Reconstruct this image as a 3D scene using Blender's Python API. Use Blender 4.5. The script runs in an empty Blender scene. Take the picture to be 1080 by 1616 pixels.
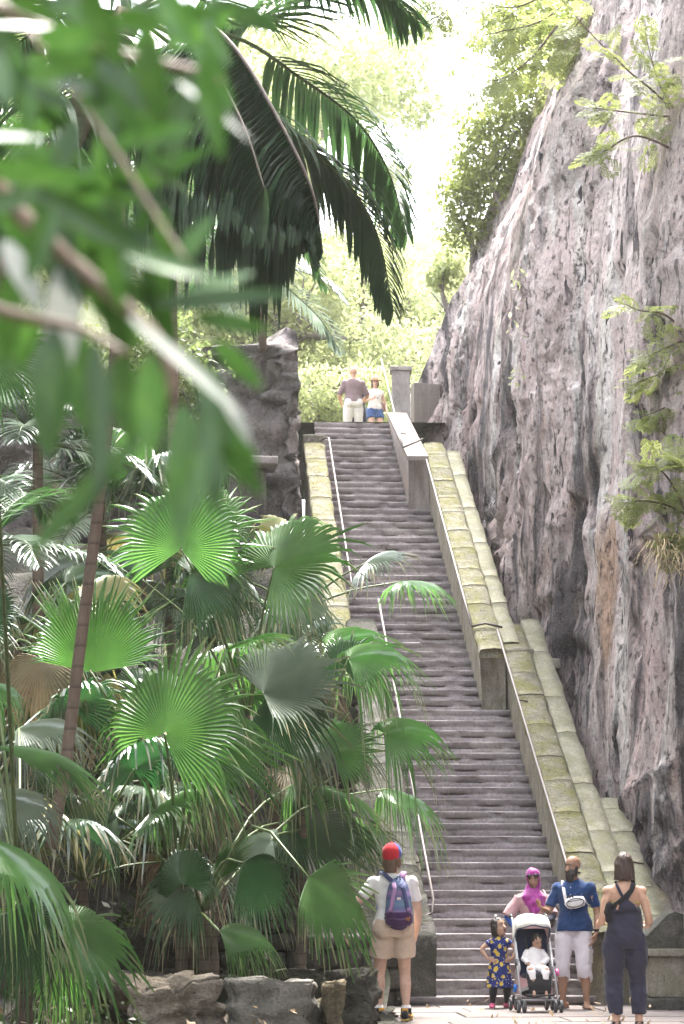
import bpy, bmesh, math, random
import numpy as np
from mathutils import Vector, Matrix, noise as mnoise
random.seed(7); rng = np.random.default_rng(7)
scene = bpy.context.scene
COL = scene.collection
R = math.radians

# ---------------------------------------------------------------- camera
FPX, IW, IH = 3600.0, 1080.0, 1616.0          # focal length in photo pixels, photo size
PITCH = math.atan(587.0 / FPX); CH = 1.4       # eye height above the paving
CP, SP = math.cos(PITCH), math.sin(PITCH)
cam = bpy.data.cameras.new('camera'); camo = bpy.data.objects.new('camera', cam); COL.objects.link(camo)
camo.location = (0, 0, CH); camo.rotation_euler = (math.pi / 2 + PITCH, 0, 0)
cam.sensor_fit = 'VERTICAL'; cam.sensor_height = 36.0; cam.sensor_width = 24.0
cam.lens = FPX / IH * 36.0
cam.clip_start = 0.05; cam.clip_end = 3000
cam.dof.use_dof = True; cam.dof.focus_distance = 26.5; cam.dof.aperture_fstop = 6.0
scene.camera = camo

# ---------------------------------------------------------------- world, sun, exposure
SUN_EL, SUN_AZ = R(66), R(12)                 # azimuth from +Y (into the picture) towards +X (right)
world = bpy.data.worlds.new('World'); scene.world = world; world.use_nodes = True
wn = world.node_tree.nodes; wl = world.node_tree.links; wn.clear()
wo = wn.new('ShaderNodeOutputWorld'); bg = wn.new('ShaderNodeBackground'); sky = wn.new('ShaderNodeTexSky')
hs = wn.new('ShaderNodeHueSaturation'); hs.inputs['Saturation'].default_value = 0.30
sky.sky_type = 'NISHITA'; sky.sun_disc = False; sky.sun_elevation = SUN_EL; sky.sun_rotation = SUN_AZ
sky.dust_density = 3.5; sky.air_density = 1.0; sky.ozone_density = 1.0
bg.inputs['Strength'].default_value = 0.15
wl.new(sky.outputs[0], hs.inputs['Color']); wl.new(hs.outputs[0], bg.inputs['Color']); wl.new(bg.outputs[0], wo.inputs['Surface'])
sl = bpy.data.lights.new('sun', 'SUN'); sl.energy = 1.5; sl.angle = R(10); sl.color = (1.0, 0.94, 0.86)
so = bpy.data.objects.new('sun', sl); COL.objects.link(so)
sd = Vector((math.sin(SUN_AZ) * math.cos(SUN_EL), math.cos(SUN_AZ) * math.cos(SUN_EL), math.sin(SUN_EL)))
so.rotation_euler = sd.to_track_quat('Z', 'Y').to_euler(); so.location = (-20, 30, 60)
scene.view_settings.view_transform = 'Standard'; scene.view_settings.look = 'None'
scene.view_settings.gamma = 1.0; scene.view_settings.use_curve_mapping = False
scene.view_settings.exposure = 3.15
scene.cycles.max_bounces = 8; scene.cycles.diffuse_bounces = 4; scene.cycles.transparent_max_bounces = 8
scene.cycles.use_denoising = True
scene.cycles.volume_bounces = 1; scene.cycles.volume_step_rate = 4.0

# ---------------------------------------------------------------- helpers
def P(px, py, Y):
    """world point seen at photo pixel (px, py) at depth Y"""
    d = Vector(((px - 540) / FPX, CP - (808 - py) / FPX * SP, SP + (808 - py) / FPX * CP))
    d *= Y / d.y
    return Vector((d.x, d.y, d.z + CH))
def ppm(Y): return FPX / (Y * 1.0)             # rough pixels per metre at depth Y
def proj(p):
    zc = p[1] * CP + (p[2] - CH) * SP; yc = -p[1] * SP + (p[2] - CH) * CP
    return 540 + FPX * p[0] / zc, 808 - FPX * yc / zc

D0, TR, RI = 27.25, 0.30, 0.175                # stair foot depth, tread, riser
SL = 0.066
def W(u, v, z): return Vector((u - SL * v, D0 + v + SL * (u - 1.9), z))     # stair frame
STAIR_ROT = math.atan(SL)
def nz(p, s=1.0, seed=0.0): return mnoise.noise(Vector((p[0] * s + seed, p[1] * s + seed * 1.7, p[2] * s - seed)))
def fbm(p, s=1.0, o=4, seed=0.0):
    a, t, f = 1.0, 0.0, s
    for _ in range(o):
        t += a * nz(p, f, seed); a *= 0.5; f *= 2.03
    return t

OFF = {}
def empty(name, loc, label=None, cat=None, group=None, rz=0.0):
    o = bpy.data.objects.new(name, None); COL.objects.link(o); o.location = loc; o.rotation_euler.z = rz
    o.empty_display_size = 0.1
    OFF[o.name] = Vector(loc) if rz == 0 else Vector((0, 0, 0))
    tag(o, label, cat, group); return o
def tag(o, label=None, cat=None, group=None, kind=None):
    if label: o['label'] = label
    if cat: o['category'] = cat
    if group: o['group'] = group
    if kind: o['kind'] = kind
    return o
def mesh_obj(name, verts, faces, mat, parent=None, smooth=True, local=False, loc=None, mesh=None):
    """one mesh object; verts in world space unless local"""
    if mesh is None:
        me = bpy.data.meshes.new(name)
        off = Vector((0, 0, 0))
        if parent is not None and not local: off = OFF.get(parent.name, off)
        if loc is not None and parent is None: off = Vector(loc)
        v = np.asarray(verts, dtype=np.float64).reshape(-1, 3) - np.array(off)
        if isinstance(faces, np.ndarray): faces = faces.tolist()
        me.from_pydata(v.tolist(), [], faces)
        if smooth: me.polygons.foreach_set('use_smooth', [True] * len(me.polygons))
        me.update()
        if mat:
            for m in (mat if isinstance(mat, (list, tuple)) else [mat]): me.materials.append(m)
    else: me = mesh
    o = bpy.data.objects.new(name, me); COL.objects.link(o)
    if parent is not None:
        o.parent = parent; OFF[o.name] = OFF.get(parent.name, Vector((0, 0, 0)))
    elif loc is not None:
        o.location = loc; OFF[o.name] = Vector(loc)
    else: OFF[o.name] = Vector((0, 0, 0))
    return o

class MB:
    """collects shapes for one mesh"""
    def __init__(s): s.v = []; s.f = []
    def add(s, v, f):
        b = len(s.v); s.v += [tuple(x) for x in v]; s.f += [tuple(i + b for i in q) for q in f]
    def box(s, c, size, rot=None, jit=0.0, bev=0.0):
        hx, hy, hz = [k / 2 for k in size]
        bm = bmesh.new(); bmesh.ops.create_cube(bm, size=1)
        for v in bm.verts: v.co = Vector((v.co.x * 2 * hx, v.co.y * 2 * hy, v.co.z * 2 * hz)) + Vector((random.uniform(-jit, jit), random.uniform(-jit, jit), random.uniform(-jit, jit)))
        if bev > 0: bmesh.ops.bevel(bm, geom=bm.edges[:], offset=bev, segments=2, affect='EDGES', profile=0.6)
        M = Matrix.Translation(c) @ (rot.to_4x4() if rot is not None else Matrix.Identity(4))
        bm.verts.index_update()
        s.add([M @ v.co for v in bm.verts], [[v.index for v in f.verts] for f in bm.faces]); bm.free()
    def tube(s, pts, rad, n=10, ref=(0, 1, 0), caps=True, dome=False):
        """pts polyline; rad list of r or (rx, ry); ref = direction of ry"""
        pts = [Vector(p) for p in pts]
        rad = [(r, r) if not isinstance(r, (tuple, list)) else r for r in rad]
        if dome:
            for e in (0, -1):
                d = (pts[0] - pts[1]) if e == 0 else (pts[-1] - pts[-2])
                d.normalize(); q = rad[e]; m = min(q)
                ext = [(pts[e] + d * m * k, (q[0] * math.sqrt(1 - k * k), q[1] * math.sqrt(1 - k * k))) for k in (0.5, 0.8, 0.95)]
                if e == 0: pts = [x[0] for x in ext[::-1]] + pts; rad = [x[1] for x in ext[::-1]] + rad
                else: pts = pts + [x[0] for x in ext]; rad = rad + [x[1] for x in ext]
        b = len(s.v); ref = Vector(ref).normalized(); prev = None
        for i, p in enumerate(pts):
            t = (pts[min(i + 1, len(pts) - 1)] - pts[max(i - 1, 0)]); t.normalize()
            y = ref - t * ref.dot(t)
            if y.length < 0.15: y = prev - t * prev.dot(t) if prev is not None else t.orthogonal()
            y.normalize(); prev = y; x = y.cross(t)
            for k in range(n):
                a = 2 * math.pi * k / n
                s.v.append(tuple(p + x * (rad[i][0] * math.cos(a)) + y * (rad[i][1] * math.sin(a))))
        m = len(pts)
        for i in range(m - 1):
            for k in range(n):
                s.f.append((b + i * n + k, b + i * n + (k + 1) % n, b + (i + 1) * n + (k + 1) % n, b + (i + 1) * n + k))
        if caps:
            s.f.append(tuple(b + k for k in range(n))[::-1]); s.f.append(tuple(b + (m - 1) * n + k for k in range(n)))
    def blob(s, c, r, rot=None, n=12):
        r = (r, r, r) if not isinstance(r, (tuple, list)) else r
        vs, fs = [], []
        rows = n // 2 + 1
        vs.append((0, 0, -1))
        for i in range(1, rows):
            th = math.pi * i / rows - math.pi / 2
            for k in range(n):
                a = 2 * math.pi * k / n
                vs.append((math.cos(th) * math.cos(a), math.cos(th) * math.sin(a), math.sin(th)))
        vs.append((0, 0, 1)); last = len(vs) - 1
        for k in range(n): fs.append((0, 1 + (k + 1) % n, 1 + k))
        for i in range(rows - 2):
            for k in range(n):
                q = 1 + i * n
                fs.append((q + k, q + (k + 1) % n, q + n + (k + 1) % n, q + n + k))
        q = 1 + (rows - 2) * n
        for k in range(n): fs.append((q + k, q + (k + 1) % n, last))
        c = Vector(c)
        out = []
        for v in vs:
            w = Vector((v[0] * r[0], v[1] * r[1], v[2] * r[2]))
            if rot is not None: w = rot @ w
            out.append(c + w)
        s.add(out, fs)
    def build(s, name, mat, parent=None, smooth=True, local=False, loc=None):
        return mesh_obj(name, s.v, s.f, mat, parent, smooth, local, loc)

def smoothstep(a, b, x):
    t = max(0.0, min(1.0, (x - a) / (b - a))); return t * t * (3 - 2 * t)
def interp(x, xs, ys): return float(np.interp(x, xs, ys))
def spline(pts, n):
    """Catmull-Rom through points"""
    pts = [Vector(p) for p in pts]
    q = [pts[0] * 2 - pts[1]] + pts + [pts[-1] * 2 - pts[-2]]
    out = []; m = len(pts) - 1
    for i in range(n):
        t = i / (n - 1) * m; k = min(int(t), m - 1); f = t - k
        a, b, c, d = q[k], q[k + 1], q[k + 2], q[k + 3]
        out.append(0.5 * ((2 * b) + (c - a) * f + (2 * a - 5 * b + 4 * c - d) * f * f + (3 * b - a - 3 * c + d) * f ** 3))
    return out

# ---------------------------------------------------------------- materials
class NT:
    def __init__(s, name):
        s.m = bpy.data.materials.new(name); s.m.use_nodes = True
        s.n = s.m.node_tree.nodes; s.l = s.m.node_tree.links; s.n.clear()
        s.out = s.n.new('ShaderNodeOutputMaterial'); s.p = s.n.new('ShaderNodeBsdfPrincipled')
        s.l.new(s.p.outputs[0], s.out.inputs['Surface'])
        s._co = None
    def co(s, kind='Object'):
        t = s.n.new('ShaderNodeTexCoord'); return t.outputs[kind]
    def pos(s): return s.n.new('ShaderNodeNewGeometry').outputs['Position']
    def mapping(s, src, scale=(1, 1, 1), loc=(0, 0, 0), rot=(0, 0, 0)):
        m = s.n.new('ShaderNodeMapping'); s.l.new(src, m.inputs[0]); m.inputs['Scale'].default_value = scale
        m.inputs['Location'].default_value = loc; m.inputs['Rotation'].default_value = rot; return m.outputs[0]
    def noise(s, src, scale=5, detail=6, rough=0.55, dist=0.0, col=False):
        t = s.n.new('ShaderNodeTexNoise'); s.l.new(src, t.inputs['Vector'])
        t.inputs['Scale'].default_value = scale; t.inputs['Detail'].default_value = detail
        t.inputs['Roughness'].default_value = rough; t.inputs['Distortion'].default_value = dist
        return t.outputs['Color' if col else 'Fac']
    def vor(s, src, scale=5, feature='F1', out='Distance'):
        t = s.n.new('ShaderNodeTexVoronoi'); s.l.new(src, t.inputs['Vector']); t.feature = feature
        t.inputs['Scale'].default_value = scale; return t.outputs[out]
    def ramp(s, src, stops, interp='LINEAR'):
        r = s.n.new('ShaderNodeValToRGB'); s.l.new(src, r.inputs[0]); r.color_ramp.interpolation = interp
        e = r.color_ramp.elements
        while len(e) < len(stops): e.new(0.5)
        for i, (p, c) in enumerate(stops):
            e[i].position = p; e[i].color = (c, c, c, 1) if not isinstance(c, (tuple, list)) else (*c[:3], 1)
        return r.outputs[0]
    def mix(s, f, a, b, mode='MIX'):
        m = s.n.new('ShaderNodeMix'); m.data_type = 'RGBA'; m.blend_type = mode
        for i, x in ((0, f), (6, a), (7, b)):
            if hasattr(x, 'links') or hasattr(x, 'is_linked'): s.l.new(x, m.inputs[i])
            else: m.inputs[i].default_value = x if i == 0 else (*x[:3], 1)
        return m.outputs[2]
    def math(s, op, a, b=0.0, clamp=False):
        m = s.n.new('ShaderNodeMath'); m.operation = op; m.use_clamp = clamp
        for i, x in ((0, a), (1, b)):
            if hasattr(x, 'is_linked'): s.l.new(x, m.inputs[i])
            else: m.inputs[i].default_value = x
        return m.outputs[0]
    def sep(s, src):
        x = s.n.new('ShaderNodeSeparateXYZ'); s.l.new(src, x.inputs[0]); return x.outputs
    def rand(s): return s.n.new('ShaderNodeObjectInfo').outputs['Random']
    def color(s, x):
        if hasattr(x, 'is_linked'): s.l.new(x, s.p.inputs['Base Color'])
        else: s.p.inputs['Base Color'].default_value = (*x[:3], 1)
    def bump(s, h, strength=0.5, dist=0.05):
        b = s.n.new('ShaderNodeBump'); b.inputs['Strength'].default_value = strength; b.inputs['Distance'].default_value = dist
        s.l.new(h, b.inputs['Height']); s.l.new(b.outputs[0], s.p.inputs['Normal']); return b.outputs[0]
    def rough(s, v): s.p.inputs['Roughness'].default_value = v
    def hsv(s, src, h=0.5, sat=1.0, v=1.0, vfac=None):
        k = s.n.new('ShaderNodeHueSaturation'); s.l.new(src, k.inputs['Color'])
        k.inputs['Hue'].default_value = h; k.inputs['Saturation'].default_value = sat; k.inputs['Value'].default_value = v
        if vfac is not None: s.l.new(vfac, k.inputs['Value'])
        return k.outputs[0]

def plain(name, col, rough=0.6, metal=0.0, nscale=30, namp=0.12, bump=0.0):
    """plain surface with a little tonal variation"""
    t = NT(name); n = t.noise(t.co(), nscale, 4)
    a = tuple(c * (1 - namp) for c in col); b = tuple(min(1, c * (1 + namp)) for c in col)
    t.color(t.ramp(n, [(0.3, a), (0.7, b)])); t.rough(rough); t.p.inputs['Metallic'].default_value = metal
    if bump: t.bump(n, bump, 0.01)
    return t.m
def fanmat(name, lo, hi, trans, rough, coat=0.9, objvar=0.45):
    """pleated palm blade: paler ribs, sun dried straw coloured tips"""
    m = leafmat(name, lo, hi, trans, rough, objvar=objvar, spec=0.7, coat=coat); n = m.node_tree.nodes; l = m.node_tree.links
    p = n['Principled BSDF']; src = p.inputs['Base Color'].links[0].from_socket
    at = n.new('ShaderNodeAttribute'); at.attribute_name = 'blade'; sp = n.new('ShaderNodeSeparateColor'); l.new(at.outputs['Color'], sp.inputs[0])
    oi = n.new('ShaderNodeObjectInfo'); ad = n.new('ShaderNodeMath'); ad.operation = 'MULTIPLY_ADD'; l.new(oi.outputs['Random'], ad.inputs[0]); ad.inputs[1].default_value = 0.10; l.new(sp.outputs[0], ad.inputs[2])
    r = n.new('ShaderNodeValToRGB'); l.new(ad.outputs[0], r.inputs[0]); r.color_ramp.elements[0].position = 0.93; r.color_ramp.elements[0].color = (0, 0, 0, 1); r.color_ramp.elements[1].position = 1.0; r.color_ramp.elements[1].color = (0.9, 0.9, 0.9, 1)
    mx = n.new('ShaderNodeMix'); mx.data_type = 'RGBA'; l.new(r.outputs[0], mx.inputs[0]); l.new(src, mx.inputs[6]); mx.inputs[7].default_value = (0.42, 0.36, 0.22, 1)
    m2 = n.new('ShaderNodeMix'); m2.data_type = 'RGBA'; k = n.new('ShaderNodeMath'); k.operation = 'MULTIPLY'; l.new(sp.outputs[1], k.inputs[0]); k.inputs[1].default_value = 0.28; l.new(k.outputs[0], m2.inputs[0]); l.new(mx.outputs[2], m2.inputs[6]); m2.inputs[7].default_value = (0.30, 0.36, 0.20, 1)
    l.new(m2.outputs[2], p.inputs['Base Color']); return m
def leafmat(name, lo, hi, trans=0.35, rough=0.42, tip=None, objvar=0.35, spec=0.5, coat=0.0):
    """leaf: glossy upper coat mixed with light passing through"""
    t = NT(name); n = t.noise(t.co(), 3.0, 3)
    c = t.ramp(n, [(0.3, lo), (0.7, hi)])
    v = t.math('MULTIPLY_ADD', t.rand(), objvar); v.node.inputs[2].default_value = 1 - objvar / 2
    c = t.hsv(c, vfac=v)
    t.color(c); t.rough(rough); t.p.inputs['Specular IOR Level'].default_value = spec
    t.p.inputs['Coat Weight'].default_value = coat; t.p.inputs['Coat Roughness'].default_value = 0.22; t.p.inputs['Coat IOR'].default_value = 1.75
    tr = t.n.new('ShaderNodeBsdfTranslucent'); t.l.new(t.hsv(c, h=0.49, sat=1.05, v=1.45), tr.inputs['Color'])
    mx = t.n.new('ShaderNodeMixShader'); mx.inputs[0].default_value = trans
    t.l.new(t.p.outputs[0], mx.inputs[1]); t.l.new(tr.outputs[0], mx.inputs[2]); t.l.new(mx.outputs[0], t.out.inputs['Surface'])
    return t.m
# ---------------------------------------------------------------- stone and ground materials
def rockmat(name, base, light, dark, warm=None, moss=None, vstretch=0.35, dark_amt=0.5, scale=1.0, bump=0.6, mossamt=0.5, up_moss=0.0, mottled=0.5):
    t = NT(name); co = t.pos()
    st = t.mapping(co, (scale, scale, scale * vstretch))
    n1 = t.noise(st, 1.1, 10, 0.62, 0.6); n2 = t.noise(st, 5.5, 8, 0.65, 0.3); n3 = t.noise(co, 22 * scale, 6, 0.7)
    c = t.mix(t.ramp(n1, [(0.38, 0), (0.66, 1)]), base, light)
    c = t.mix(t.math('MULTIPLY', t.ramp(n2, [(0.50, 0), (0.68, 1)]), mottled), c, tuple(min(1, x * 1.25) for x in light))
    nd = t.noise(t.mapping(co, (scale * 1.6, scale * 1.6, scale * vstretch * 0.6), (3, 7, 1)), 0.9, 9, 0.7, 0.8)
    c = t.mix(t.math('MULTIPLY', t.ramp(nd, [(0.54, 0), (0.68, 1)]), dark_amt), c, dark)
    if warm:
        nw = t.noise(t.mapping(co, (scale, scale, scale * 0.6), (11, 2, 5)), 0.55, 5, 0.6)
        c = t.mix(t.math('MULTIPLY', t.ramp(nw, [(0.60, 0), (0.72, 1)]), 0.75), c, warm)
    if moss:
        nm = t.noise(t.mapping(co, (scale, scale, scale), (1, 9, 3)), 2.2, 8, 0.7)
        c = t.mix(t.math('MULTIPLY', t.ramp(nm, [(0.42, 0), (0.6, 1)]), mossamt), c, moss)
    pits = t.ramp(t.noise(st, 13, 5, 0.7), [(0.30, 0), (0.42, 1)])
    c = t.mix(t.ramp(pits, [(0, 0.7), (1, 0.0)]), c, tuple(x * 0.6 for x in dark))
    c = t.mix(t.math('MULTIPLY', t.ramp(n3, [(0.35, 1), (0.6, 0)]), 0.45), c, tuple(x * 0.45 for x in base))
    t.color(c); t.rough(0.9); t.p.inputs['Specular IOR Level'].default_value = 0.25
    h = t.math('ADD', t.math('MULTIPLY', n2, 1.0), t.math('ADD', t.math('MULTIPLY', n3, 0.45), t.math('MULTIPLY', pits, 0.5)))
    t.bump(h, bump, 0.10)
    return t.m

M = {}
# tall limestone face: mauve grey with pale runs, black algae low down, rusty pockets
def cliffmat():
    t = NT('cliff_rock'); co = t.pos(); x, y, z = t.sep(co)[0:3]
    st = t.mapping(co, (1, 1, 0.22)); st2 = t.mapping(co, (1, 1, 0.75), (2, 5, 1))
    n1 = t.noise(st, 0.55, 10, 0.6, 0.7); n2 = t.noise(st2, 3.2, 9, 0.68, 0.4); n3 = t.noise(t.mapping(co, (1, 1, 0.85)), 13, 8, 0.74)
    c = t.mix(t.ramp(n1, [(0.36, 0), (0.64, 1)]), (0.46, 0.342, 0.322), (0.68, 0.565, 0.535))
    c = t.mix(t.math('MULTIPLY', t.ramp(n2, [(0.47, 0), (0.66, 1)]), 0.55), c, (0.66, 0.60, 0.575))
    # pale lime runs
    pr = t.noise(t.mapping(co, (1.0, 0.55, 0.07), (4, 1, 8)), 1.5, 7, 0.65, 0.5)
    c = t.mix(t.math('MULTIPLY', t.ramp(pr, [(0.54, 0), (0.62, 1)]), 0.75), c, (0.78, 0.74, 0.70))
    # rust
    nw = t.noise(t.mapping(co, (1, 0.7, 0.5), (11, 2, 5)), 0.6, 6, 0.65)
    c = t.mix(t.math('MULTIPLY', t.ramp(nw, [(0.585, 0), (0.68, 1)]), 0.75), c, (0.43, 0.25, 0.14))
    # olive growth
    ng = t.noise(t.mapping(co, (1, 0.8, 0.25), (1, 19, 3)), 0.9, 6, 0.65)
    c = t.mix(t.math('MULTIPLY', t.ramp(ng, [(0.57, 0), (0.70, 1)]), 0.5), c, (0.27, 0.27, 0.17))
    # black algae streaks that climb from the damp foot of the face: height over the stair slope
    hz = t.math('SUBTRACT', z, t.math('MULTIPLY', t.math('SUBTRACT', y, 27.2), RI / TR))
    low = t.ramp(t.math('MULTIPLY', t.math('ADD', hz, 1.0), 0.1), [(0.10, 0.0), (0.16, 0.11), (0.34, 0.085), (0.70, 0.015)])
    nb = t.noise(t.mapping(co, (1.3, 0.9, 0.16), (7, 3, 2)), 0.85, 10, 0.7, 0.9)
    nb2 = t.math('ADD', nb, low)
    c = t.mix(t.math('MULTIPLY', t.ramp(nb2, [(0.535, 0), (0.64, 1)]), 0.92), c, (0.045, 0.043, 0.050))
    n4 = t.noise(co, 42, 4, 0.75)
    c = t.mix(t.math('MULTIPLY', t.ramp(n4, [(0.56, 0), (0.66, 1)]), 0.35), c, (0.75, 0.69, 0.66))
    c = t.mix(t.math('MULTIPLY', t.ramp(n4, [(0.34, 1), (0.44, 0)]), 0.5), c, (0.10, 0.085, 0.09))
    ck = t.noise(t.mapping(co, (1.0, 1.0, 0.20), (9, 4, 6)), 5.5, 4, 0.6, 0.4); cm = t.ramp(t.noise(t.mapping(co, (1, 1, 0.4), (2, 8, 8)), 0.7, 4), [(0.46, 0), (0.58, 1)])
    c = t.mix(t.math('MULTIPLY', t.ramp(ck, [(0.595, 0), (0.63, 1)]), cm), c, (0.035, 0.030, 0.034))
    pits = t.ramp(t.noise(st2, 7, 6, 0.72), [(0.35, 0), (0.44, 1)])
    c = t.mix(t.ramp(pits, [(0, 0.85), (1, 0.0)]), c, (0.06, 0.052, 0.055))
    c = t.mix(t.math('MULTIPLY', t.ramp(n3, [(0.34, 1), (0.56, 0)]), 0.5), c, (0.09, 0.078, 0.085))
    t.color(c); t.rough(0.92); t.p.inputs['Specular IOR Level'].default_value = 0.2
    h = t.math('ADD', n2, t.math('ADD', t.math('MULTIPLY', n3, 0.5), t.math('MULTIPLY', pits, 0.6)))
    sm = t.ramp(t.noise(co, 0.45, 4, 0.5, 0.3), [(0.42, 0.35), (0.58, 1)])
    t.bump(t.math('MULTIPLY', h, sm), 1.0, 0.20)
    return t.m
M['cliff'] = cliffmat()
M['left_rock'] = rockmat('dark_limestone', (0.11, 0.10, 0.10), (0.32, 0.275, 0.27), (0.03, 0.03, 0.034), warm=(0.33, 0.26, 0.2), moss=(0.13, 0.14, 0.075), vstretch=0.8, dark_amt=0.75, mossamt=0.3, bump=0.8)
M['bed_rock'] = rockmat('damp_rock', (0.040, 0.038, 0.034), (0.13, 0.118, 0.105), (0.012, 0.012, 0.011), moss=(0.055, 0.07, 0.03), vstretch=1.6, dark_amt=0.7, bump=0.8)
M['boulder'] = rockmat('boulder_stone', (0.20, 0.17, 0.14), (0.42, 0.36, 0.30), (0.045, 0.043, 0.04), warm=(0.32, 0.25, 0.15), moss=(0.13, 0.13, 0.07), vstretch=1.8, dark_amt=0.6, scale=1.6, bump=0.7, mossamt=0.35)
M['rubble'] = rockmat('rubble_stone', (0.060, 0.057, 0.052), (0.16, 0.15, 0.14), (0.018, 0.018, 0.018), moss=(0.08, 0.09, 0.05), vstretch=1.0, dark_amt=0.6, scale=2.0, bump=0.7)
M['mossy'] = rockmat('mossy_coping', (0.165, 0.155, 0.115), (0.28, 0.262, 0.20), (0.05, 0.048, 0.035), moss=(0.16, 0.156, 0.032), vstretch=1.0, dark_amt=0.8, scale=1.5, bump=0.7, mossamt=0.75)
M['wallside'] = rockmat('parapet_side', (0.21, 0.19, 0.155), (0.35, 0.32, 0.27), (0.045, 0.042, 0.036), warm=(0.36, 0.28, 0.18), moss=(0.17, 0.17, 0.07), vstretch=0.4, dark_amt=0.8, scale=2.0, bump=0.5, mossamt=0.4)
M['ledge'] = rockmat('gutter_slab', (0.20, 0.19, 0.145), (0.31, 0.295, 0.23), (0.09, 0.09, 0.07), moss=(0.18, 0.18, 0.075), vstretch=1.0, dark_amt=0.35, scale=2.5, bump=0.35, mossamt=0.5)
M['render'] = rockmat('stained_render', (0.22, 0.185, 0.165), (0.30, 0.265, 0.24), (0.10, 0.13, 0.12), warm=(0.45, 0.27, 0.14), vstretch=0.15, dark_amt=0.3, scale=2.2, bump=0.15, mottled=0.25)
M['pillar'] = rockmat('pillar_stone', (0.30, 0.27, 0.26), (0.42, 0.38, 0.36), (0.12, 0.11, 0.11), vstretch=0.5, dark_amt=0.4, scale=3, bump=0.3)

def stepmat():
    t = NT('stair_stone'); co = t.pos()
    a = t.mapping(co, (1.0, 1.0, 2.2)); n1 = t.noise(a, 2.2, 8, 0.65, 0.5); n2 = t.noise(co, 24, 7, 0.72)
    n0 = t.noise(co, 0.6, 3)
    c = t.mix(t.ramp(n1, [(0.34, 0), (0.66, 1)]), (0.21, 0.182, 0.190), (0.40, 0.352, 0.362))
    c = t.mix(t.math('MULTIPLY', t.ramp(n0, [(0.4, 0), (0.65, 1)]), 0.35), c, (0.44, 0.40, 0.39))
    d = t.noise(t.mapping(co, (1.0, 1.0, 7.0), (3, 3, 3)), 1.7, 8, 0.68, 1.0)
    c = t.mix(t.math('MULTIPLY', t.ramp(d, [(0.56, 0), (0.67, 1)]), 0.65), c, (0.08, 0.074, 0.078))
    c = t.mix(t.math('MULTIPLY', t.ramp(n2, [(0.36, 1), (0.6, 0)]), 0.5), c, (0.07, 0.062, 0.064))
    g = t.noise(t.mapping(co, (1, 1, 1), (8, 2, 1)), 0.9, 5)
    c = t.mix(t.math('MULTIPLY', t.ramp(g, [(0.5, 0), (0.7, 1)]), 0.3), c, (0.19, 0.19, 0.13))
    v = t.math('MULTIPLY_ADD', t.rand(), 0.30); v.node.inputs[2].default_value = 0.86
    c = t.hsv(c, vfac=v)
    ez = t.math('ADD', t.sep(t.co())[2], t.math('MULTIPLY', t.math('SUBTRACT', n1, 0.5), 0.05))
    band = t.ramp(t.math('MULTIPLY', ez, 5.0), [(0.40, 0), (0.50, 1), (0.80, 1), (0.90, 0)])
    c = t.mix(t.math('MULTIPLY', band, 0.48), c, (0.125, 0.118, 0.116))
    t.color(c); t.rough(0.88); t.p.inputs['Specular IOR Level'].default_value = 0.25
    t.bump(t.math('ADD', t.math('MULTIPLY', n2, 0.6), n1), 0.55, 0.03)
    return t.m
M['step'] = stepmat()
def pavemat():
    t = NT('paving_stone'); co = t.pos()
    n1 = t.noise(co, 1.6, 8, 0.65, 0.4); n2 = t.noise(co, 26, 6, 0.7)
    c = t.mix(t.ramp(n1, [(0.35, 0), (0.65, 1)]), (0.115, 0.094, 0.088), (0.165, 0.14, 0.13))
    c = t.mix(t.math('MULTIPLY', t.ramp(n2, [(0.36, 1), (0.58, 0)]), 0.35), c, (0.2, 0.17, 0.16))
    s = t.noise(t.mapping(co, (1, 1, 1), (4, 4, 0)), 0.8, 6, 0.7, 0.8)
    c = t.mix(t.math('MULTIPLY', t.ramp(s, [(0.55, 0), (0.68, 1)]), 0.4), c, (0.16, 0.145, 0.135))
    v = t.math('MULTIPLY_ADD', t.rand(), 0.3); v.node.inputs[2].default_value = 0.85
    t.color(t.hsv(c, vfac=v)); t.rough(0.8)
    t.bump(t.math('ADD', n2, n1), 0.3, 0.02); return t.m
M['paving'] = pavemat()
def soilmat():
    t = NT('leaf_litter_soil'); co = t.pos()
    n1 = t.noise(co, 2.5, 8, 0.7); n2 = t.noise(co, 30, 5, 0.7)
    c = t.ramp(n1, [(0.3, (0.012, 0.010, 0.007)), (0.6, (0.040, 0.031, 0.022)), (0.8, (0.08, 0.065, 0.045))])
    t.color(t.mix(t.ramp(n2, [(0.4, 0), (0.6, 0.6)]), c, (0.02, 0.017, 0.012))); t.rough(0.95); t.bump(n2, 0.8, 0.05); return t.m
M['soil'] = soilmat()
def grassmat():
    t = NT('grassy_ground'); co = t.pos(); n1 = t.noise(co, 0.5, 6); n2 = t.noise(co, 9, 6, 0.7)
    c = t.ramp(n1, [(0.3, (0.07, 0.095, 0.03)), (0.7, (0.14, 0.15, 0.06))])
    t.color(t.mix(t.ramp(n2, [(0.35, 0.5), (0.6, 0)]), c, (0.04, 0.05, 0.02))); t.rough(0.95); t.bump(n2, 0.8, 0.2); return t.m
M['grass'] = grassmat()
M['steel'] = plain('galvanised_rail', (0.17, 0.145, 0.14), 0.6, 0.2, 40, 0.25)
M['iron'] = plain('dark_bracket', (0.10, 0.085, 0.08), 0.6, 0.5, 40, 0.25)
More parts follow.
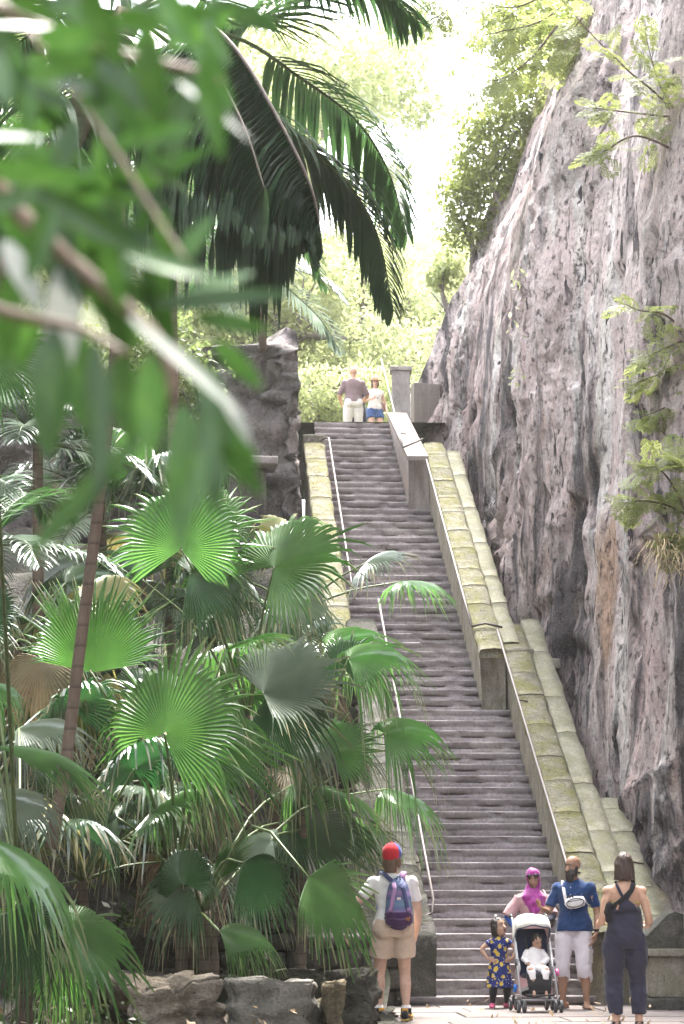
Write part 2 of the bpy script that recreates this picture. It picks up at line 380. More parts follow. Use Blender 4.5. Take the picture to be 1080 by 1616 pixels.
# ---------------------------------------------------------------- ground and paving
def grid_faces(nu, nv):
    i = np.arange(nu - 1)[:, None] * nv + np.arange(nv - 1)[None, :]
    i = i.ravel(); return np.stack([i, i + 1, i + nv + 1, i + nv], 1)
o = mesh_obj('ground', [(-1500, -1500, -0.05), (1500, -1500, -0.05), (1500, 1500, -0.05), (-1500, 1500, -0.05)], [(0, 1, 2, 3)], M['soil'], smooth=False)
tag(o, kind='structure')
path = empty('paved_path', (2, 23, 0)); path['kind'] = 'structure'
mb = MB()
a, b, c_, d = W(-2.2, -14, -0.02), W(4.4, -14, -0.02), W(4.4, 0.12, -0.02), W(-2.2, 0.12, -0.02)
mb.add([a, b, c_, d], [(0, 1, 2, 3)]); mb.build('bedding', M['soil'], path, smooth=False)
rr = random.Random(3)
v = 0.10
while v > -9:
    dep = rr.choice([0.62, 0.8, 0.95]); u = -2.2 + rr.uniform(-0.5, 0)
    while u < 4.35:
        wd = rr.choice([0.75, 1.05, 1.35, 1.7])
        u0, u1 = max(u, -2.2) + 0.007, min(u + wd, 4.38) - 0.007
        if u1 - u0 > 0.1:
            zt = rr.uniform(-0.004, 0.005)
            s_ = MB(); e = 0.008
            top = [W(u0 + e, v - dep + 0.007 + e, zt), W(u1 - e, v - dep + 0.007 + e, zt), W(u1 - e, v - 0.007 - e, zt), W(u0 + e, v - 0.007 - e, zt)]
            bot = [W(u0, v - dep + 0.007, -0.018), W(u1, v - dep + 0.007, -0.018), W(u1, v - 0.007, -0.018), W(u0, v - 0.007, -0.018)]
            s_.add(top + bot, [(0, 1, 2, 3), (4, 5, 1, 0), (5, 6, 2, 1), (6, 7, 3, 2), (7, 4, 0, 3)])
            s_.build('paving_slab', M['paving'], path, smooth=False)
        u += wd
    v -= dep

# ---------------------------------------------------------------- staircase
stairs = empty('staircase', W(1.9, 0, 0), 'long steep flight of worn grey stone steps climbing between rock walls', 'staircase')
NST = 61
U_L, U_LL, U_LR, U_MR, U_TR = 0.68, 1.05, 2.93, 2.54, 2.15
K1, K2 = 23, 47                                  # first step of the middle and of the top flight
def step_mesh(width, seed):
    nu = max(14, int(width / 0.045)); r = random.Random(seed)
    prof = [(0.014, -0.01), (0.012, 0.035), (0.012, 0.066), (0.020, 0.075), (0.020, 0.088), (0.004, 0.098), (0.0, 0.162), (0.004, 0.171), (0.014, 0.175), (0.10, 0.176), (0.36, 0.174)]
    vs = []
    for i in range(nu + 1):
        x = width * i / nu
        g = smoothstep(0.08, 0.22, nz((x, seed * 3.1, 0), 2.4)) ; ch = smoothstep(0.12, 0.45, nz((x, seed * 1.3, 5), 5.0)); ch2 = smoothstep(0.3, 0.5, nz((x, seed * 2.3, 9), 11.0))
        zc = 0.012 * nz((x, seed, 2), 1.6)
        for j, (y, z) in enumerate(prof):
            yy, zz = y, z
            if 1 <= j <= 4: yy += g * (0.075 if j in (3, 4) else 0.006) + 0.010 * nz((x, j, seed), 6); zz += zc if j in (2, 3, 4) else 0
            if j in (5, 6, 7): yy += 0.006 * nz((x, j, seed + 4), 5) + 0.030 * ch * (1 if j < 7 else 0.6) + 0.012 * ch2
            if j in (5,): zz += zc * 0.9 + 0.012 * ch
            if j in (7, 8): zz += -0.005 * ch2 + 0.003 * nz((x, 3, seed), 4) - 0.008 * ch
            vs.append((x, yy, zz))
    n = len(prof); f = grid_faces(nu + 1, n).tolist()
    f = [q[::-1] for q in f]
    me = bpy.data.meshes.new('step'); me.from_pydata(vs, [], f); me.polygons.foreach_set('use_smooth', [True] * len(f)); me.materials.append(M['step']); me.update()
    return me
bank = {w: [step_mesh(w, s + w) for s in range(9)] for w in (U_LR - U_L + 0.1, U_MR - U_L + 0.1, U_TR - U_L + 0.1)}
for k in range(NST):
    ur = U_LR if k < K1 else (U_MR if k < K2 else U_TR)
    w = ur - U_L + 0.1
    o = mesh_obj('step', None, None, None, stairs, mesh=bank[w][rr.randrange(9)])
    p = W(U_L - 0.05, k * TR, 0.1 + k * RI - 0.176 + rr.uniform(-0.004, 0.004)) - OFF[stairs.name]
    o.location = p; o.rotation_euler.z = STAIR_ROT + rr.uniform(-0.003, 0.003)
TOPZ = 0.1 + (NST - 1) * RI; TOPV = (NST - 1) * TR
def sz(v): return 0.1 + v * RI / TR              # nosing line

# ---------------------------------------------------------------- parapet walls
def rough_box_strip(u0, u1, v0, v1, zf0, zf1, seg, amp, seed, prof=None, mat=None, name='wall_body', parent=None):
    """long body following the stair slope: bottom zf0(v), top zf1(v)"""
    m = MB(); n = max(2, int((v1 - v0) / seg)); rows = []
    ring = []
    for i in range(n + 1):
        v = v0 + (v1 - v0) * i / n
        b, t = zf0(v), zf1(v); k = 6; pts = []
        for j in range(k + 1): pts.append((u0, b + (t - b) * j / k))
        pts += [(u0 + (u1 - u0) * 0.5, t)]
        for j in range(k, -1, -1): pts.append((u1, b + (t - b) * j / k))
        rv = []
        for (u, z) in pts:
            p = W(u, v, z); q = amp * fbm(p, 2.2, 4, seed)
            rv.append(W(u + q, v + (amp * nz(p, 3, seed + 5) if 0 < i < n else 0.4 * q), z + 0.4 * amp * nz(p, 3, seed + 9)))
        ring.append(rv)
    L = len(ring[0]); vs = [p for r_ in ring for p in r_]
    f = []
    for i in range(n):
        for j in range(L - 1): f.append((i * L + j, i * L + j + 1, (i + 1) * L + j + 1, (i + 1) * L + j))
    f.append(tuple(range(L))); f.append(tuple(range(n * L, (n + 1) * L))[::-1])
    return mesh_obj(name, vs, f, mat, parent, True)
def coping_run(parent, u0, u1, v0, v1, top, length, thick, mat, seed, over=0.03, rnd=0.06, jit=0.006):
    r = random.Random(seed); v = v0
    while v < v1 - 0.05:
        L = min(length * r.uniform(0.8, 1.25), v1 - v)
        if v1 - v - L < 0.15: L = v1 - v
        g = 0.003; n = 6; m = MB(); ring = []
        ju, jz = r.uniform(-jit, jit), r.uniform(-jit, jit); sd = r.uniform(0, 50)
        prof = [(u0 - over, -thick), (u0 - over, -thick * 0.45), (u0 - over + rnd * 0.12, -0.35 * rnd), (u0 - over + rnd * 0.5, 0.0), ((u0 + u1) / 2, 0.012), (u1 - rnd * 0.3, 0.0), (u1 + over * 0.4, -thick * 0.4), (u1 + over * 0.4, -thick)]
        for i in range(n + 1):
            vv = v + g + (L - 2 * g) * i / n
            e = 0.005 if i in (0, n) else 0.0
            row = []
            for (u, dz) in prof:
                p = W(u, vv, top(vv) + dz); q = 0.022 * fbm(p, 4, 4, seed)
                row.append(W(u + ju + q + (e if u < (u0 + u1) / 2 else -e), vv, top(vv) + dz + jz + 0.7 * q - e * 1.2))
            ring.append(row)
        Lr = len(prof); vs = [p for q in ring for p in q]; f = []
        for i in range(n):
            for j in range(Lr - 1): f.append((i * Lr + j, i * Lr + j + 1, (i + 1) * Lr + j + 1, (i + 1) * Lr + j))
        f.append(tuple(range(Lr))); f.append(tuple(range(n * Lr, (n + 1) * Lr))[::-1])
        mesh_obj('coping_stone', vs, f, mat, parent)
        v += L
HP = 0.70
# right hand, lower flight
w1 = empty('parapet_wall', W(3.1, 0, 0), 'broad mossy stone parapet on the right of the lowest flight, behind the bearded man', 'parapet wall')
v_a, v_b = 0.05, K1 * TR + 0.02
rough_box_strip(U_LR, 3.30, v_a, v_b + 0.9, lambda v: max(-0.1, sz(v) - 0.6), lambda v: sz(v) + HP - 0.10, 0.12, 0.03, 3, mat=M['wallside'], parent=w1)
coping_run(w1, U_LR, 3.30, v_a, v_b + 0.95, lambda v: sz(v) + HP, 0.75, 0.13, M['mossy'], 5)
coping_run(w1, 3.34, 3.62, v_a, v_b + 1.2, lambda v: sz(v) + HP - 0.05, 1.15, 0.3, M['ledge'], 6, over=0.02, rnd=0.03)
coping_run(w1, 3.60, 3.95, v_a, 3.2, lambda v: sz(v) + HP - 0.13, 0.6, 0.35, M['ledge'], 16, over=0.0, rnd=0.05, jit=0.02)
rough_box_strip(3.30, 3.66, v_a + 0.1, v_b + 1.2, lambda v: max(-0.1, sz(v) - 0.6), lambda v: sz(v) + HP - 0.25, 0.15, 0.03, 8, mat=M['wallside'], name='backing', parent=w1)
rough_box_strip(3.62, 4.15, v_a + 0.15, 3.5, lambda v: -0.1, lambda v: sz(v) + HP - 0.35, 0.15, 0.05, 9, mat=M['wallside'], name='backing', parent=w1)
# right hand, middle flight
w2 = empty('parapet_wall', W(2.7, K1 * TR, sz(K1 * TR)), 'yellow green mossy parapet on the right of the middle flight, ending in a squared block', 'parapet wall')
v_a, v_b = K1 * TR - 0.02, K2 * TR
rough_box_strip(U_MR, 2.905, v_a, v_b + 0.9, lambda v: sz(v) - 0.9, lambda v: sz(v) + 0.78 - 0.10, 0.12, 0.02, 13, mat=M['wallside'], parent=w2)
coping_run(w2, U_MR, 2.90, v_a - 0.02, v_b + 0.9, lambda v: sz(v) + 0.78, 0.7, 0.13, M['mossy'], 25)
coping_run(w2, 2.94, 3.17, v_a + 0.3, v_b + 0.6, lambda v: sz(v) + 0.74, 1.15, 0.5, M['ledge'], 26, over=0.02, rnd=0.03)
m = MB(); m.box(W(3.12, v_a + 0.22, sz(v_a) + 0.66), (0.50, 0.28, 0.24), Matrix.Rotation(STAIR_ROT, 3, 'Z'), 0.02, 0.02); m.build('end_block', M['wallside'], w2)
m = MB(); m.box(W(3.56, v_a + 0.30, sz(v_a) + 0.58), (0.42, 0.26, 0.16), Matrix.Rotation(STAIR_ROT, 3, 'Z'), 0.02, 0.02); m.build('end_block', M['wallside'], w2)
# right hand, top flight: smooth stained render, its top flatter than the stairs
def TPZ(v): return sz(K2 * TR) + 0.80 + (v - K2 * TR) * 0.40
w3 = empty('parapet_wall', W(2.3, K2 * TR, sz(K2 * TR)), 'smooth pinkish rendered parapet on the right of the top flight with rusty stains', 'parapet wall')
v_a, v_b = K2 * TR - 0.02, TOPV + 0.3
rough_box_strip(U_TR, 2.53, v_a, v_b, lambda v: sz(v) - 0.9, lambda v: TPZ(v) - 0.005, 0.2, 0.006, 23, mat=M['render'], parent=w3)
m = MB()
for uu, dz, th in ((U_TR - 0.02, 0, 0),):
    ring = []
    for v in (v_a - 0.03, v_b): ring += [W(U_TR - 0.02, v, TPZ(v)), W(2.52, v, TPZ(v)), W(2.52, v, TPZ(v) + 0.08), W(U_TR - 0.02, v, TPZ(v) + 0.08)]
    m.add(ring, [(0, 1, 2, 3), (7, 6, 5, 4), (0, 4, 5, 1), (1, 5, 6, 2), (2, 6, 7, 3), (3, 7, 4, 0)])
m.build('coping', M['render'], w3, smooth=False)
# left hand, upper
w4 = empty('parapet_wall', W(0.5, 6, sz(6)), 'mossy yellowish parapet on the left of the middle flight beside the dark rock', 'parapet wall')
v_a, v_b = 8.1, 15.6
rough_box_strip(0.32, U_L, v_a - 1.8, v_b, lambda v: sz(v) - 1.6, lambda v: sz(v) + 0.44, 0.14, 0.03, 33, mat=M['wallside'], parent=w4)
coping_run(w4, 0.32, U_L, v_a - 1.8, v_b, lambda v: sz(v) + 0.53, 0.8, 0.12, M['mossy'], 35)
m = MB(); m.box(W(0.5, v_b + 0.2, sz(v_b) + 0.42), (0.42, 0.4, 0.5), Matrix.Rotation(STAIR_ROT, 3, 'Z'), 0.02, 0.03); m.build('end_block', M['wallside'], w4)
# left hand, lower
w5 = empty('parapet_wall', W(0.9, 0, 0), 'grey green stone parapet on the left of the lowest flight, behind the man in the cap', 'parapet wall')
rough_box_strip(0.62, U_LL, 0.1, 8.05, lambda v: max(-0.1, sz(v) - 1.6), lambda v: sz(v) + 0.62, 0.14, 0.04, 43, mat=M['wallside'], parent=w5)
coping_run(w5, 0.62, U_LL, 0.6, 8.0, lambda v: sz(v) + 0.70, 0.9, 0.12, M['rubble'], 45, rnd=0.10)
m = MB()
e = [W(0.60, 0.02, -0.1), W(1.10, 0.02, -0.1), W(1.10, 0.02, 0.80), W(0.60, 0.02, 0.80), W(0.62, 0.75, -0.1), W(1.07, 0.75, -0.1), W(1.07, 0.75, 1.28), W(0.66, 0.75, 1.28)]
m.add(e, [(0, 1, 2, 3), (5, 4, 7, 6), (1, 5, 6, 2), (4, 0, 3, 7), (3, 2, 6, 7)])
bm = bmesh.new(); bv = [bm.verts.new(q) for q in m.v]; [bm.faces.new([bv[i] for i in f]) for f in m.f]
bmesh.ops.subdivide_edges(bm, edges=bm.edges[:], cuts=7, use_grid_fill=True)
for q in bm.verts: q.co += Vector((fbm(q.co, 3, 3, 1), fbm(q.co, 3, 3, 2), fbm(q.co, 3, 3, 3))) * 0.025
m.v = [tuple(q.co) for q in bm.verts]; bm.verts.index_update(); m.f = [tuple(v.index for v in f.verts) for f in bm.faces]; bm.free()
m.build('end_pier', M['rubble'], w5)

# gate pillar at the head of the stairs
gp = empty('gate_pillar', P(633, 655, 46.4), 'squat square stone pillar with a flat cap at the head of the stairs', 'pillar')
b = P(633, 655, 46.4)
m = MB(); m.box(b + Vector((0, 0, 0.30)), (0.37, 0.40, 1.20), None, 0.0, 0.015); m.build('shaft', M['pillar'], gp, smooth=False)
m = MB(); m.box(b + Vector((0, 0, 0.945)), (0.46, 0.48, 0.09), None, 0.0, 0.02); m.build('cap', M['pillar'], gp, smooth=False)
bw = empty('boundary_wall', b + Vector((0.4, 0.6, 0)), 'low pale wall running back from the gate pillar to the cliff', 'wall')
m = MB(); m.box(b + Vector((0.55, 0.9, 0.28)), (0.6, 0.2, 1.15), Matrix.Rotation(0.3, 3, 'Z'), 0.0, 0.02); m.build('wall_body', M['render'], bw, smooth=False)

# stone newel at the right foot
nw = empty('stone_newel', P(1043, 1592, 26.3), 'weathered stone newel with a sloping top beside the woman in dungarees', 'newel post')
b = Vector((3.66, 26.45, 0)); rot = Matrix.Rotation(STAIR_ROT, 3, 'Z')
m = MB(); m.box(b + Vector((0.03, 0, 0.06)), (0.66, 0.55, 0.14), rot, 0.006, 0.02); m.build('plinth', M['rubble'], nw)
m = MB(); m.box(b + Vector((0.02, 0.02, 0.36)), (0.46, 0.40, 0.46), rot, 0.012, 0.02); m.build('shaft', M['wallside'], nw)
m = MB(); m.box(b + Vector((0.03, 0.0, 0.635)), (0.62, 0.5, 0.085), rot, 0.006, 0.015); m.build('band', M['wallside'], nw)
m = MB(); hw = 0.2
pts = [(-0.25, -hw, 0.68), (0.20, -hw, 0.68), (0.20, -hw, 1.06), (0.10, -hw, 1.09), (0.02, -hw, 1.06), (-0.25, -hw, 0.80)]
vs = [b + rot @ Vector(p) for p in pts] + [b + rot @ Vector((p[0], hw, p[2])) for p in pts]; n = 6
m.add(vs, [tuple(range(n)), tuple(range(2 * n - 1, n - 1, -1))] + [(i, (i + n), (i + 1) % n + n, (i + 1) % n) for i in range(n)])
m.build('sloping_cap', M['rubble'], nw, smooth=False)

# ---------------------------------------------------------------- handrails
def rail(pts, r, parent, name='rail', mat=None):
    m = MB(); m.tube(pts, [r * 0.85] * len(pts), 8, (0, 0, 1)); return m.build(name, mat or M['steel'], parent)
def handrail(label, u, v0, v1, h, side, first=None, last=None, every=4.2, wall_u=None):
    h0 = empty('handrail', W(u, v0, sz(v0) + h), label, 'handrail')
    pts = [W(u, v, sz(v) + h) for v in np.linspace(v0, v1, 8)]
    if first == 'bend': pts = [W(u + side * 0.28, v0 - 0.05, sz(v0) + h - 0.22), W(u + side * 0.10, v0 - 0.06, sz(v0) + h - 0.20), W(u + 0.01 * side, v0 - 0.05, sz(v0) + h - 0.16)] + pts
    if last == 'bend': pts += [W(u + side * 0.04, v1 + 0.10, sz(v1) + h + 0.03), W(u + side * 0.16, v1 + 0.14, sz(v1) + h - 0.02)]
    rail(pts, 0.021, h0)
    v = v0 + 0.9
    while v < v1 - 0.2:
        rail([W(u, v, sz(v) + h - 0.01), W(u + side * 0.02, v, sz(v) + h - 0.07), W(u + side * abs(wall_u - u), v, sz(v) + h - 0.09)], 0.013, h0, 'bracket', M['iron'])
        v += every
    return h0
h1 = handrail('steel handrail beside the right parapet of the lowest flight, bent at its foot', U_LR - 0.06, 0.35, K1 * TR + 0.55, 0.80, 1, first='bend', wall_u=U_LR + 0.10)
h2 = handrail('steel handrail on the right of the middle flight, cross bars at both ends', U_MR - 0.06, K1 * TR - 0.3 + 0.9, K2 * TR + 0.5, 0.83, 1, wall_u=U_MR + 0.10)
h3 = handrail('pale steel handrail beside the rendered parapet of the top flight', U_TR - 0.05, K2 * TR + 0.45, TOPV + 1.4, 0.85, 1, wall_u=U_TR + 0.10)
v = K1 * TR + 0.58
rail([W(U_MR - 0.06, v, sz(v) + 0.83), W(U_MR + 0.15, v, sz(v) + 0.88), W(U_LR + 0.02, v, sz(v) + 0.82)], 0.021, h2, 'cross_bar', M['iron'])
v = K2 * TR + 0.45
rail([W(U_TR - 0.05, v, sz(v) + 0.85), W(U_MR - 0.06, v, sz(v) + 1.02)], 0.021, h2, 'cross_bar', M['iron'])
h4 = handrail('thin steel handrail on the left, half hidden by palm fronds, bent at its foot', U_LL + 0.07, 0.45, 8.3, 0.86, -1, first='bend', wall_u=U_LL - 0.05)
h5 = handrail('thin steel handrail beside the yellowish left parapet of the middle flight', U_L + 0.08, 8.6, 15.3, 0.72, -1, last='bend', wall_u=U_L - 0.05)

# ---------------------------------------------------------------- right cliff
FAR = [(9.5, 1.30), (11.0, 1.38), (11.75, 1.50), (12.6, 1.70), (13.9, 2.24), (14.6, 2.73), (15.8, 3.10), (17.1, 3.68), (17.8, 3.97), (19.2, 4.41), (19.9, 4.85), (21.1, 6.0), (24, 9.5), (27, 14)]
FZ = [a for a, _ in FAR]; FX = [b for _, b in FAR]
def cliff_base_u(v): return interp(v, [-30, -2, 1.0, 3.0, 7.0, 8.3, 13, 17, 19, 24], [5.2, 4.3, 4.15, 3.93, 3.80, 3.37, 3.28, 3.22, 3.0, 2.75])
NV, NZ = 520, 300
Ys = np.concatenate([np.linspace(-24, 14, 40, endpoint=False), np.linspace(14, 22, 30, endpoint=False), np.linspace(22, 49.5, NV - 60), np.linspace(49.9, 62, 20)])
vs = []
for Y in Ys:
    v = Y - D0; bz = sz(min(max(v, 0), TOPV)) - 1.2
    ub = cliff_base_u(v); xb = ub - SL * v
    wfar = smoothstep(20, 49, Y)
    topz = 26.0
    for j in range(NZ):
        t = j / (NZ - 1); z = bz + (topz - bz) * t
        near = xb + 0.05 * (z - bz) + 0.006 * max(0, z - bz - 6) ** 2
        far = interp(z, FZ, FX) - interp(max(bz, 9.6), FZ, FX) + 0 
        far = xb + max(0, far) + 0.05 * (min(z, 11) - bz) * (1 - smoothstep(10.5, 17, z))
        X = near * (1 - wfar) + far * wfar
        if Y > 48: # exact silhouette edge
            k = smoothstep(44, 49, Y); X = X * (1 - k) + max(interp(z, FZ, FX), xb - 0.3) * k
        if Y > 49.5: X += ((Y - 49.5) / 12.5) ** 1.5 * 14
        amp = smoothstep(0.0, 1.5, z - bz)
        p = Vector((X, Y, z))
        d = 0.22 * fbm((X, Y * 0.8 + 0.15 * z, z * 0.3), 0.5, 4, 3.3)                      # big flutes
        rid = 1 - abs(nz((X * 0.5, Y, z * 0.18), 1.1, 8)) * 2.2
        d += 0.07 * rid
        d += 0.09 * fbm((X, Y, z * 0.4), 2.6, 3, 9.1)
        pk = smoothstep(0.32, 0.6, nz((X, Y, z * 0.6), 1.25, 17)); d -= -0.28 * pk      # pockets go into the face
        vd, vp = mnoise.voronoi(Vector((X * 0.9, Y * 0.9 + 0.35 * z, z * 0.55)))
        crag = smoothstep(-0.25, 0.35, nz((X * 0.3, Y, z * 0.5), 0.35, 41) + 0.6 * smoothstep(3.5, 0.5, z - bz - 1.0) - 0.1)
        d += crag * (0.11 * (mnoise.cell(vp[0] * 3.7) - 0.5) - 0.10 * smoothstep(0.10, 0.0, vd[1] - vd[0]))
        v2, q2 = mnoise.voronoi(Vector((X * 2.6, Y * 2.6 + 0.8 * z, z * 1.7)))
        d += crag * 0.06 * (mnoise.cell(q2[0] * 5.1) - 0.5)
        low = smoothstep(4.0, 0.5, z - bz - 1.0)
        d += low * 0.22 * smoothstep(0.0, 0.5, nz((X, Y * 0.8, z * 0.7), 0.7, 21))
        X += 0.72 * d * (0.35 + 0.65 * amp)
        dy = 0.10 * nz((X, Y, z), 0.8, 12)
        vs.append((X, Y + dy, z + 0.08 * nz((X, Y, z), 1.5, 31)))
f = grid_faces(len(Ys), NZ)
o = mesh_obj('cliff', vs, f, M['cliff']); tag(o, kind='structure')

# ---------------------------------------------------------------- upper ground, hillside beyond the stair head
def hill_z(x, y):
    base = TOPZ + 0.05 + max(0, y - (D0 + TOPV)) * 0.062
    h = base + smoothstep(58, 105, y) * 17 + smoothstep(-3, -22, x) * smoothstep(50, 60, y) * 6
    return h
vs = []; xs = np.linspace(-45, 60, 90); ys = np.concatenate([np.linspace(D0 + TOPV + 0.15, 56, 22), np.linspace(57, 150, 60)])
for x in xs:
    for y in ys:
        yy = y + SL * x * (1 if y < 56 else 0)
        z = hill_z(x, yy)
        if yy > 56: z += 0.5 * fbm((x, yy, 0), 0.12, 4, 2)
        vs.append((x, yy, z - (0.0 if (-1.0 < x < 2.2 or yy > 50) else 0.3)))
o = mesh_obj('hillside', vs, grid_faces(len(xs), len(ys))[:, ::-1], M['grass']); tag(o, kind='structure')
o = mesh_obj('upper_path', [W(0.3, TOPV + 0.0, TOPZ - 0.005), W(2.5, TOPV + 0.0, TOPZ - 0.005), W(2.6, TOPV + 11, TOPZ + 0.73), W(0.0, TOPV + 11, TOPZ + 0.73)], [(0, 1, 2, 3)], M['paving'], smooth=False); tag(o, kind='structure')

# ---------------------------------------------------------------- left cliff block and terraces
def terr(x, y):
    """rocky planted slope on the left, in broken ledges"""
    t = (y - 25.2) / 15.5
    base = 0.45 + 6.6 * max(0, t) ** 0.95
    q = base / 0.85; fl = math.floor(q); fr = q - fl
    z = (fl + smoothstep(0.45, 0.95, fr)) * 0.85
    z += 0.25 * fbm((x, y, 0), 0.7, 4, 6)
    z *= 1 - smoothstep(-1.1, -0.3, x) * smoothstep(27.2, 26.0, y)
    z = z * smoothstep(21.0, 25.0, y - 0.25 * (x + 3)) + 0.05
    return z
vs = []; xs = np.linspace(-16, 0.55, 110); ys = np.linspace(18, 43, 150)
for x in xs:
    for y in ys:
        e = 0.12 * fbm((x, y, terr(x, y)), 1.6, 3, 4)
        v = y - D0; lim = (0.34 if v > 5.8 else 0.62) - SL * v
        xx = min(x + e, lim)
        vs.append((xx, y + e, max(terr(x, y), 0) + 0.05 * fbm((x, y, 0), 4, 3, 9) - smoothstep(0.6, -0.2, lim - 0.3 - x) * 0.0))
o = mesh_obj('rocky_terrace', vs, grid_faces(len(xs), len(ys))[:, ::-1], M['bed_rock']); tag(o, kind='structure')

def rockface(path, z0f, z1f, seed, nz_=90, seg=0.13, amp=0.26, lean=0.04, label='cliff'):
    """vertical rock face along a plan polyline; rounded top edge turning back"""
    pts = [Vector((x, y, 0)) for x, y in path]
    L = [0]
    for a, b in zip(pts, pts[1:]): L.append(L[-1] + (b - a).length)
    n = int(L[-1] / seg); vs = []
    for i in range(n + 1):
        s = L[-1] * i / n
        k = min(max(np.searchsorted(L, s) - 1, 0), len(pts) - 2); f_ = (s - L[k]) / (L[k + 1] - L[k])
        p = pts[k].lerp(pts[k + 1], f_)
        # blended normal at corners
        def nrm(j):
            j = max(0, min(len(pts) - 2, j)); d = (pts[j + 1] - pts[j]).normalized(); return Vector((d.y, -d.x, 0))
        nn = nrm(k).lerp(nrm(k + 1), smoothstep(0.8, 1.2, f_) ) if f_ > 0.5 else nrm(k - 1).lerp(nrm(k), smoothstep(-0.2, 0.2, f_))
        nn.normalize(); z0, z1 = z0f(p), z1f(p) + (0.35 if seed == 5.0 else 0.9) * nz((p.x, p.y, 0), 0.9, seed)
        for j in range(nz_ + 1):
            t = j / nz_
            if t <= 0.86:
                z = z0 + (z1 - z0) * (t / 0.86); off = -lean * (z - z0)
                off -= 0.35 * smoothstep(z1 - 0.9, z1, z) ** 2
            else:
                q = (t - 0.86) / 0.14; z = z1 + 0.10 * math.sin(q * 3) ; off = -lean * (z1 - z0) - 0.35 - 2.6 * q
            w = Vector((p.x, p.y, z)) + nn * off
            d = amp * fbm((w.x, w.y, w.z * 1.1), 0.9, 5, seed)
            bed = math.sin(w.z * 5.2 + 2.0 * nz(w, 0.6, seed + 3)); d += 0.035 * bed
            lay = nz((w.x * 0.25, w.y * 0.25, w.z * 1.3), 1.0, seed + 7); d += 0.16 * smoothstep(0.05, 0.25, lay)
            d -= 0.30 * smoothstep(0.40, 0.62, nz((w.x, w.y, w.z * 2.0), 0.9, seed + 11))
            vd, vp = mnoise.voronoi(Vector((w.x * 0.9, w.y * 0.9, w.z * 1.25)))
            d += 0.30 * (mnoise.cell(vp[0] * 3.3) - 0.5) - 0.10 * smoothstep(0.08, 0.0, vd[1] - vd[0])
            v2, q2 = mnoise.voronoi(Vector((w.x * 2.6, w.y * 2.6, w.z * 3.6))); d += 0.09 * (mnoise.cell(q2[0] * 5.1) - 0.5)
            if nn.x > 0.3 and seed == 5.0: d = min(d, 0.06)
            w += nn * d + Vector((0, 0, 0.06 * nz(w, 1.3, seed + 5)))
            if seed == 5.0: w.x = min(w.x, -0.49 + 0.05 * nz(w, 2.0, 3) - 0.055 * max(0, w.y - 41.2) - 0.25 * max(0, w.z - 10.4)); w.z = min(w.z, interp(w.x, [-3, -1.9, -1.2, -0.7, -0.4], [11.4, 11.6, 11.9, 11.5, 11.0]) + 0.1 * nz(w, 1.2, 4))
            vs.append(tuple(w))
    return mesh_obj('cliff', vs, grid_faces(n + 1, nz_ + 1), M['left_rock'])
o = rockface([(-3.0, 41.6), (-0.62, 41.0), (-0.50, 41.4), (-0.78, 46.5), (-2.5, 50)], lambda p: 3.5, lambda p: interp(p.x, [-3, -1.9, -1.2, -0.7, -0.4], [11.3, 11.5, 11.8, 11.35, 10.9]), 5.0)
tag(o, kind='structure')
o = rockface([(-14, 41.0), (-6, 42.5), (-2.4, 43.5), (-2.2, 48)], lambda p: 4.5, lambda p: interp(p.x, [-14, -6, -2.4], [12.6, 11.6, 10.9]), 15.0, seg=0.2)
tag(o, kind='structure')
o = rockface([(-8.5, -22), (-8.8, 0), (-9.0, 20), (-9.6, 34), (-14, 43)], lambda p: -0.5, lambda p: 17.0, 25.0, nz_=60, seg=0.6)
tag(o, kind='structure')
# the paler ledge and slab beside the block
ls = empty('stone_ledge', P(400, 740, 40.2), 'pale flat stone slab jutting out beside the dark rock, left of the stairs', 'stone slab')
m = MB(); c0 = P(398, 733, 40.4); m.box(c0, (0.85, 0.9, 0.13), Matrix.Rotation(0.1, 3, 'Z'), 0.02, 0.02); m.build('slab', M['pillar'], ls)
m = MB(); m.box(c0 + Vector((-0.1, 0.3, -0.75)), (0.7, 0.6, 1.36), Matrix.Rotation(0.1, 3, 'Z'), 0.05, 0.05); m.build('support', M['left_rock'], ls)
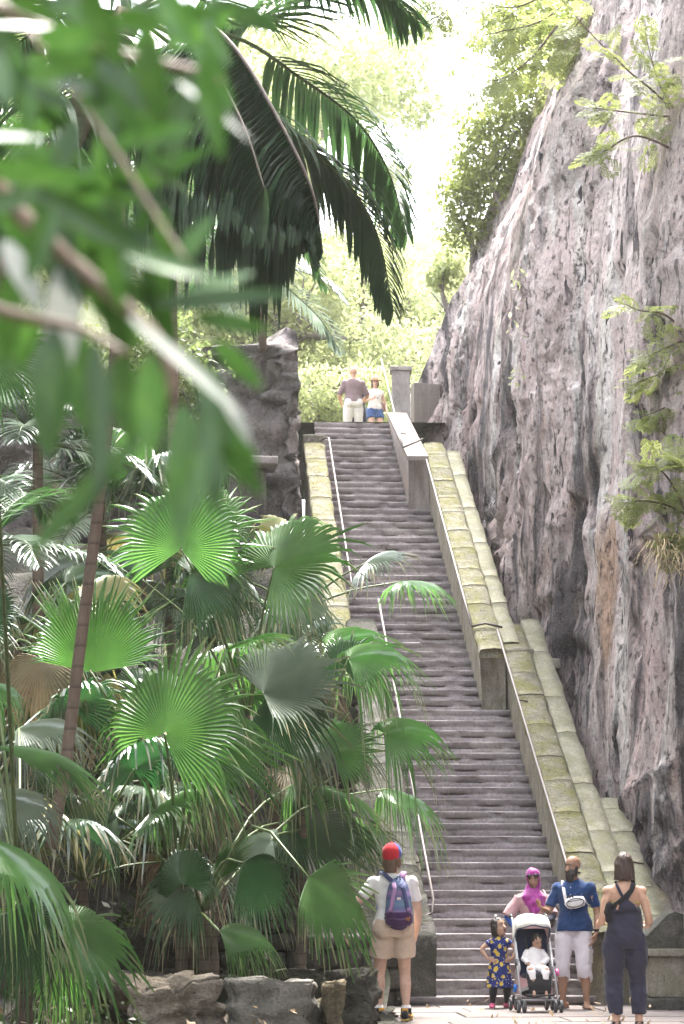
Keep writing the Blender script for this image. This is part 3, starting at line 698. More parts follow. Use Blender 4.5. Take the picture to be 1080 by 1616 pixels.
# ---------------------------------------------------------------- loose rocks, low walls on the left
def boulder(c, size, rz, seed, mat, name='boulder', parent=None, label=None, group=None, cuts=14, amp=0.10, strata=0.03, cat='rock', shear=0.0):
    bm = bmesh.new(); bmesh.ops.create_cube(bm, size=1)
    bmesh.ops.bevel(bm, geom=bm.edges[:], offset=0.035, segments=2, affect='EDGES')
    bmesh.ops.subdivide_edges(bm, edges=bm.edges[:], cuts=cuts // 4, use_grid_fill=True)
    bmesh.ops.subdivide_edges(bm, edges=[e for e in bm.edges if e.calc_length() > 0.12], cuts=2, use_grid_fill=True)
    rot = Matrix.Rotation(rz, 3, 'Z'); c = Vector(c)
    for v in bm.verts:
        q = Vector((v.co.x * size[0], v.co.y * size[1], v.co.z * size[2])); q.x += shear * q.z
        n = Vector((v.co.x, v.co.y, v.co.z)).normalized()
        vd, vp = mnoise.voronoi(q * 2.3 + Vector((seed, 0, 0))); d = amp * 0.9 * (mnoise.cell(vp[0] * 3.3) - 0.5) - 0.03 * smoothstep(0.10, 0.0, vd[1] - vd[0]) + amp * fbm(q, 1.4 / max(0.3, min(size)), 4, seed) + strata * math.sin(q.z * 28 + 4 * nz(q, 1.5, seed))
        cr = nz((q.x * 2.2, q.y * 2.2, q.z * 2.6), 1.0, seed + 3); d -= 0.06 * smoothstep(0.09, 0.0, abs(cr)) * min(1, amp * 14)
        v.co = c + rot @ (q + n * d)
    vs = [tuple(v.co) for v in bm.verts]; bm.verts.index_update(); fs = [tuple(v.index for v in f.verts) for f in bm.faces]; bm.free()
    o = mesh_obj(name, vs, fs, mat, parent, True, loc=(c.x, c.y, 0) if parent is None else None)
    if label: tag(o, label, cat, group)
    return o
M['block'] = rockmat('grey_block', (0.20, 0.19, 0.17), (0.36, 0.335, 0.30), (0.05, 0.048, 0.045), moss=(0.11, 0.115, 0.07), vstretch=1.0, dark_amt=0.5, scale=2.2, bump=0.6, mossamt=0.3)
M['flaky'] = rockmat('flaky_stone', (0.20, 0.165, 0.11), (0.36, 0.30, 0.20), (0.05, 0.045, 0.035), vstretch=2.2, dark_amt=0.7, scale=2.5, bump=0.9)
g = 'rocks edging the palm bed'
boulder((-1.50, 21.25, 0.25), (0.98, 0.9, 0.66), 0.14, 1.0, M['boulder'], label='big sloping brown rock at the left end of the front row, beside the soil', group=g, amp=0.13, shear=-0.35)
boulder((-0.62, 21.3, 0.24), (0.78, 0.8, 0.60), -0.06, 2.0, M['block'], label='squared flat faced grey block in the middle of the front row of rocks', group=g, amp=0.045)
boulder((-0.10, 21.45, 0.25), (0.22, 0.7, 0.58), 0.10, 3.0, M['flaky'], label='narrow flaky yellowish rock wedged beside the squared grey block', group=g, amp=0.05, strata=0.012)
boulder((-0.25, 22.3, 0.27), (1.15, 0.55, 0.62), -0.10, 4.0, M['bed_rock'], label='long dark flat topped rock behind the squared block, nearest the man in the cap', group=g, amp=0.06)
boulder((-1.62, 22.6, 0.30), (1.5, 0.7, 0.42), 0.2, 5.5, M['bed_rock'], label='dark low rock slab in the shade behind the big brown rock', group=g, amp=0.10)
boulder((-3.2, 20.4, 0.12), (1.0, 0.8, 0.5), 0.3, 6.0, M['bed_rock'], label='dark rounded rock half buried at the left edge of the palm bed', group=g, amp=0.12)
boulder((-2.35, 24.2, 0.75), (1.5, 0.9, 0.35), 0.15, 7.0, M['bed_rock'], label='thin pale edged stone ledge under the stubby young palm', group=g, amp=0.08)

def masonry(name, label, p0, p1, z0, z1, stone, depth, seed, mat, flat=0.6):
    """coursed rubble wall made of separate stones between two plan points"""
    w = empty(name, (p0[0], p0[1], z0), label, 'stone wall')
    d = Vector((p1[0] - p0[0], p1[1] - p0[1], 0)); L = d.length; d.normalize(); nrm = Vector((d.y, -d.x, 0)); r = random.Random(seed)
    m = MB(); c = Vector(((p0[0] + p1[0]) / 2, (p0[1] + p1[1]) / 2, (z0 + z1) / 2)) - nrm * (depth * 0.6)
    m.box(c, (L * 0.99, depth * 0.8, (z1 - z0) * 0.96), Matrix.Rotation(math.atan2(d.y, d.x), 3, 'Z')); m.build('mortar_core', M['soil'], w, smooth=False)
    z = z0
    while z < z1 - 0.03:
        h = min(stone * flat * r.uniform(0.75, 1.25), z1 - z); x = -r.uniform(0, stone * 0.5)
        while x < L:
            wd = stone * r.uniform(0.7, 1.6); x0, x1 = max(x, 0), min(x + wd, L)
            if x1 - x0 > 0.05:
                bm = bmesh.new(); bmesh.ops.create_cube(bm, size=1); bmesh.ops.bevel(bm, geom=bm.edges[:], offset=0.16, segments=1, affect='EDGES')
                bmesh.ops.subdivide_edges(bm, edges=bm.edges[:], cuts=1, use_grid_fill=True)
                cc = Vector((p0[0], p0[1], 0)) + d * ((x0 + x1) / 2) + nrm * r.uniform(-0.02, 0.05) + Vector((0, 0, z + h / 2)); sd = r.uniform(0, 99)
                rt = Matrix.Rotation(math.atan2(d.y, d.x) + r.uniform(-0.1, 0.1), 3, 'Z') @ Matrix.Rotation(r.uniform(-0.06, 0.06), 3, 'Y')
                for v in bm.verts:
                    q = Vector((v.co.x * (x1 - x0 - 0.012), v.co.y * depth * 0.7, v.co.z * (h - 0.012)))
                    q += Vector((nz(q, 5, sd), nz(q, 5, sd + 3), nz(q, 5, sd + 6))) * 0.035; v.co = cc + rt @ q
                bm.verts.index_update()
                mesh_obj('stone', [tuple(v.co) for v in bm.verts], [tuple(v.index for v in f.verts) for f in bm.faces], mat, w); bm.free()
            x += wd
        z += h
    return w
masonry('rubble_wall', 'dark rubble stone wall between the palms left of the man in the cap', (-1.75, 24.6), (-0.45, 24.9), 0.5, 1.62, 0.20, 0.3, 2, M['rubble'], 0.8)
masonry('retaining_wall', 'low dark block wall running behind the man in the cap to the stair foot', (-0.55, 26.0), (0.66, 27.2), -0.02, 0.84, 0.42, 0.35, 3, M['rubble'], 0.55)
masonry('terrace_wall', 'old grey terrace wall deep behind the fan palms under the left parapet', (-2.6, 29.6), (0.20, 30.1), 2.0, 4.1, 0.55, 0.4, 4, M['rubble'], 0.6)
masonry('terrace_wall', 'grey terrace wall behind the far left palms beside the thin leaning trunk', (-6.0, 29.5), (-2.9, 29.9), 2.0, 4.6, 0.6, 0.4, 5, M['rubble'], 0.6)
# ---------------------------------------------------------------- foliage materials
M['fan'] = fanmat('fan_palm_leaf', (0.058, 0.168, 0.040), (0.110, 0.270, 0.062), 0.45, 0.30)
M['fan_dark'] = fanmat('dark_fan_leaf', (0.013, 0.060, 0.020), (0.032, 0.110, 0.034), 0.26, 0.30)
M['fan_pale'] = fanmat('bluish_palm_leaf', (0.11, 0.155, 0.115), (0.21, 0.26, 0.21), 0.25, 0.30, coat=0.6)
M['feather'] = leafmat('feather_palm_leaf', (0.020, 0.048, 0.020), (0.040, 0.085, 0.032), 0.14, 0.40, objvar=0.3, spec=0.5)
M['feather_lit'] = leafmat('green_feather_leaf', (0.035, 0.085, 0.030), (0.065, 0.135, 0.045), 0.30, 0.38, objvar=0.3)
M['dry'] = leafmat('dry_leaf', (0.20, 0.14, 0.08), (0.34, 0.26, 0.16), 0.2, 0.7)
M['near'] = leafmat('broad_leaf', (0.022, 0.070, 0.014), (0.056, 0.130, 0.028), 0.30, 0.30, objvar=0.9, spec=0.45)
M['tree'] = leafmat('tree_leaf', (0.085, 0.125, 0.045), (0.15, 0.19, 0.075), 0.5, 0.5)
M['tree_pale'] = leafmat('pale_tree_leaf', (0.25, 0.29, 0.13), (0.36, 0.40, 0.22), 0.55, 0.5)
M['lacy'] = leafmat('lacy_leaf', (0.20, 0.25, 0.075), (0.28, 0.32, 0.12), 0.55, 0.5)
M['weed'] = leafmat('weed_leaf', (0.03, 0.06, 0.02), (0.08, 0.11, 0.04), 0.3, 0.45)
M['straw'] = plain('straw', (0.42, 0.33, 0.19), 0.8, 0, 20, 0.3)
def barkmat(name, a, b, ring=0.0):
    t = NT(name); co = t.pos(); n = t.noise(t.mapping(co, (1, 1, 0.4)), 14, 6, 0.7); c = t.ramp(n, [(0.3, a), (0.7, b)])
    if ring:
        z = t.sep(co)[2]; w = t.math('FRACT', t.math('MULTIPLY', z, ring)); k = t.ramp(w, [(0.0, 1), (0.10, 0.7), (0.2, 0), (1, 0)])
        c = t.mix(t.math('MULTIPLY', k, 0.5), c, tuple(x * 0.3 for x in a))
    t.color(c); t.rough(0.85); t.bump(n, 0.5, 0.02); return t.m
M['ringed'] = barkmat('ringed_palm_trunk', (0.135, 0.098, 0.072), (0.225, 0.17, 0.128), 5.5)
M['bark'] = barkmat('grey_bark', (0.10, 0.085, 0.075), (0.22, 0.19, 0.17))
M['fibre'] = barkmat('fibrous_trunk', (0.07, 0.055, 0.04), (0.16, 0.12, 0.09), 9)
M['petiole'] = plain('petiole', (0.10, 0.145, 0.05), 0.45, 0, 15, 0.25)
M['petiole_brown'] = plain('brown_petiole', (0.15, 0.115, 0.095), 0.55, 0, 15, 0.25)
M['twig'] = plain('twig_bark', (0.11, 0.075, 0.055), 0.7, 0, 20, 0.3)

def fan_blade(hub, d, n, Rad, r, nseg=54, spread=150, split=0.60, droop=0.18, tip=0.22, cup=0.10, fold=0.05):
    """pleated costapalmate blade: ribs arch away from a drooping midrib, free tips hang"""
    d = Vector(d).normalized(); n = Vector(n); n = (n - d * n.dot(d)).normalized(); s = d.cross(n)
    hub = Vector(hub); A = math.radians(spread * r.uniform(0.88, 0.97)); st = [0.02, 0.2, 0.4, split, split + 0.1, split + 0.2, split + 0.31, 1.0]
    global BLADE
    BLADE = []; vs, fs = [], []; da = 2 * A / nseg; ns = len(st); costa = r.uniform(0.10, 0.36); wing = r.uniform(0.15, 0.55); skew = r.uniform(-0.22, 0.22); gap = [1.0] * nseg
    wob = [r.uniform(-1, 1) for _ in range(8)]
    def shape(a, q):
        """offset along the normal (in radii): arched midrib, wings folded back, slow waves"""
        w = sum(wob[i] * math.cos((i * 0.9 + 0.6) * a + i * 2.1) for i in range(5)) * 0.035
        return cup * q * q * (0.4 + 0.6 * abs(math.sin(a))) - costa * q * q * max(0, math.cos(a)) - wing * q * q * (1 - math.cos(a)) * 0.35 + skew * math.sin(a) * q * q * 0.6 + w * q * 1.5
    for i in range(nseg):
        am = -A + da * (i + 0.5); Lk = 1 - 0.34 * (abs(am) / A) ** 1.8 + 0.05 * math.sin(i * 1.9 + wob[0] * 3)
        L0 = Rad * (1 - 0.34 * (abs(am) / A) ** 1.8); L = Rad * Lk * r.uniform(0.80, 1.08); td = tip * r.choice((0.35, 0.7, 1.0, 1.5, 2.2)) * r.uniform(0.7, 1.3); tw = r.uniform(-0.07, 0.07); sp = split * r.uniform(0.8, 1.12)
        b = len(vs); hang = r.random() < 0.30; dry = r.choice((0.9, 1.0, 1.0, 1.06, 1.2))
        for k, q in enumerate(st):
            qq = q if q <= split else q
            wf = 1.0 if q <= sp else max(0.03, 1 - ((q - sp) / (1 - sp)) ** 1.25)
            for j in (-1, 0, 1):
                a = am + j * da / 2 * (wf * (1.0 if q <= sp else 0.92))
                base_L = Rad * (1 - 0.34 * (abs(a) / A) ** 1.8)
                rr_ = base_L * q if q <= split else L0 * split + (L - L0 * split) * (q - split) / (1 - split)
                if q > split: a += tw * (q - split)
                p = hub + (d * math.cos(a) + s * math.sin(a)) * rr_
                fo = fold * rr_ * (0.55 if j == 0 else -0.45) * (1 if q <= split else max(0.25, 1 - (q - split) * 1.3))
                p += n * (Rad * shape(a, q) + fo)
                z = -droop * Rad * q ** 2.0
                if q > split:
                    e = (q - split) / (1 - split); z -= td * Rad * e ** 1.6
                    if hang and e > 0.4: z -= 0.22 * Rad * (e - 0.4); p += (hub - p) * 0.16 * (e - 0.4)
                vs.append((p.x, p.y, p.z + z)); BLADE.append((q * dry, 1.0 if j == 0 else 0.0, 0, 1))
        for k in range(ns - 1):
            o = b + k * 3
            fs.append((o, o + 1, o + 4, o + 3)); fs.append((o + 1, o + 2, o + 5, o + 4))
    return vs, fs
def fan_frond(parent, base, hub, d, n, Rad, seed, mat, pmat=None, sag=0.12, pr=0.014, **kw):
    r = random.Random(seed); vs, fs = fan_blade(hub, d, n, Rad, r, **kw)
    f = mesh_obj('frond', vs, fs, mat, parent, smooth=False)
    ca = f.data.color_attributes.new('blade', 'FLOAT_COLOR', 'POINT'); ca.data.foreach_set('color', np.array(BLADE, dtype=np.float32).ravel())
    base, hub = Vector(base), Vector(hub); L = (hub - base).length
    mid = (base + hub) / 2 + Vector((0, 0, sag * L))
    m = MB(); pts = spline([base, mid, hub], 7); m.tube(pts, [pr * (1.4 - 0.7 * i / 6) for i in range(7)], 6); m.build('petiole', pmat or M['petiole'], f)
    return f
def trunk(parent, pts, r0, r1, mat, name='trunk', n=10, seed=0, rough=0.08):
    P_ = spline(pts, 18); m = MB(); m.tube(P_, [(r0 + (r1 - r0) * i / 17) * (1 + rough * nz((i * 0.9, seed, 0))) for i in range(18)], n); return m.build(name, mat, parent)
def leaf_strip(p, d, L, w, g, r, n=5, up=Vector((0, 0, 1))):
    """bending strip leaflet; returns verts (3 per station) and faces"""
    vs, fs = [], []; d = Vector(d).normalized(); p = Vector(p); st = L / (n - 1)
    wp = [0.45, 1.0, 0.95, 0.65, 0.04] if n == 5 else [max(0.05, math.sin(math.pi * (0.12 + 0.86 * i / (n - 1)))) for i in range(n)]
    for i in range(n):
        s = d.cross(up)
        if s.length < 0.05: s = Vector((1, 0, 0))
        s.normalize(); nn = s.cross(d); h = w * wp[i] / 2
        vs += [tuple(p - s * h + nn * h * 0.35), tuple(p), tuple(p + s * h + nn * h * 0.35)]
        p = p + d * st; d = (d + Vector((0, 0, -g * (i + 1) / n))).normalized()
    for i in range(n - 1):
        o = i * 3; fs += [(o, o + 1, o + 4, o + 3), (o + 1, o + 2, o + 5, o + 4)]
    return vs, fs
def feather_frond(parent, pts, L, seed, mat, pairs=40, w=0.045, g=0.5, ang=52, lift=0.15, prof=None, rr0=0.022, start=0.12, rmat=None, sides=(-1, 1), jit=0.12, nst=5):
    r = random.Random(seed); c = spline(pts, 40); m = MB()
    for k in range(pairs):
        t = start + (1 - start) * (k + 0.5) / pairs; i = t * 39; a = int(min(i, 38)); p = c[a].lerp(c[a + 1], i - a); T = (c[a + 1] - c[a]).normalized()
        S = T.cross(Vector((0, 0, 1)));
        if S.length < 0.1: S = Vector((1, 0, 0))
        S.normalize(); U = S.cross(T)
        al = math.radians(ang * (1.15 - 0.55 * t)); ll = L * ((math.sin(math.pi * min(1, 0.18 + 0.80 * t)) ** 0.6) if prof is None else prof(t)) * r.uniform(0.9, 1.08)
        for s in sides:
            d = T * math.cos(al) + S * s * math.sin(al) + U * (lift + r.uniform(-jit, jit)) + Vector((r.uniform(-1, 1), r.uniform(-1, 1), r.uniform(-1, 1))) * jit * 0.5
            v, f = leaf_strip(p, d, ll, w * r.uniform(0.85, 1.15), g * r.uniform(0.7, 1.4), r, nst); m.add(v, f)
    f = m.build('frond', mat, parent, smooth=False)
    m = MB(); m.tube(c, [rr0 * (1 - 0.75 * i / 39) for i in range(40)], 6); m.build('rachis', rmat or M['petiole'], f)
    return f

# ---------------------------------------------------------------- fan palms in the bed
G = 'fan palms in the rocky bed'
def palm(label, base, crown, seed, r0=0.065, r1=0.05, mat=None, group=G, name='fan_palm', cat='palm'):
    e = empty(name, base, label, cat, group)
    base, crown = Vector(base), Vector(crown)
    trunk(e, [base - Vector((0, 0, 0.15)), base.lerp(crown, 0.5) + Vector((0.03, 0, 0)), crown], r0, r1, mat or M['fibre'], seed=seed)
    return e
def F(pm, crown, hx, hy, Y, ang, Rpx, tilt, seed, mat='fan', dep=0.0, **kw):
    hub = P(hx, hy, Y); a = math.radians(ang); d = Vector((math.cos(a), dep, math.sin(a)))
    rj = random.Random(seed * 7 + 1); jt = 0.25 if seed in (11, 12, 13, 21, 22) else 1.0; tilt += jt * rj.uniform(-14, 14); yw = jt * rj.uniform(-0.55, 0.55); kw['spread'] = kw.get('spread', 150) * rj.uniform(0.78, 0.95)
    n = Vector((yw, -math.cos(math.radians(tilt)), math.sin(math.radians(tilt))))
    fan_frond(pm, crown, hub, d, n, Rpx / ppm(Y) * 1.08, seed, M[mat], **kw)
def gz(px, py, Y): return P(px, py, Y)
# A: large palm at mid left whose bright fan faces the viewer
A0 = P(285, 1400, 22.5); A0.z = 0.4; Ac = P(283, 1400, 22.5)
pa = palm('young fan palm with the brightest green fan, just right of the leaning trunk', A0, Ac, 1)
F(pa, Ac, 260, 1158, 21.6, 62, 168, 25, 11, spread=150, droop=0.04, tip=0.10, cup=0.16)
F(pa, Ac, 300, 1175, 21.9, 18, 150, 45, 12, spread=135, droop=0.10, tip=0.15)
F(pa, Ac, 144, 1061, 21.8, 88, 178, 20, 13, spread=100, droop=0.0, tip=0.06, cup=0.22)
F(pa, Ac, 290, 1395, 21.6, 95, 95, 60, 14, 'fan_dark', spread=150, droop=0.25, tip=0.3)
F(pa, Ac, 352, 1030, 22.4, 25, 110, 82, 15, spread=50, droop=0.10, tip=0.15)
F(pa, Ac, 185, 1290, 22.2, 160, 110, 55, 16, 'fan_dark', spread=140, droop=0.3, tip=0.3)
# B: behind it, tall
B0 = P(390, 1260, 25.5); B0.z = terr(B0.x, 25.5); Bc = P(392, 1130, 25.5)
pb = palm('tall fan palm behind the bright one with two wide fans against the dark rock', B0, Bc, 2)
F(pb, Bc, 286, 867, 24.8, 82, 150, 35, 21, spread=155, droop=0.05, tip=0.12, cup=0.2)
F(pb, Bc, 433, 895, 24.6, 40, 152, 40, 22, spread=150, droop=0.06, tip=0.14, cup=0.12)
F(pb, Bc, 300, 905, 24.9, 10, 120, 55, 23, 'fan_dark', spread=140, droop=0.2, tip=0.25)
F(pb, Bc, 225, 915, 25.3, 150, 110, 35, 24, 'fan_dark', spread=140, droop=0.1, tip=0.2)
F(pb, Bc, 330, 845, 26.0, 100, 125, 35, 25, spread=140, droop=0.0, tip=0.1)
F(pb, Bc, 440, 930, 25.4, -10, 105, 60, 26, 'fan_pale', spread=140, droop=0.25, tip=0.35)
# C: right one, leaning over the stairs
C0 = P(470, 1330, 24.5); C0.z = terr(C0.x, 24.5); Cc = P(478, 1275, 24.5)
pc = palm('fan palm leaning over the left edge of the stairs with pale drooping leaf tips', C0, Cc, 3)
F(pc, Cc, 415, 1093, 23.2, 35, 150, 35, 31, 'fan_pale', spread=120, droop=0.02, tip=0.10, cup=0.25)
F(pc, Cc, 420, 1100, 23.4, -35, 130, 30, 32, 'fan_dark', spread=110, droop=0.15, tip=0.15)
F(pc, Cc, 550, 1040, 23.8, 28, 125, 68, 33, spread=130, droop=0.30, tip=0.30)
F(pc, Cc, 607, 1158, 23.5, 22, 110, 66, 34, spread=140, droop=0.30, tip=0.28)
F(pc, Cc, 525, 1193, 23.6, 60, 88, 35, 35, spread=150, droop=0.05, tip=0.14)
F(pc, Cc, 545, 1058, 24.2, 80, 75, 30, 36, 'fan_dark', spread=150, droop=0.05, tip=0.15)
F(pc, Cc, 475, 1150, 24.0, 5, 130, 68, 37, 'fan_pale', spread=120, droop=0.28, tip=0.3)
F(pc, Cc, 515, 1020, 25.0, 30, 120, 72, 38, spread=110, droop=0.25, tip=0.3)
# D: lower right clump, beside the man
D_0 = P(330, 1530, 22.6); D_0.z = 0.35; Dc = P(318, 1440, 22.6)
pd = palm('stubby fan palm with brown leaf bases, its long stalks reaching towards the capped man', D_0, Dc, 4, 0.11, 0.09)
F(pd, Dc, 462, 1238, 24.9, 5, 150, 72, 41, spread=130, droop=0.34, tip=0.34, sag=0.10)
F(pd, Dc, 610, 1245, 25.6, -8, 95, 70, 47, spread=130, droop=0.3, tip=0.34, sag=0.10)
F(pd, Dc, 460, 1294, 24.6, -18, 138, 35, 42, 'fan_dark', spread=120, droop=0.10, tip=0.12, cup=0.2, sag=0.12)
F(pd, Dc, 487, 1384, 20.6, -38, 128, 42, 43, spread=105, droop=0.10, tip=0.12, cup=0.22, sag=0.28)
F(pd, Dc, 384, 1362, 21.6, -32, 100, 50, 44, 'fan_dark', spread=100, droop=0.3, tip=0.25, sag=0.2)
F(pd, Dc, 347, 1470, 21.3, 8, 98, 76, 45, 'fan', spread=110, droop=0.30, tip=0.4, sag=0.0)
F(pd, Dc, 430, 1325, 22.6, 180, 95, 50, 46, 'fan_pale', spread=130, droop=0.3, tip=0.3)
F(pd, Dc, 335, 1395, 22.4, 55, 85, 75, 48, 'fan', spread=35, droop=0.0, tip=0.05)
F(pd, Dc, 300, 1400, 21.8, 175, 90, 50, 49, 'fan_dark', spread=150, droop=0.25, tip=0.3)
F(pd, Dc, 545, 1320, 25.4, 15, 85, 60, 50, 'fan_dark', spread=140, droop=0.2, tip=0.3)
# broken dead leaf bases round the stubby trunk
r_ = random.Random(5)
for k in range(14):
    a = r_.uniform(0, 6.28); b = Dc + Vector((0.09 * math.cos(a), 0.09 * math.sin(a), r_.uniform(-0.55, -0.1))); m = MB()
    m.tube([b, b + Vector((0.10 * math.cos(a), 0.10 * math.sin(a), 0.22)), b + Vector((0.16 * math.cos(a), 0.16 * math.sin(a), r_.uniform(0.3, 0.5)))], [0.035, 0.028, 0.016], 6); m.build('leaf_base', M['fibre'], pd)
# E: lower left near palm
E0 = P(40, 1590, 18.2); E0.z = 0.1; Ec = P(30, 1430, 18.2)
pe = palm('low dark fan palm at the left edge with long drooping bluish leaf tips', E0, Ec, 5)
F(pe, Ec, -25, 1325, 16.8, -14, 172, 66, 51, 'fan', spread=120, droop=0.36, tip=0.30, sag=0.05)
F(pe, Ec, 108, 1466, 18.4, -35, 128, 38, 52, 'fan', spread=140, droop=0.12, tip=0.2)
F(pe, Ec, 20, 1440, 17.6, -60, 120, 30, 53, 'fan_dark', spread=130, droop=0.1, tip=0.3)
F(pe, Ec, -10, 1260, 18.8, 0, 120, 72, 54, 'fan_pale', spread=120, droop=0.3, tip=0.35)
F(pe, Ec, 95, 1500, 18.6, -75, 100, 30, 55, 'fan', spread=140, droop=0.1, tip=0.25)
F(pe, Ec, -10, 1180, 18.5, 5, 165, 80, 56, 'fan', spread=45, droop=0.18, tip=0.15)
F(pe, Ec, -30, 985, 19.5, 65, 95, 35, 57, 'fan_dark', spread=150, droop=0.05, tip=0.15)
F(pe, Ec, 30, 1150, 20.5, 20, 120, 60, 58, 'fan_pale', spread=120, droop=0.3, tip=0.35)
F(pe, Ec, -15, 560, 15.0, 15, 120, 15, 59, 'fan', spread=150, droop=0.05, tip=0.10, sag=0.02)
M['fan_yellow'] = fanmat('ageing_fan_leaf', (0.17, 0.18, 0.045), (0.30, 0.27, 0.09), 0.35, 0.4, coat=0.2)
M['fan_dead'] = fanmat('dead_fan_leaf', (0.15, 0.10, 0.06), (0.28, 0.21, 0.13), 0.2, 0.7, coat=0.0)
# F: random fan palms filling the slope
def random_palm(label, px, py_base, py_crown, Y, nf, seed, Rm=0.85, mats=('fan', 'fan_dark', 'fan_dark', 'fan_pale')):
    r = random.Random(seed); c = P(px, py_crown, Y); b = Vector((c.x + r.uniform(-0.15, 0.15), Y, min(terr(c.x, Y), c.z - 0.4)))
    e = palm(label, b, c, seed, 0.06, 0.045)
    for i in range(nf):
        az = 2 * math.pi * i / nf + r.uniform(-0.3, 0.3); el = math.radians(r.choice([75, 55, 40, 25, 5, -15]) + r.uniform(-8, 8))
        d = Vector((math.cos(az) * math.cos(el), math.sin(az) * math.cos(el), math.sin(el))); L = r.uniform(0.8, 1.5)
        hub = c + d * L + Vector((0, 0, -0.12 * L)); d2 = (d + Vector((0, 0, -0.25))).normalized()
        n = Vector((-math.cos(az) * math.sin(el), -math.sin(az) * math.sin(el), math.cos(el))) + Vector((0, -0.35, 0.1))
        mm = r.choice(mats); q_ = r.random(); mm = 'fan_yellow' if q_ < 0.09 else ('fan_dead' if q_ < 0.16 else mm)
        n = n + Vector((r.uniform(-.35, .35), r.uniform(-.35, .35), 0))
        if mm == 'fan_dead': d2 = (d2 + Vector((0, 0, -1.2))).normalized()
        fan_frond(e, c, hub, d2, n, Rm * r.uniform(0.75, 1.15), seed * 50 + i, M[mm], nseg=44, spread=r.uniform(120, 150), droop=r.uniform(0.1, 0.3), tip=r.uniform(0.15, 0.35), sag=0.05)
    return e
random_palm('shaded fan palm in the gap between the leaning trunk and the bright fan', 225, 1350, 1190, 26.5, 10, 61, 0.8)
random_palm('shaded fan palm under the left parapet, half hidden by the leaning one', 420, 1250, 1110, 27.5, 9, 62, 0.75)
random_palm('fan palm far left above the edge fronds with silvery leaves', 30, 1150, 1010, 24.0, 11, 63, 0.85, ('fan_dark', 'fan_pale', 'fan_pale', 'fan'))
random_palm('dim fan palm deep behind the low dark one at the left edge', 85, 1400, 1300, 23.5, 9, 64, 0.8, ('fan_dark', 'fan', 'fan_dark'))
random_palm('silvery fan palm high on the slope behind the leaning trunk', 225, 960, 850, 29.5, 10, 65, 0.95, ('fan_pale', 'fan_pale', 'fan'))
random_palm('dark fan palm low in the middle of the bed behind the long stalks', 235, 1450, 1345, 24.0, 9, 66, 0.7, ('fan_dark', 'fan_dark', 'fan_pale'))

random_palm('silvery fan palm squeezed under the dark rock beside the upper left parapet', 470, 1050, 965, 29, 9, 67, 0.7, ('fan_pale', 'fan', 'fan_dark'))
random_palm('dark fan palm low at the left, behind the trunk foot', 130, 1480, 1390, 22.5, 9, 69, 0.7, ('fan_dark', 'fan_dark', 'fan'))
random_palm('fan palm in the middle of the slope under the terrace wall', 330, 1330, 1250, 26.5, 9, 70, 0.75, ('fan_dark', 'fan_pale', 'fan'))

# the thin leaning ringed trunk; its crown is lost in the near leaves
tp = empty('slender_palm', P(88, 1312, 20.0), 'slender palm with a thin leaning brown ringed trunk', 'palm')
trunk(tp, [P(80, 1340, 20), P(105, 1195, 20), P(128, 1010, 20), P(148, 860, 20), P(160, 760, 20), P(178, 600, 20.2), P(195, 330, 20.6)], 0.056, 0.046, M['ringed'], seed=3, rough=0.03, n=12)
tc = P(195, 320, 20.6); r_ = random.Random(8)
for i in range(9):
    az = i * 0.7 + r_.uniform(-0.2, 0.2); L = r_.uniform(1.6, 2.3); o_ = Vector((math.cos(az), math.sin(az), 0))
    feather_frond(tp, [tc, tc + o_ * L * 0.4 + Vector((0, 0, 0.55)), tc + o_ * L * 0.8 + Vector((0, 0, 0.35)), tc + o_ * L * 1.05 + Vector((0, 0, -0.5))], 0.55, 80 + i, M['feather_lit'], pairs=34, w=0.05, g=0.5)

# ---------------------------------------------------------------- feather palms
GF = 'feather palms on the left'
def feather_palm(label, base, crown, seed, nf, Lf, Ll, mat, r0=0.085, pairs=34, w=0.04, els=(70, 50, 35, 15, -5), drop=0.5, group=GF):
    e = empty('feather_palm', base, label, 'palm', group); r = random.Random(seed); base, c = Vector(base), Vector(crown)
    trunk(e, [base, base.lerp(c, 0.5) + Vector((0.05, 0, 0)), c], r0, r0 * 0.75, M['ringed'], seed=seed)
    for i in range(nf):
        az = 2 * math.pi * i / nf + r.uniform(-0.25, 0.25); el = math.radians(r.choice(els) + r.uniform(-7, 7)); L = Lf * r.uniform(0.8, 1.1)
        h = Vector((math.cos(az), math.sin(az), 0)); ce, se = math.cos(el), math.sin(el)
        p1 = c + (h * ce + Vector((0, 0, se))) * L * 0.35; p2 = c + (h * ce * 1.05 + Vector((0, 0, se * 0.85))) * L * 0.72 - Vector((0, 0, drop * L * 0.16)); p3 = c + h * ce * L * 1.0 + Vector((0, 0, se * L * 0.7 - drop * L * 0.55))
        feather_frond(e, [c, p1, p2, p3], Ll, seed * 40 + i, mat if not isinstance(mat, tuple) else r.choice(mat), pairs=pairs, w=w, g=r.uniform(0.35, 0.7), rr0=0.018)
    return e
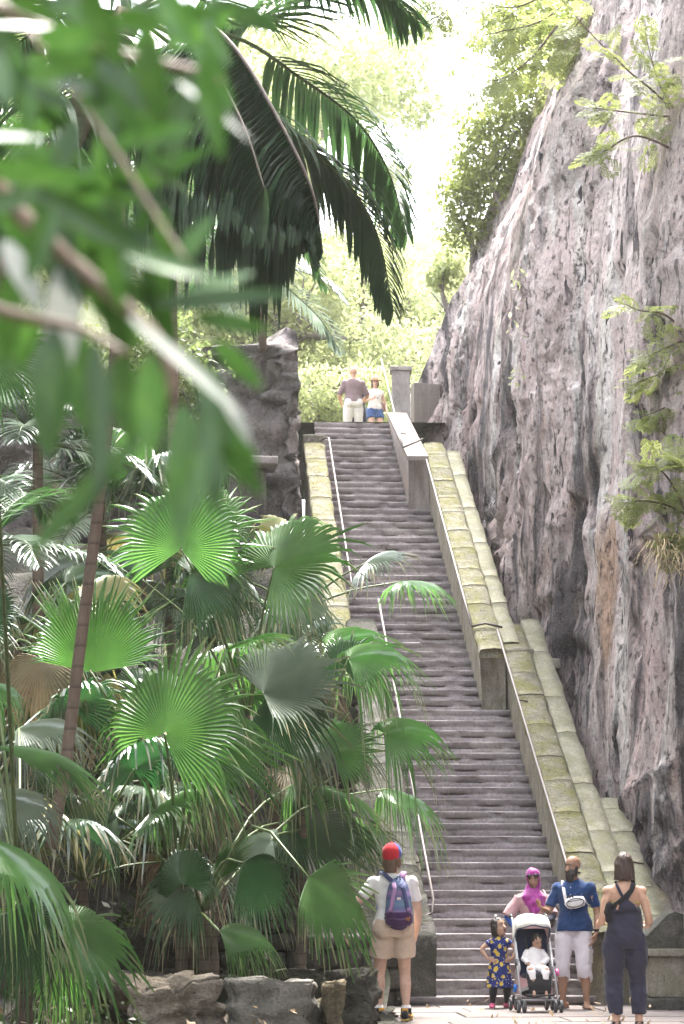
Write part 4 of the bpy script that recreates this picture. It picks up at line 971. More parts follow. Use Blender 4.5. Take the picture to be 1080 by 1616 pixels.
# big crown at the top left: hand placed fronds
tc = P(205, 20, 17.0); tb = Vector((tc.x - 2.2, 17.8, 0.05))
bp = empty('feather_palm', tb, 'tall feather palm at the top left with one dark hanging curtain of leaflets', 'palm', GF)
trunk(bp, [tb, tb.lerp(tc, 0.5) + Vector((-0.7, 0, 0)), tc], 0.16, 0.12, M['ringed'], seed=12)
pf = lambda *q: [P(x, y, d) for x, y, d in q]
CURT = dict(w=0.085, lift=-0.9, rmat=M['petiole_brown'], jit=0.16, nst=6)
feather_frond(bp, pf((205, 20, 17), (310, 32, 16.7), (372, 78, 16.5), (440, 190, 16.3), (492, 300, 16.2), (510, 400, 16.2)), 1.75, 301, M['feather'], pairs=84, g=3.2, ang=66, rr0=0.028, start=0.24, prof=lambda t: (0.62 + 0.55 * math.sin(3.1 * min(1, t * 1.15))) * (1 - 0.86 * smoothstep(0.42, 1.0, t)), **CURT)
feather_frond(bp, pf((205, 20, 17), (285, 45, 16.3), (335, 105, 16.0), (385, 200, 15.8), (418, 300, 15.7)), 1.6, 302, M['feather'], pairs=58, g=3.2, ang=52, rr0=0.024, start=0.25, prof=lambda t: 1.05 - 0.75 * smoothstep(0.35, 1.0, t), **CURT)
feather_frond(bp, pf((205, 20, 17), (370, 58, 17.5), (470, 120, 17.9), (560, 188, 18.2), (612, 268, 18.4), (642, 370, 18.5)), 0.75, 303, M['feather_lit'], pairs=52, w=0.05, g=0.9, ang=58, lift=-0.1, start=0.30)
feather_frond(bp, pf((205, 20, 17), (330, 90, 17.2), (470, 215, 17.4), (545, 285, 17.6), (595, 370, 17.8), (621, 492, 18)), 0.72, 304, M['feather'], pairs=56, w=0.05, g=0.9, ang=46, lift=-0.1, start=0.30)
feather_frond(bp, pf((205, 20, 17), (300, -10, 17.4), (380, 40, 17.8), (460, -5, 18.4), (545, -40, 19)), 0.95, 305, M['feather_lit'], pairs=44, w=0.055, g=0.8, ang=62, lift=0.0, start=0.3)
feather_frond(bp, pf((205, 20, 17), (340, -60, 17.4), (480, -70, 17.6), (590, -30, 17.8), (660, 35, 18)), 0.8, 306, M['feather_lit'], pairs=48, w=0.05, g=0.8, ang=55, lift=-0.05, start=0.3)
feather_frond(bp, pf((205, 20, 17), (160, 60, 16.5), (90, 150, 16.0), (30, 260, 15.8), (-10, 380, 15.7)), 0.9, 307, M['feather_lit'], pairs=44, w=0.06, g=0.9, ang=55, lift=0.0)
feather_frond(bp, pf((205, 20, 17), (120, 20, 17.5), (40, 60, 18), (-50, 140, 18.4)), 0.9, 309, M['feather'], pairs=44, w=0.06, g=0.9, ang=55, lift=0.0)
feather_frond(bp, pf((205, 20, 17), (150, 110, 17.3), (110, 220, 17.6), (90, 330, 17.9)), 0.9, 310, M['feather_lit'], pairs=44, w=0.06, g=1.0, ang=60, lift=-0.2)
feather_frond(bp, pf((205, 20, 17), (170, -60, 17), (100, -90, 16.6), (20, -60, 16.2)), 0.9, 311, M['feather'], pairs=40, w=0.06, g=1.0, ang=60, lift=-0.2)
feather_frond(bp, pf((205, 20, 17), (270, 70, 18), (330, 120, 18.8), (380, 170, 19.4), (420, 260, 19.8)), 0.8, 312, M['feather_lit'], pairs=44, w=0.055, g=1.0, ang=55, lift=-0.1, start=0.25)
c = P(272, 385, 31); feather_palm('slim feather palm with a grey trunk and bluish fronds beside the hanging dark frond', (c.x, 31, terr(c.x, 31) - 0.1), c, 71, 13, 1.9, 0.5, (M['fan_pale'], M['feather_lit']), w=0.04)
c = P(395, 400, 36); feather_palm('feather palm at the brink of the left rock with a tip hanging over it', (c.x, 42.6, 11.2), c, 72, 11, 2.0, 0.55, (M['feather_lit'], M['fan_pale']), w=0.045, els=(50, 30, 10, -10, -25))
c = P(60, 700, 28); feather_palm('grey leaved feather palm at the left edge below the near leaves', (c.x, 28, terr(c.x, 28) - 0.1), c, 73, 16, 1.7, 0.55, (M['fan_pale'], M['fan_pale'], M['feather_lit']), w=0.04)
c = P(-20, 860, 25); feather_palm('feather palm at the far left with arching silvery fronds', (c.x, 25, terr(c.x, 25) - 0.1), c, 74, 14, 1.7, 0.5, (M['fan_pale'], M['feather_lit']), w=0.04)
c = P(160, 800, 30); feather_palm('feather palm behind the leaning trunk, its fronds crossed by it', (c.x, 30, terr(c.x, 30) - 0.1), c, 75, 14, 1.7, 0.5, (M['fan_pale'], M['feather_lit'], M['feather']), w=0.04)
c = P(330, 960, 28.5); feather_palm('small dark feather palm between the two wide fans', (c.x, 28.5, terr(c.x, 28.5) - 0.1), c, 76, 12, 1.2, 0.4, (M['feather'], M['feather_lit']), w=0.032)
c = P(90, 400, 33); feather_palm('feather palm high behind the near leaves at the left', (c.x, 33, terr(c.x, 33) - 0.1), c, 77, 14, 2.1, 0.6, (M['feather_lit'], M['fan_pale']), w=0.045)
c = P(120, 1050, 29); feather_palm('dim feather palm low behind the half fan at the leaning trunk', (c.x, 29, terr(c.x, 29) - 0.1), c, 78, 12, 1.5, 0.5, (M['feather'], M['fan_pale']), w=0.04)
# ---------------------------------------------------------------- leafy trees and shrubs
def leaf_cloud(name, centers, radii, n, size, mat, parent, seed, flat=0.5, hollow=0.45, elong=1.8):
    g = np.random.default_rng(seed); centers = np.array(centers, float); radii = np.array(radii, float)
    if radii.ndim == 1: radii = np.stack([radii, radii, radii * 0.8], 1)
    wgt = radii.prod(1) ** 0.7; k = g.choice(len(centers), n, p=wgt / wgt.sum())
    d = g.normal(size=(n, 3)); d /= np.linalg.norm(d, axis=1)[:, None]
    q = (hollow + (1 - hollow) * g.random(n) ** 0.6)[:, None]
    c = centers[k] + d * q * radii[k]
    # cluster: pull leaves to random twig ends
    m = max(20, n // 45); tw = c[g.integers(0, n, m)]; pick = g.integers(0, m, n); mask = g.random(n) < 0.65
    c[mask] = tw[pick][mask] + g.normal(size=(mask.sum(), 3)) * size * 2.2
    a = g.normal(size=(n, 3)); a[:, 2] -= 0.35; a /= np.linalg.norm(a, axis=1)[:, None]
    nn = g.normal(size=(n, 3)) * flat + np.array([0, 0, 1.0]); b = np.cross(nn, a); b /= np.linalg.norm(b, axis=1)[:, None]
    s = (size * g.uniform(0.6, 1.3, n))[:, None]
    v = np.stack([c - a * s * elong / 2, c + b * s * 0.42, c + a * s * elong / 2, c - b * s * 0.42], 1).reshape(-1, 3)
    f = np.arange(4 * n).reshape(n, 4)
    return mesh_obj(name, v, f, mat, parent, smooth=False)
def tree(label, base, h, blobs, n, size, mat, seed, group=None, tr=0.18, name='broadleaf_tree', trunk_to=None, cat='tree'):
    """blobs: list of (offset from base, radius)"""
    base = Vector(base); e = empty(name, base, label, cat, group); r = random.Random(seed)
    top = base + Vector(trunk_to if trunk_to else (0, 0, h * 0.8))
    trunk(e, [base - Vector((0, 0, 0.3)), base.lerp(top, 0.5) + Vector((r.uniform(-.2, .2), 0, 0)), top], tr, tr * 0.35, M['bark'], seed=seed)
    cs, rs = [], []
    for off, rad in blobs:
        c = base + Vector(off); cs.append(tuple(c)); rs.append(rad)
        j = base.lerp(top, r.uniform(0.45, 0.8)); m = MB()
        pts = spline([j, j.lerp(c, 0.55) + Vector((r.uniform(-.2, .2), r.uniform(-.2, .2), 0.15 * rad)), c + Vector((0, 0, 0.3 * rad))], 8)
        m.tube(pts, [tr * 0.4 * (1 - 0.85 * i / 7) for i in range(8)], 6)
        for q in range(4):
            b0 = pts[3 + q]; b1 = b0 + Vector((r.uniform(-1, 1), r.uniform(-1, 1), r.uniform(-0.3, 0.8))) * rad * 0.8; m.tube([b0, b0.lerp(b1, .5) + Vector((0, 0, .1)), b1], [tr * .12, tr * .08, tr * .03], 5)
        m.build('limb', M['bark'], e)
    leaf_cloud('crown', cs, rs, n, size, mat, e, seed)
    return e
GT = 'trees beyond the stair head'
def blobs_rand(r, n, spread, zlo, zhi, rad):
    return [((r.uniform(-spread, spread), r.uniform(-spread * 0.6, spread * 0.6), r.uniform(zlo, zhi)), r.uniform(*rad)) for _ in range(n)]
r_ = random.Random(21)
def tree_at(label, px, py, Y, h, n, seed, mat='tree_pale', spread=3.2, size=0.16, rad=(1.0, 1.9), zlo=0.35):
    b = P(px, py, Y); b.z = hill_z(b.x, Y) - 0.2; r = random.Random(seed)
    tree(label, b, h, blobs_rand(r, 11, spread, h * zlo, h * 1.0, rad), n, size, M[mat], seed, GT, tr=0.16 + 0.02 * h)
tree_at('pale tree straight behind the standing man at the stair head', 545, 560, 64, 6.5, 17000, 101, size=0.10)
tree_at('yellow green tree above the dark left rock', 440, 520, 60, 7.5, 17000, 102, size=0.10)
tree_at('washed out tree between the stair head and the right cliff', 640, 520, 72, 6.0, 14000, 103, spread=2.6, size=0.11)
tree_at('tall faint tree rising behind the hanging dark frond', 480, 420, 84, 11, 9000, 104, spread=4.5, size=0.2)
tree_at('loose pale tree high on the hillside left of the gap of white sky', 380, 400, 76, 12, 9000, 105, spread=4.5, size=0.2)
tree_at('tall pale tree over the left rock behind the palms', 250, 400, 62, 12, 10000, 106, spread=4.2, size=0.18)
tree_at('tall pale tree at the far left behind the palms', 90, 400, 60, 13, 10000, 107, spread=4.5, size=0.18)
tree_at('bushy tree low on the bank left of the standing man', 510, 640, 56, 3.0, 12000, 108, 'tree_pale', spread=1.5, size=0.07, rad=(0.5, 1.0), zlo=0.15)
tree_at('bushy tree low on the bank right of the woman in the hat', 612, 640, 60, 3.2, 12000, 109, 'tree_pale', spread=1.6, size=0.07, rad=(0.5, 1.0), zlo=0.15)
# shrubs rooted on the brink of the right cliff
GS = 'shrubs on the brink of the right cliff'
def brink(label, px, py, Y, spec, n, seed, mat='tree', size=0.10):
    b = P(px, py, Y); bl = []
    for x, y, r in spec:
        q = P(x, y, Y) - b; bl.append(((q.x, random.Random(x + y).uniform(-0.5, 0.5), q.z), r))
    top = bl[0][0]
    tree(label, b, 2, bl, n, size, M[mat], seed, GS, tr=0.07, name='cliff_shrub', trunk_to=(top[0] * 0.8, 0, top[2] * 0.8), cat='shrub')
brink('leafy shrub leaning off the cliff brink halfway up, with many dark stems', 800, 320, 47, [(770, 240, 0.75), (800, 200, 0.8), (830, 170, 0.7), (745, 260, 0.5), (790, 280, 0.5), (815, 110, 0.6), (750, 200, .5)], 4200, 201, 'lacy', 0.09)
brink('pale thin shrub low on the cliff brink against the white sky', 745, 410, 48, [(725, 330, 0.55), (740, 300, 0.5), (760, 310, 0.5), (720, 370, 0.4), (750, 360, .4)], 2200, 202, 'lacy', 0.09)
brink('pale green shrub at the top of the cliff under the lacy leaves', 880, 90, 46, [(850, 60, 0.8), (820, 40, 0.8), (870, 20, 0.8), (790, 70, 0.6), (900, 60, 0.5)], 3600, 203, 'lacy', 0.09)
brink('sparse yellow shrub beside the gate pillar foot of the cliff', 706, 470, 48.5, [(690, 440, 0.3), (712, 420, 0.3), (700, 400, .25)], 900, 204, 'tree_pale')

b_ = P(315, 600, 40.5); b_.z = 8.5
tree('bushy pale green shrub growing beside the dark rock behind the near leaves', b_, 2.4, [((-0.5, 0, 2.0), 0.8), ((-1.2, 0, 1.6), 0.8), ((-1.9, 0.2, 2.2), 0.8), ((-0.8, -0.3, 2.8), 0.7)], 6000, 0.08, M['tree'], 231, None, tr=0.06, name='leafy_shrub', cat='shrub')
# lacy overhanging branches on the right: twice divided leaves
def lacy_template():
    vs, fs = [], []
    npn = 5; Lr = 1.0
    for i in range(npn):
        t = 0.2 + 0.8 * i / (npn - 1); pl = 0.42 * math.sin(math.pi * (0.2 + 0.7 * i / (npn - 1)))
        for s in (-1, 1):
            d = np.array([0.5, s * 0.86, 0.0]); b0 = np.array([t * Lr, 0, -0.12 * t * t])
            for k in range(4):
                c = b0 + d * pl * (k + 1.0) / 4; c[2] -= 0.05 * ((k + 1) / 4) ** 2
                for q in (-1, 1):
                    e = np.array([d[0] * 0.6 - q * d[1] * 0.8, d[1] * 0.6 + q * d[0] * 0.8, -0.15]); L = 0.115; w = np.array([-e[1], e[0], 0]) * 0.042
                    b = len(vs); vs += [c, c + e * L * 0.5 + w, c + e * L, c + e * L * 0.5 - w]; fs.append((b, b + 1, b + 2, b + 3))
    return np.array(vs), np.array(fs)
LV, LF = lacy_template()
def lacy_branch(label, twigs, Y, nleaf, size, seed, mat='lacy', group='lacy branches hanging over the cliff', r0=0.022):
    r = random.Random(seed); e = empty('overhanging_branch', P(twigs[0][0][0], twigs[0][0][1], Y), label, 'branch', group)
    V, Fc = [], []
    for tw in twigs:
        pts = [P(x, y, Y + r.uniform(-0.25, 0.25)) for x, y in tw]; c = spline(pts, 24) if len(pts) > 1 else pts
        m = MB(); m.tube(c, [r0 * (1 - 0.8 * i / 23) for i in range(24)], 6); m.build('twig', M['twig'], e)
        for k in range(nleaf):
            i = int(23 * (0.15 + 0.85 * r.random())); p = c[i]; T = (c[min(i + 1, 23)] - c[max(i - 1, 0)]).normalized()
            x = (T * 0.6 + Vector((r.gauss(0, 0.7), r.gauss(0, 0.7), r.gauss(-0.1, 0.45)))).normalized()
            z = Vector((r.gauss(0, .3), -0.45 + r.gauss(0, .3), 1)); y = z.cross(x).normalized(); z = x.cross(y); s = size * r.uniform(0.7, 1.2)
            R3 = np.array([[*x], [*y], [*z]]); V.append(LV * s @ R3 + np.array(p)); Fc.append(LF + len(LV) * (len(V) - 1))
    mesh_obj('foliage', np.concatenate(V), np.concatenate(Fc), M[mat], e, smooth=False)
lacy_branch('upper lacy branch with dark twigs crossing the cliff at the right edge', [[(1130, 310), (1060, 175), (990, 110), (930, 50), (870, -20)], [(1100, 255), (1010, 215), (960, 235), (945, 245)], [(1110, 190), (1000, 178), (935, 170)], [(1075, 190), (1040, 130), (1020, 60)]], 30, 26, 0.36, 301)
lacy_branch('lacy branch at middle height on the right edge of the cliff', [[(1110, 560), (1055, 500), (1010, 490), (985, 480)], [(1110, 600), (1050, 590), (990, 610)], [(1115, 520), (1060, 545), (1005, 570)], [(1110, 630), (1060, 640), (1010, 660)]], 29, 18, 0.33, 302)
lacy_branch('faint lacy branch spanning the top of the picture over the cliff brink', [[(930, -30), (860, 30), (790, 50), (740, 60)], [(900, -30), (820, 10), (770, 5), (730, -5)], [(880, 40), (840, 90), (800, 120), (770, 130)], [(960, -20), (910, 40), (880, 90)]], 36, 22, 0.60, 303)
lacy_branch('thin lacy spray hanging from the top edge between palm and cliff', [[(760, -30), (700, 20), (660, 40), (620, 60)], [(720, -30), (690, 0), (640, 25)]], 40, 14, 0.60, 304)
lacy_branch('yellowish lacy shrub low on the right edge above the dry grass', [[(1100, 850), (1070, 780), (1040, 740), (1010, 740)], [(1110, 830), (1060, 800), (1015, 790), (990, 795)], [(1105, 880), (1075, 850), (1050, 860)], [(1105, 760), (1080, 735), (1060, 720)]], 27.5, 30, 0.32, 305)
# dry grass tuft hanging on the face
e = empty('dry_grass_tuft', P(1070, 880, 27.2), 'straw coloured grass tuft hanging down the cliff at the right edge', 'grass tuft'); r_ = random.Random(4); m = MB()
for k in range(170):
    p = P(r_.uniform(1035, 1100), r_.uniform(855, 905), 27.3 + r_.uniform(-0.2, 0.2)); v, f = leaf_strip(p, (r_.uniform(-.6, .4), r_.uniform(-.9, 0), r_.uniform(-.2, .7)), r_.uniform(0.35, 0.8), 0.012, 1.6, r_); m.add(v, f)
m.build('blades', M['straw'], e, smooth=False)['kind'] = 'stuff'
# creeping leaves on the cliff and left rock
def creeper(label, spots, mat, size, n, seed, Y, name='creeper'):
    e = empty(name, P(*spots[0][:2], Y), label, 'creeper'); cs = [tuple(P(x, y, Y)) for x, y, r in spots]; rs = [r for *_, r in spots]
    leaf_cloud('leaves', cs, rs, n, size, M[mat], e, seed)['kind'] = 'stuff'
    m = MB(); [m.tube([P(spots[i][0], spots[i][1], Y), P(spots[i + 1][0], spots[i + 1][1], Y)], [0.01, 0.008], 5) for i in range(len(spots) - 1)]; m.build('stem', M['twig'], e)
creeper('sparse yellow green creeper trailing down the middle of the cliff', [(830, 440, .3), (850, 500, .4), (870, 560, .3), (840, 600, .25)], 'tree_pale', 0.07, 420, 9, 36.5)

# ground cover in the bed
def ground_cover(label, boxes, n, size, mat, seed, name):
    g = np.random.default_rng(seed); cs = []
    for x0, x1, y0, y1 in boxes:
        for _ in range(40):
            x, y = g.uniform(x0, x1), g.uniform(y0, y1); cs.append((x, y, terr(x, y) + 0.10))
    o = leaf_cloud(name, cs, [(0.16, 0.16, 0.12)] * len(cs), n, size, M[mat], None, seed); tag(o, kind='stuff')
ground_cover('', [(-3.6, -2.0, 18.6, 21.5), (-3.5, -1.8, 22, 24)], 2600, 0.05, 'weed', 5, 'undergrowth')
ground_cover('', [(-5.5, -0.6, 24.5, 34)], 6000, 0.07, 'weed', 6, 'undergrowth')
g = np.random.default_rng(3); cs = [(x, y, terr(x, y) + 0.02) for x, y in zip(g.uniform(-4, -0.6, 60), g.uniform(18, 26, 60))]
o = leaf_cloud('fallen_leaves', cs, [(0.35, 0.35, 0.02)] * 60, 1500, 0.06, M['dry'], None, 8, flat=0.2); tag(o, kind='stuff')

g = np.random.default_rng(13); pts_ = [tuple(W(a, b, 0.012)) for a, b in zip(g.uniform(-1.2, 4.0, 50), g.uniform(-6, 0.0, 50))]
o = leaf_cloud('leaf_litter', pts_, [(0.3, 0.3, 0.006)] * 50, 170, 0.05, M['dry'], None, 18, flat=0.15); tag(o, kind='stuff')

# ---------------------------------------------------------------- near branch, out of focus
nb = empty('leafy_branch', P(-60, 180, 1.75), 'blurred leafy branch hanging close to the viewer across the upper left', 'branch')
def near_leaf_mesh(seed, mat='near'):
    r = random.Random(seed); vs, fs = [], []; n = 9; bend = r.uniform(-0.25, 0.25); fold = r.uniform(0.1, 0.3)
    for i in range(n):
        t = i / (n - 1); w = 0.5 * math.sin(math.pi * (0.04 + 0.94 * t) ** 0.85) ** 0.8
        z = bend * t * t
        for j in (-1, -0.5, 0, 0.5, 1): vs.append((t, w * j, z + fold * w * abs(j) * 0.6 + 0.012 * math.sin(9 * t + 3 * j)))
    for i in range(n - 1):
        for j in range(4): o = i * 5 + j; fs.append((o, o + 1, o + 6, o + 5))
    me = bpy.data.meshes.new('leaf'); me.from_pydata(vs, [], fs); me.polygons.foreach_set('use_smooth', [True] * len(fs)); me.materials.append(M[mat]); me.update(); return me
M['near_sheen'] = leafmat('painted_sheen_leaf', (0.30, 0.34, 0.29), (0.46, 0.48, 0.44), 0.25, 0.3, objvar=0.2, spec=0.8)  # pale colour paints the white sky sheen onto the upturned leaves
NL = [near_leaf_mesh(s) for s in range(8)]; NLP = [near_leaf_mesh(s, 'near_sheen') for s in range(8)]
rl = random.Random(77); UPN = (0.1, -0.55, 0.9); CAMN = (0.1, -1, 0.15)
def near_leaf(bx, by, tx, ty, wpx, Y=1.8, dY=0.0, roll=None):
    b, t = P(bx, by, Y), P(tx, ty, Y + dY); t = t + (t - b) * 0.10; d = t - b; L = d.length; d.normalize(); wd = wpx / ppm(Y) * 0.80
    n = Vector((rl.uniform(-.5, .5), -0.8, rl.uniform(-.1, .9))) if roll is None else Vector(roll)
    n = (n - d * n.dot(d)).normalized(); s = n.cross(d)
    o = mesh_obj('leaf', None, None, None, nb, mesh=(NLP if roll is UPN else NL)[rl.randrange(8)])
    o.matrix_local = Matrix.Translation(b - OFF[nb.name]) @ Matrix((d * L, s * wd, n * wd)).transposed().to_4x4()
def near_twig(pts, r, Y=1.8):
    c = spline([P(x, y, Y + dy) for x, y, dy in pts], 16); m = MB(); m.tube(c, [r * (1 - 0.5 * i / 15) for i in range(16)], 8); m.build('twig', M['twig_near'], nb)
M['twig_near'] = plain('pale_twig', (0.24, 0.17, 0.12), 0.5, 0, 60, 0.25)
near_twig([(-60, 180, 0), (0, 300, 0), (110, 410, 0), (215, 500, 0), (262, 560, 0), (272, 640, 0)], 0.0085)
near_twig([(-60, 470, 0.1), (40, 500, 0.05), (130, 520, 0.03), (200, 560, 0)], 0.006)
near_twig([(-60, -20, 0.15), (60, 40, 0.12), (170, 80, 0.1), (300, 110, 0.1), (350, 130, .1)], 0.006)
near_twig([(40, 40, 0.1), (120, 150, 0.08), (190, 250, 0.05), (240, 330, 0.03), (300, 420, 0)], 0.0028)
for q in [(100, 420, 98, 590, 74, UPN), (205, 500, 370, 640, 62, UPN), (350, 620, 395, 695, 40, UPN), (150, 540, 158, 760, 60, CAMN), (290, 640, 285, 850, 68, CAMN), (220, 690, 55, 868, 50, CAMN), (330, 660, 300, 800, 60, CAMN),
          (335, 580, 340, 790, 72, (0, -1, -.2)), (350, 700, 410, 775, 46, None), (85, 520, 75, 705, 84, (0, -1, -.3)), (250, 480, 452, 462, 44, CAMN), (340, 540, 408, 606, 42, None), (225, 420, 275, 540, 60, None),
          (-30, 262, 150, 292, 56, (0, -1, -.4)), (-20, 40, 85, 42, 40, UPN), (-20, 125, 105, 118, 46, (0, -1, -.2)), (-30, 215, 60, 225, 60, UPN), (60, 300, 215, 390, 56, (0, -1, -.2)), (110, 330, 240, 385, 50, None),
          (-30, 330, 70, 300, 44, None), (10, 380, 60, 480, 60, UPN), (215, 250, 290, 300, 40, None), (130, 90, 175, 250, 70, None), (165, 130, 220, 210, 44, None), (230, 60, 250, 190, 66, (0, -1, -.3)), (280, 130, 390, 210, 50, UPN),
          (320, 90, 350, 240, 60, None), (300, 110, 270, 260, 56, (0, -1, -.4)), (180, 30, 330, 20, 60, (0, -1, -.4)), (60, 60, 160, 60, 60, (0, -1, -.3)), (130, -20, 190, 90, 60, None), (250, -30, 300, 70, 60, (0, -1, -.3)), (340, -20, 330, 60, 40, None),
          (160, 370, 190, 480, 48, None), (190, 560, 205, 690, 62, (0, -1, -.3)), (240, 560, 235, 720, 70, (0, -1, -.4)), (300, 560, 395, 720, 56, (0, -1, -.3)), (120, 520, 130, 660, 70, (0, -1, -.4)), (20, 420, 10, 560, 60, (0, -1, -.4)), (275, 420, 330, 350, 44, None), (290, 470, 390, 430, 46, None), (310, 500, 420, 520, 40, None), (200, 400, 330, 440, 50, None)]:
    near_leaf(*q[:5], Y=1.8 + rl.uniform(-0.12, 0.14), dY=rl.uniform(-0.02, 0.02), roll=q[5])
for k in range(58):
    x, y = rl.uniform(-40, 330), rl.uniform(-40, 330)
    if x > 330 - 0.55 * max(0, y - 40): x *= 0.6
    a = rl.uniform(-0.5, 2.2); L = rl.uniform(80, 150)
    near_leaf(x, y, x + L * math.cos(a), y + L * math.sin(a), rl.uniform(34, 62), Y=1.85 + rl.uniform(-0.15, 0.35), dY=rl.uniform(-.03, .03), roll=(rl.uniform(-.6, .6), -1, rl.uniform(-.7, .6)))
for k in range(22):
    x, y = rl.uniform(-30, 270), rl.uniform(280, 480); a = rl.uniform(0.2, 1.9); L = rl.uniform(80, 140)
    near_leaf(x, y, x + L * math.cos(a), y + L * math.sin(a), rl.uniform(34, 60), Y=1.95 + rl.uniform(-0.1, 0.3), dY=rl.uniform(-.03, .03), roll=(rl.uniform(-.6, .6), -1, rl.uniform(-.6, .5)))
# ---------------------------------------------------------------- thin haze, added for the pale bloom towards the stair head
hm = bpy.data.materials.new('bloom_haze'); hm.use_nodes = True; n_ = hm.node_tree.nodes; n_.clear()
ho = n_.new('ShaderNodeOutputMaterial'); pv = n_.new('ShaderNodeVolumePrincipled'); hm.node_tree.links.new(pv.outputs[0], ho.inputs['Volume'])
pv.inputs['Color'].default_value = (0.97, 0.95, 0.92, 1); pv.inputs['Density'].default_value = 0.0004; pv.inputs['Anisotropy'].default_value = 0.6
x0, x1, y0, y1, z0, z1 = -1600, 1600, -1600, 1600, -1.2, 48
hz = mesh_obj('haze', [(x, y, z) for x in (x0, x1) for y in (y0, y1) for z in (z0, z1)], [(0, 1, 3, 2), (4, 6, 7, 5), (0, 4, 5, 1), (2, 3, 7, 6), (0, 2, 6, 4), (1, 5, 7, 3)], hm, smooth=False)
tag(hz, kind='stuff')
# ---------------------------------------------------------------- people
def remesh(name, mb, mat, parent, voxel, smooth_it=2, wrinkle=0.0, wseed=0, wscale=(9, 9, 5), local=True):
    me = bpy.data.meshes.new(name); me.from_pydata([tuple(v) for v in mb.v], [], mb.f); me.update()
    o = bpy.data.objects.new(name, me); COL.objects.link(o)
    md = o.modifiers.new('r', 'REMESH'); md.mode = 'VOXEL'; md.voxel_size = voxel; md.use_smooth_shade = True
    ms = o.modifiers.new('s', 'SMOOTH'); ms.iterations = smooth_it; ms.factor = 0.5
    dg = bpy.context.evaluated_depsgraph_get(); ev = o.evaluated_get(dg); new = bpy.data.meshes.new_from_object(ev)
    o.modifiers.clear(); o.data = new; bpy.data.meshes.remove(me); new.name = name
    if wrinkle:
        n = len(new.vertices); co = np.empty(n * 3); new.vertices.foreach_get('co', co); no = np.empty(n * 3); new.vertices.foreach_get('normal', no)
        co = co.reshape(-1, 3); no = no.reshape(-1, 3)
        w = np.array([mnoise.noise(Vector((c[0] * wscale[0], c[1] * wscale[1], c[2] * wscale[2] + wseed))) + 0.5 * mnoise.noise(Vector((c[0] * 20 + c[2] * 12, c[1] * 18, c[2] * 16 + wseed))) for c in co])
        new.vertices.foreach_set('co', (co + no * (w * wrinkle)[:, None]).ravel())
    new.polygons.foreach_set('use_smooth', [True] * len(new.polygons)); new.materials.clear(); new.materials.append(mat); new.update()
    if parent is not None: o.parent = parent
    return o
V = Vector
def ik(a, b, l1, l2, pole):
    a, b, pole = V(a), V(b), V(pole); d = b - a; L = min(d.length, (l1 + l2) * 0.999); d.normalize(); b = a + d * L
    x = (l1 * l1 - l2 * l2 + L * L) / (2 * L); h = math.sqrt(max(0, l1 * l1 - x * x)); p = (pole - d * pole.dot(d)).normalized()
    return a + d * x + p * h, b
def skinmat(name, c):
    t = NT(name); n = t.noise(t.co(), 14, 4); t.color(t.ramp(n, [(0.3, tuple(x * 0.88 for x in c)), (0.7, tuple(min(1, x * 1.08) for x in c))])); t.rough(0.5)
    t.p.inputs['Subsurface Weight'].default_value = 0.0; t.p.inputs['Specular IOR Level'].default_value = 0.35; return t.m
def clothmat(name, c, rough=0.85, amp=0.08, weave=0.25):
    t = NT(name); n = t.noise(t.co(), 9, 5, 0.6); w = t.noise(t.co(), 160, 3); t.color(t.ramp(n, [(0.3, tuple(x * (1 - amp) for x in c)), (0.7, tuple(min(1, x * (1 + amp)) for x in c))]))
    t.rough(rough); t.p.inputs['Sheen Weight'].default_value = 0.15; t.p.inputs['Specular IOR Level'].default_value = 0.2; t.bump(w, weave, 0.003); return t.m

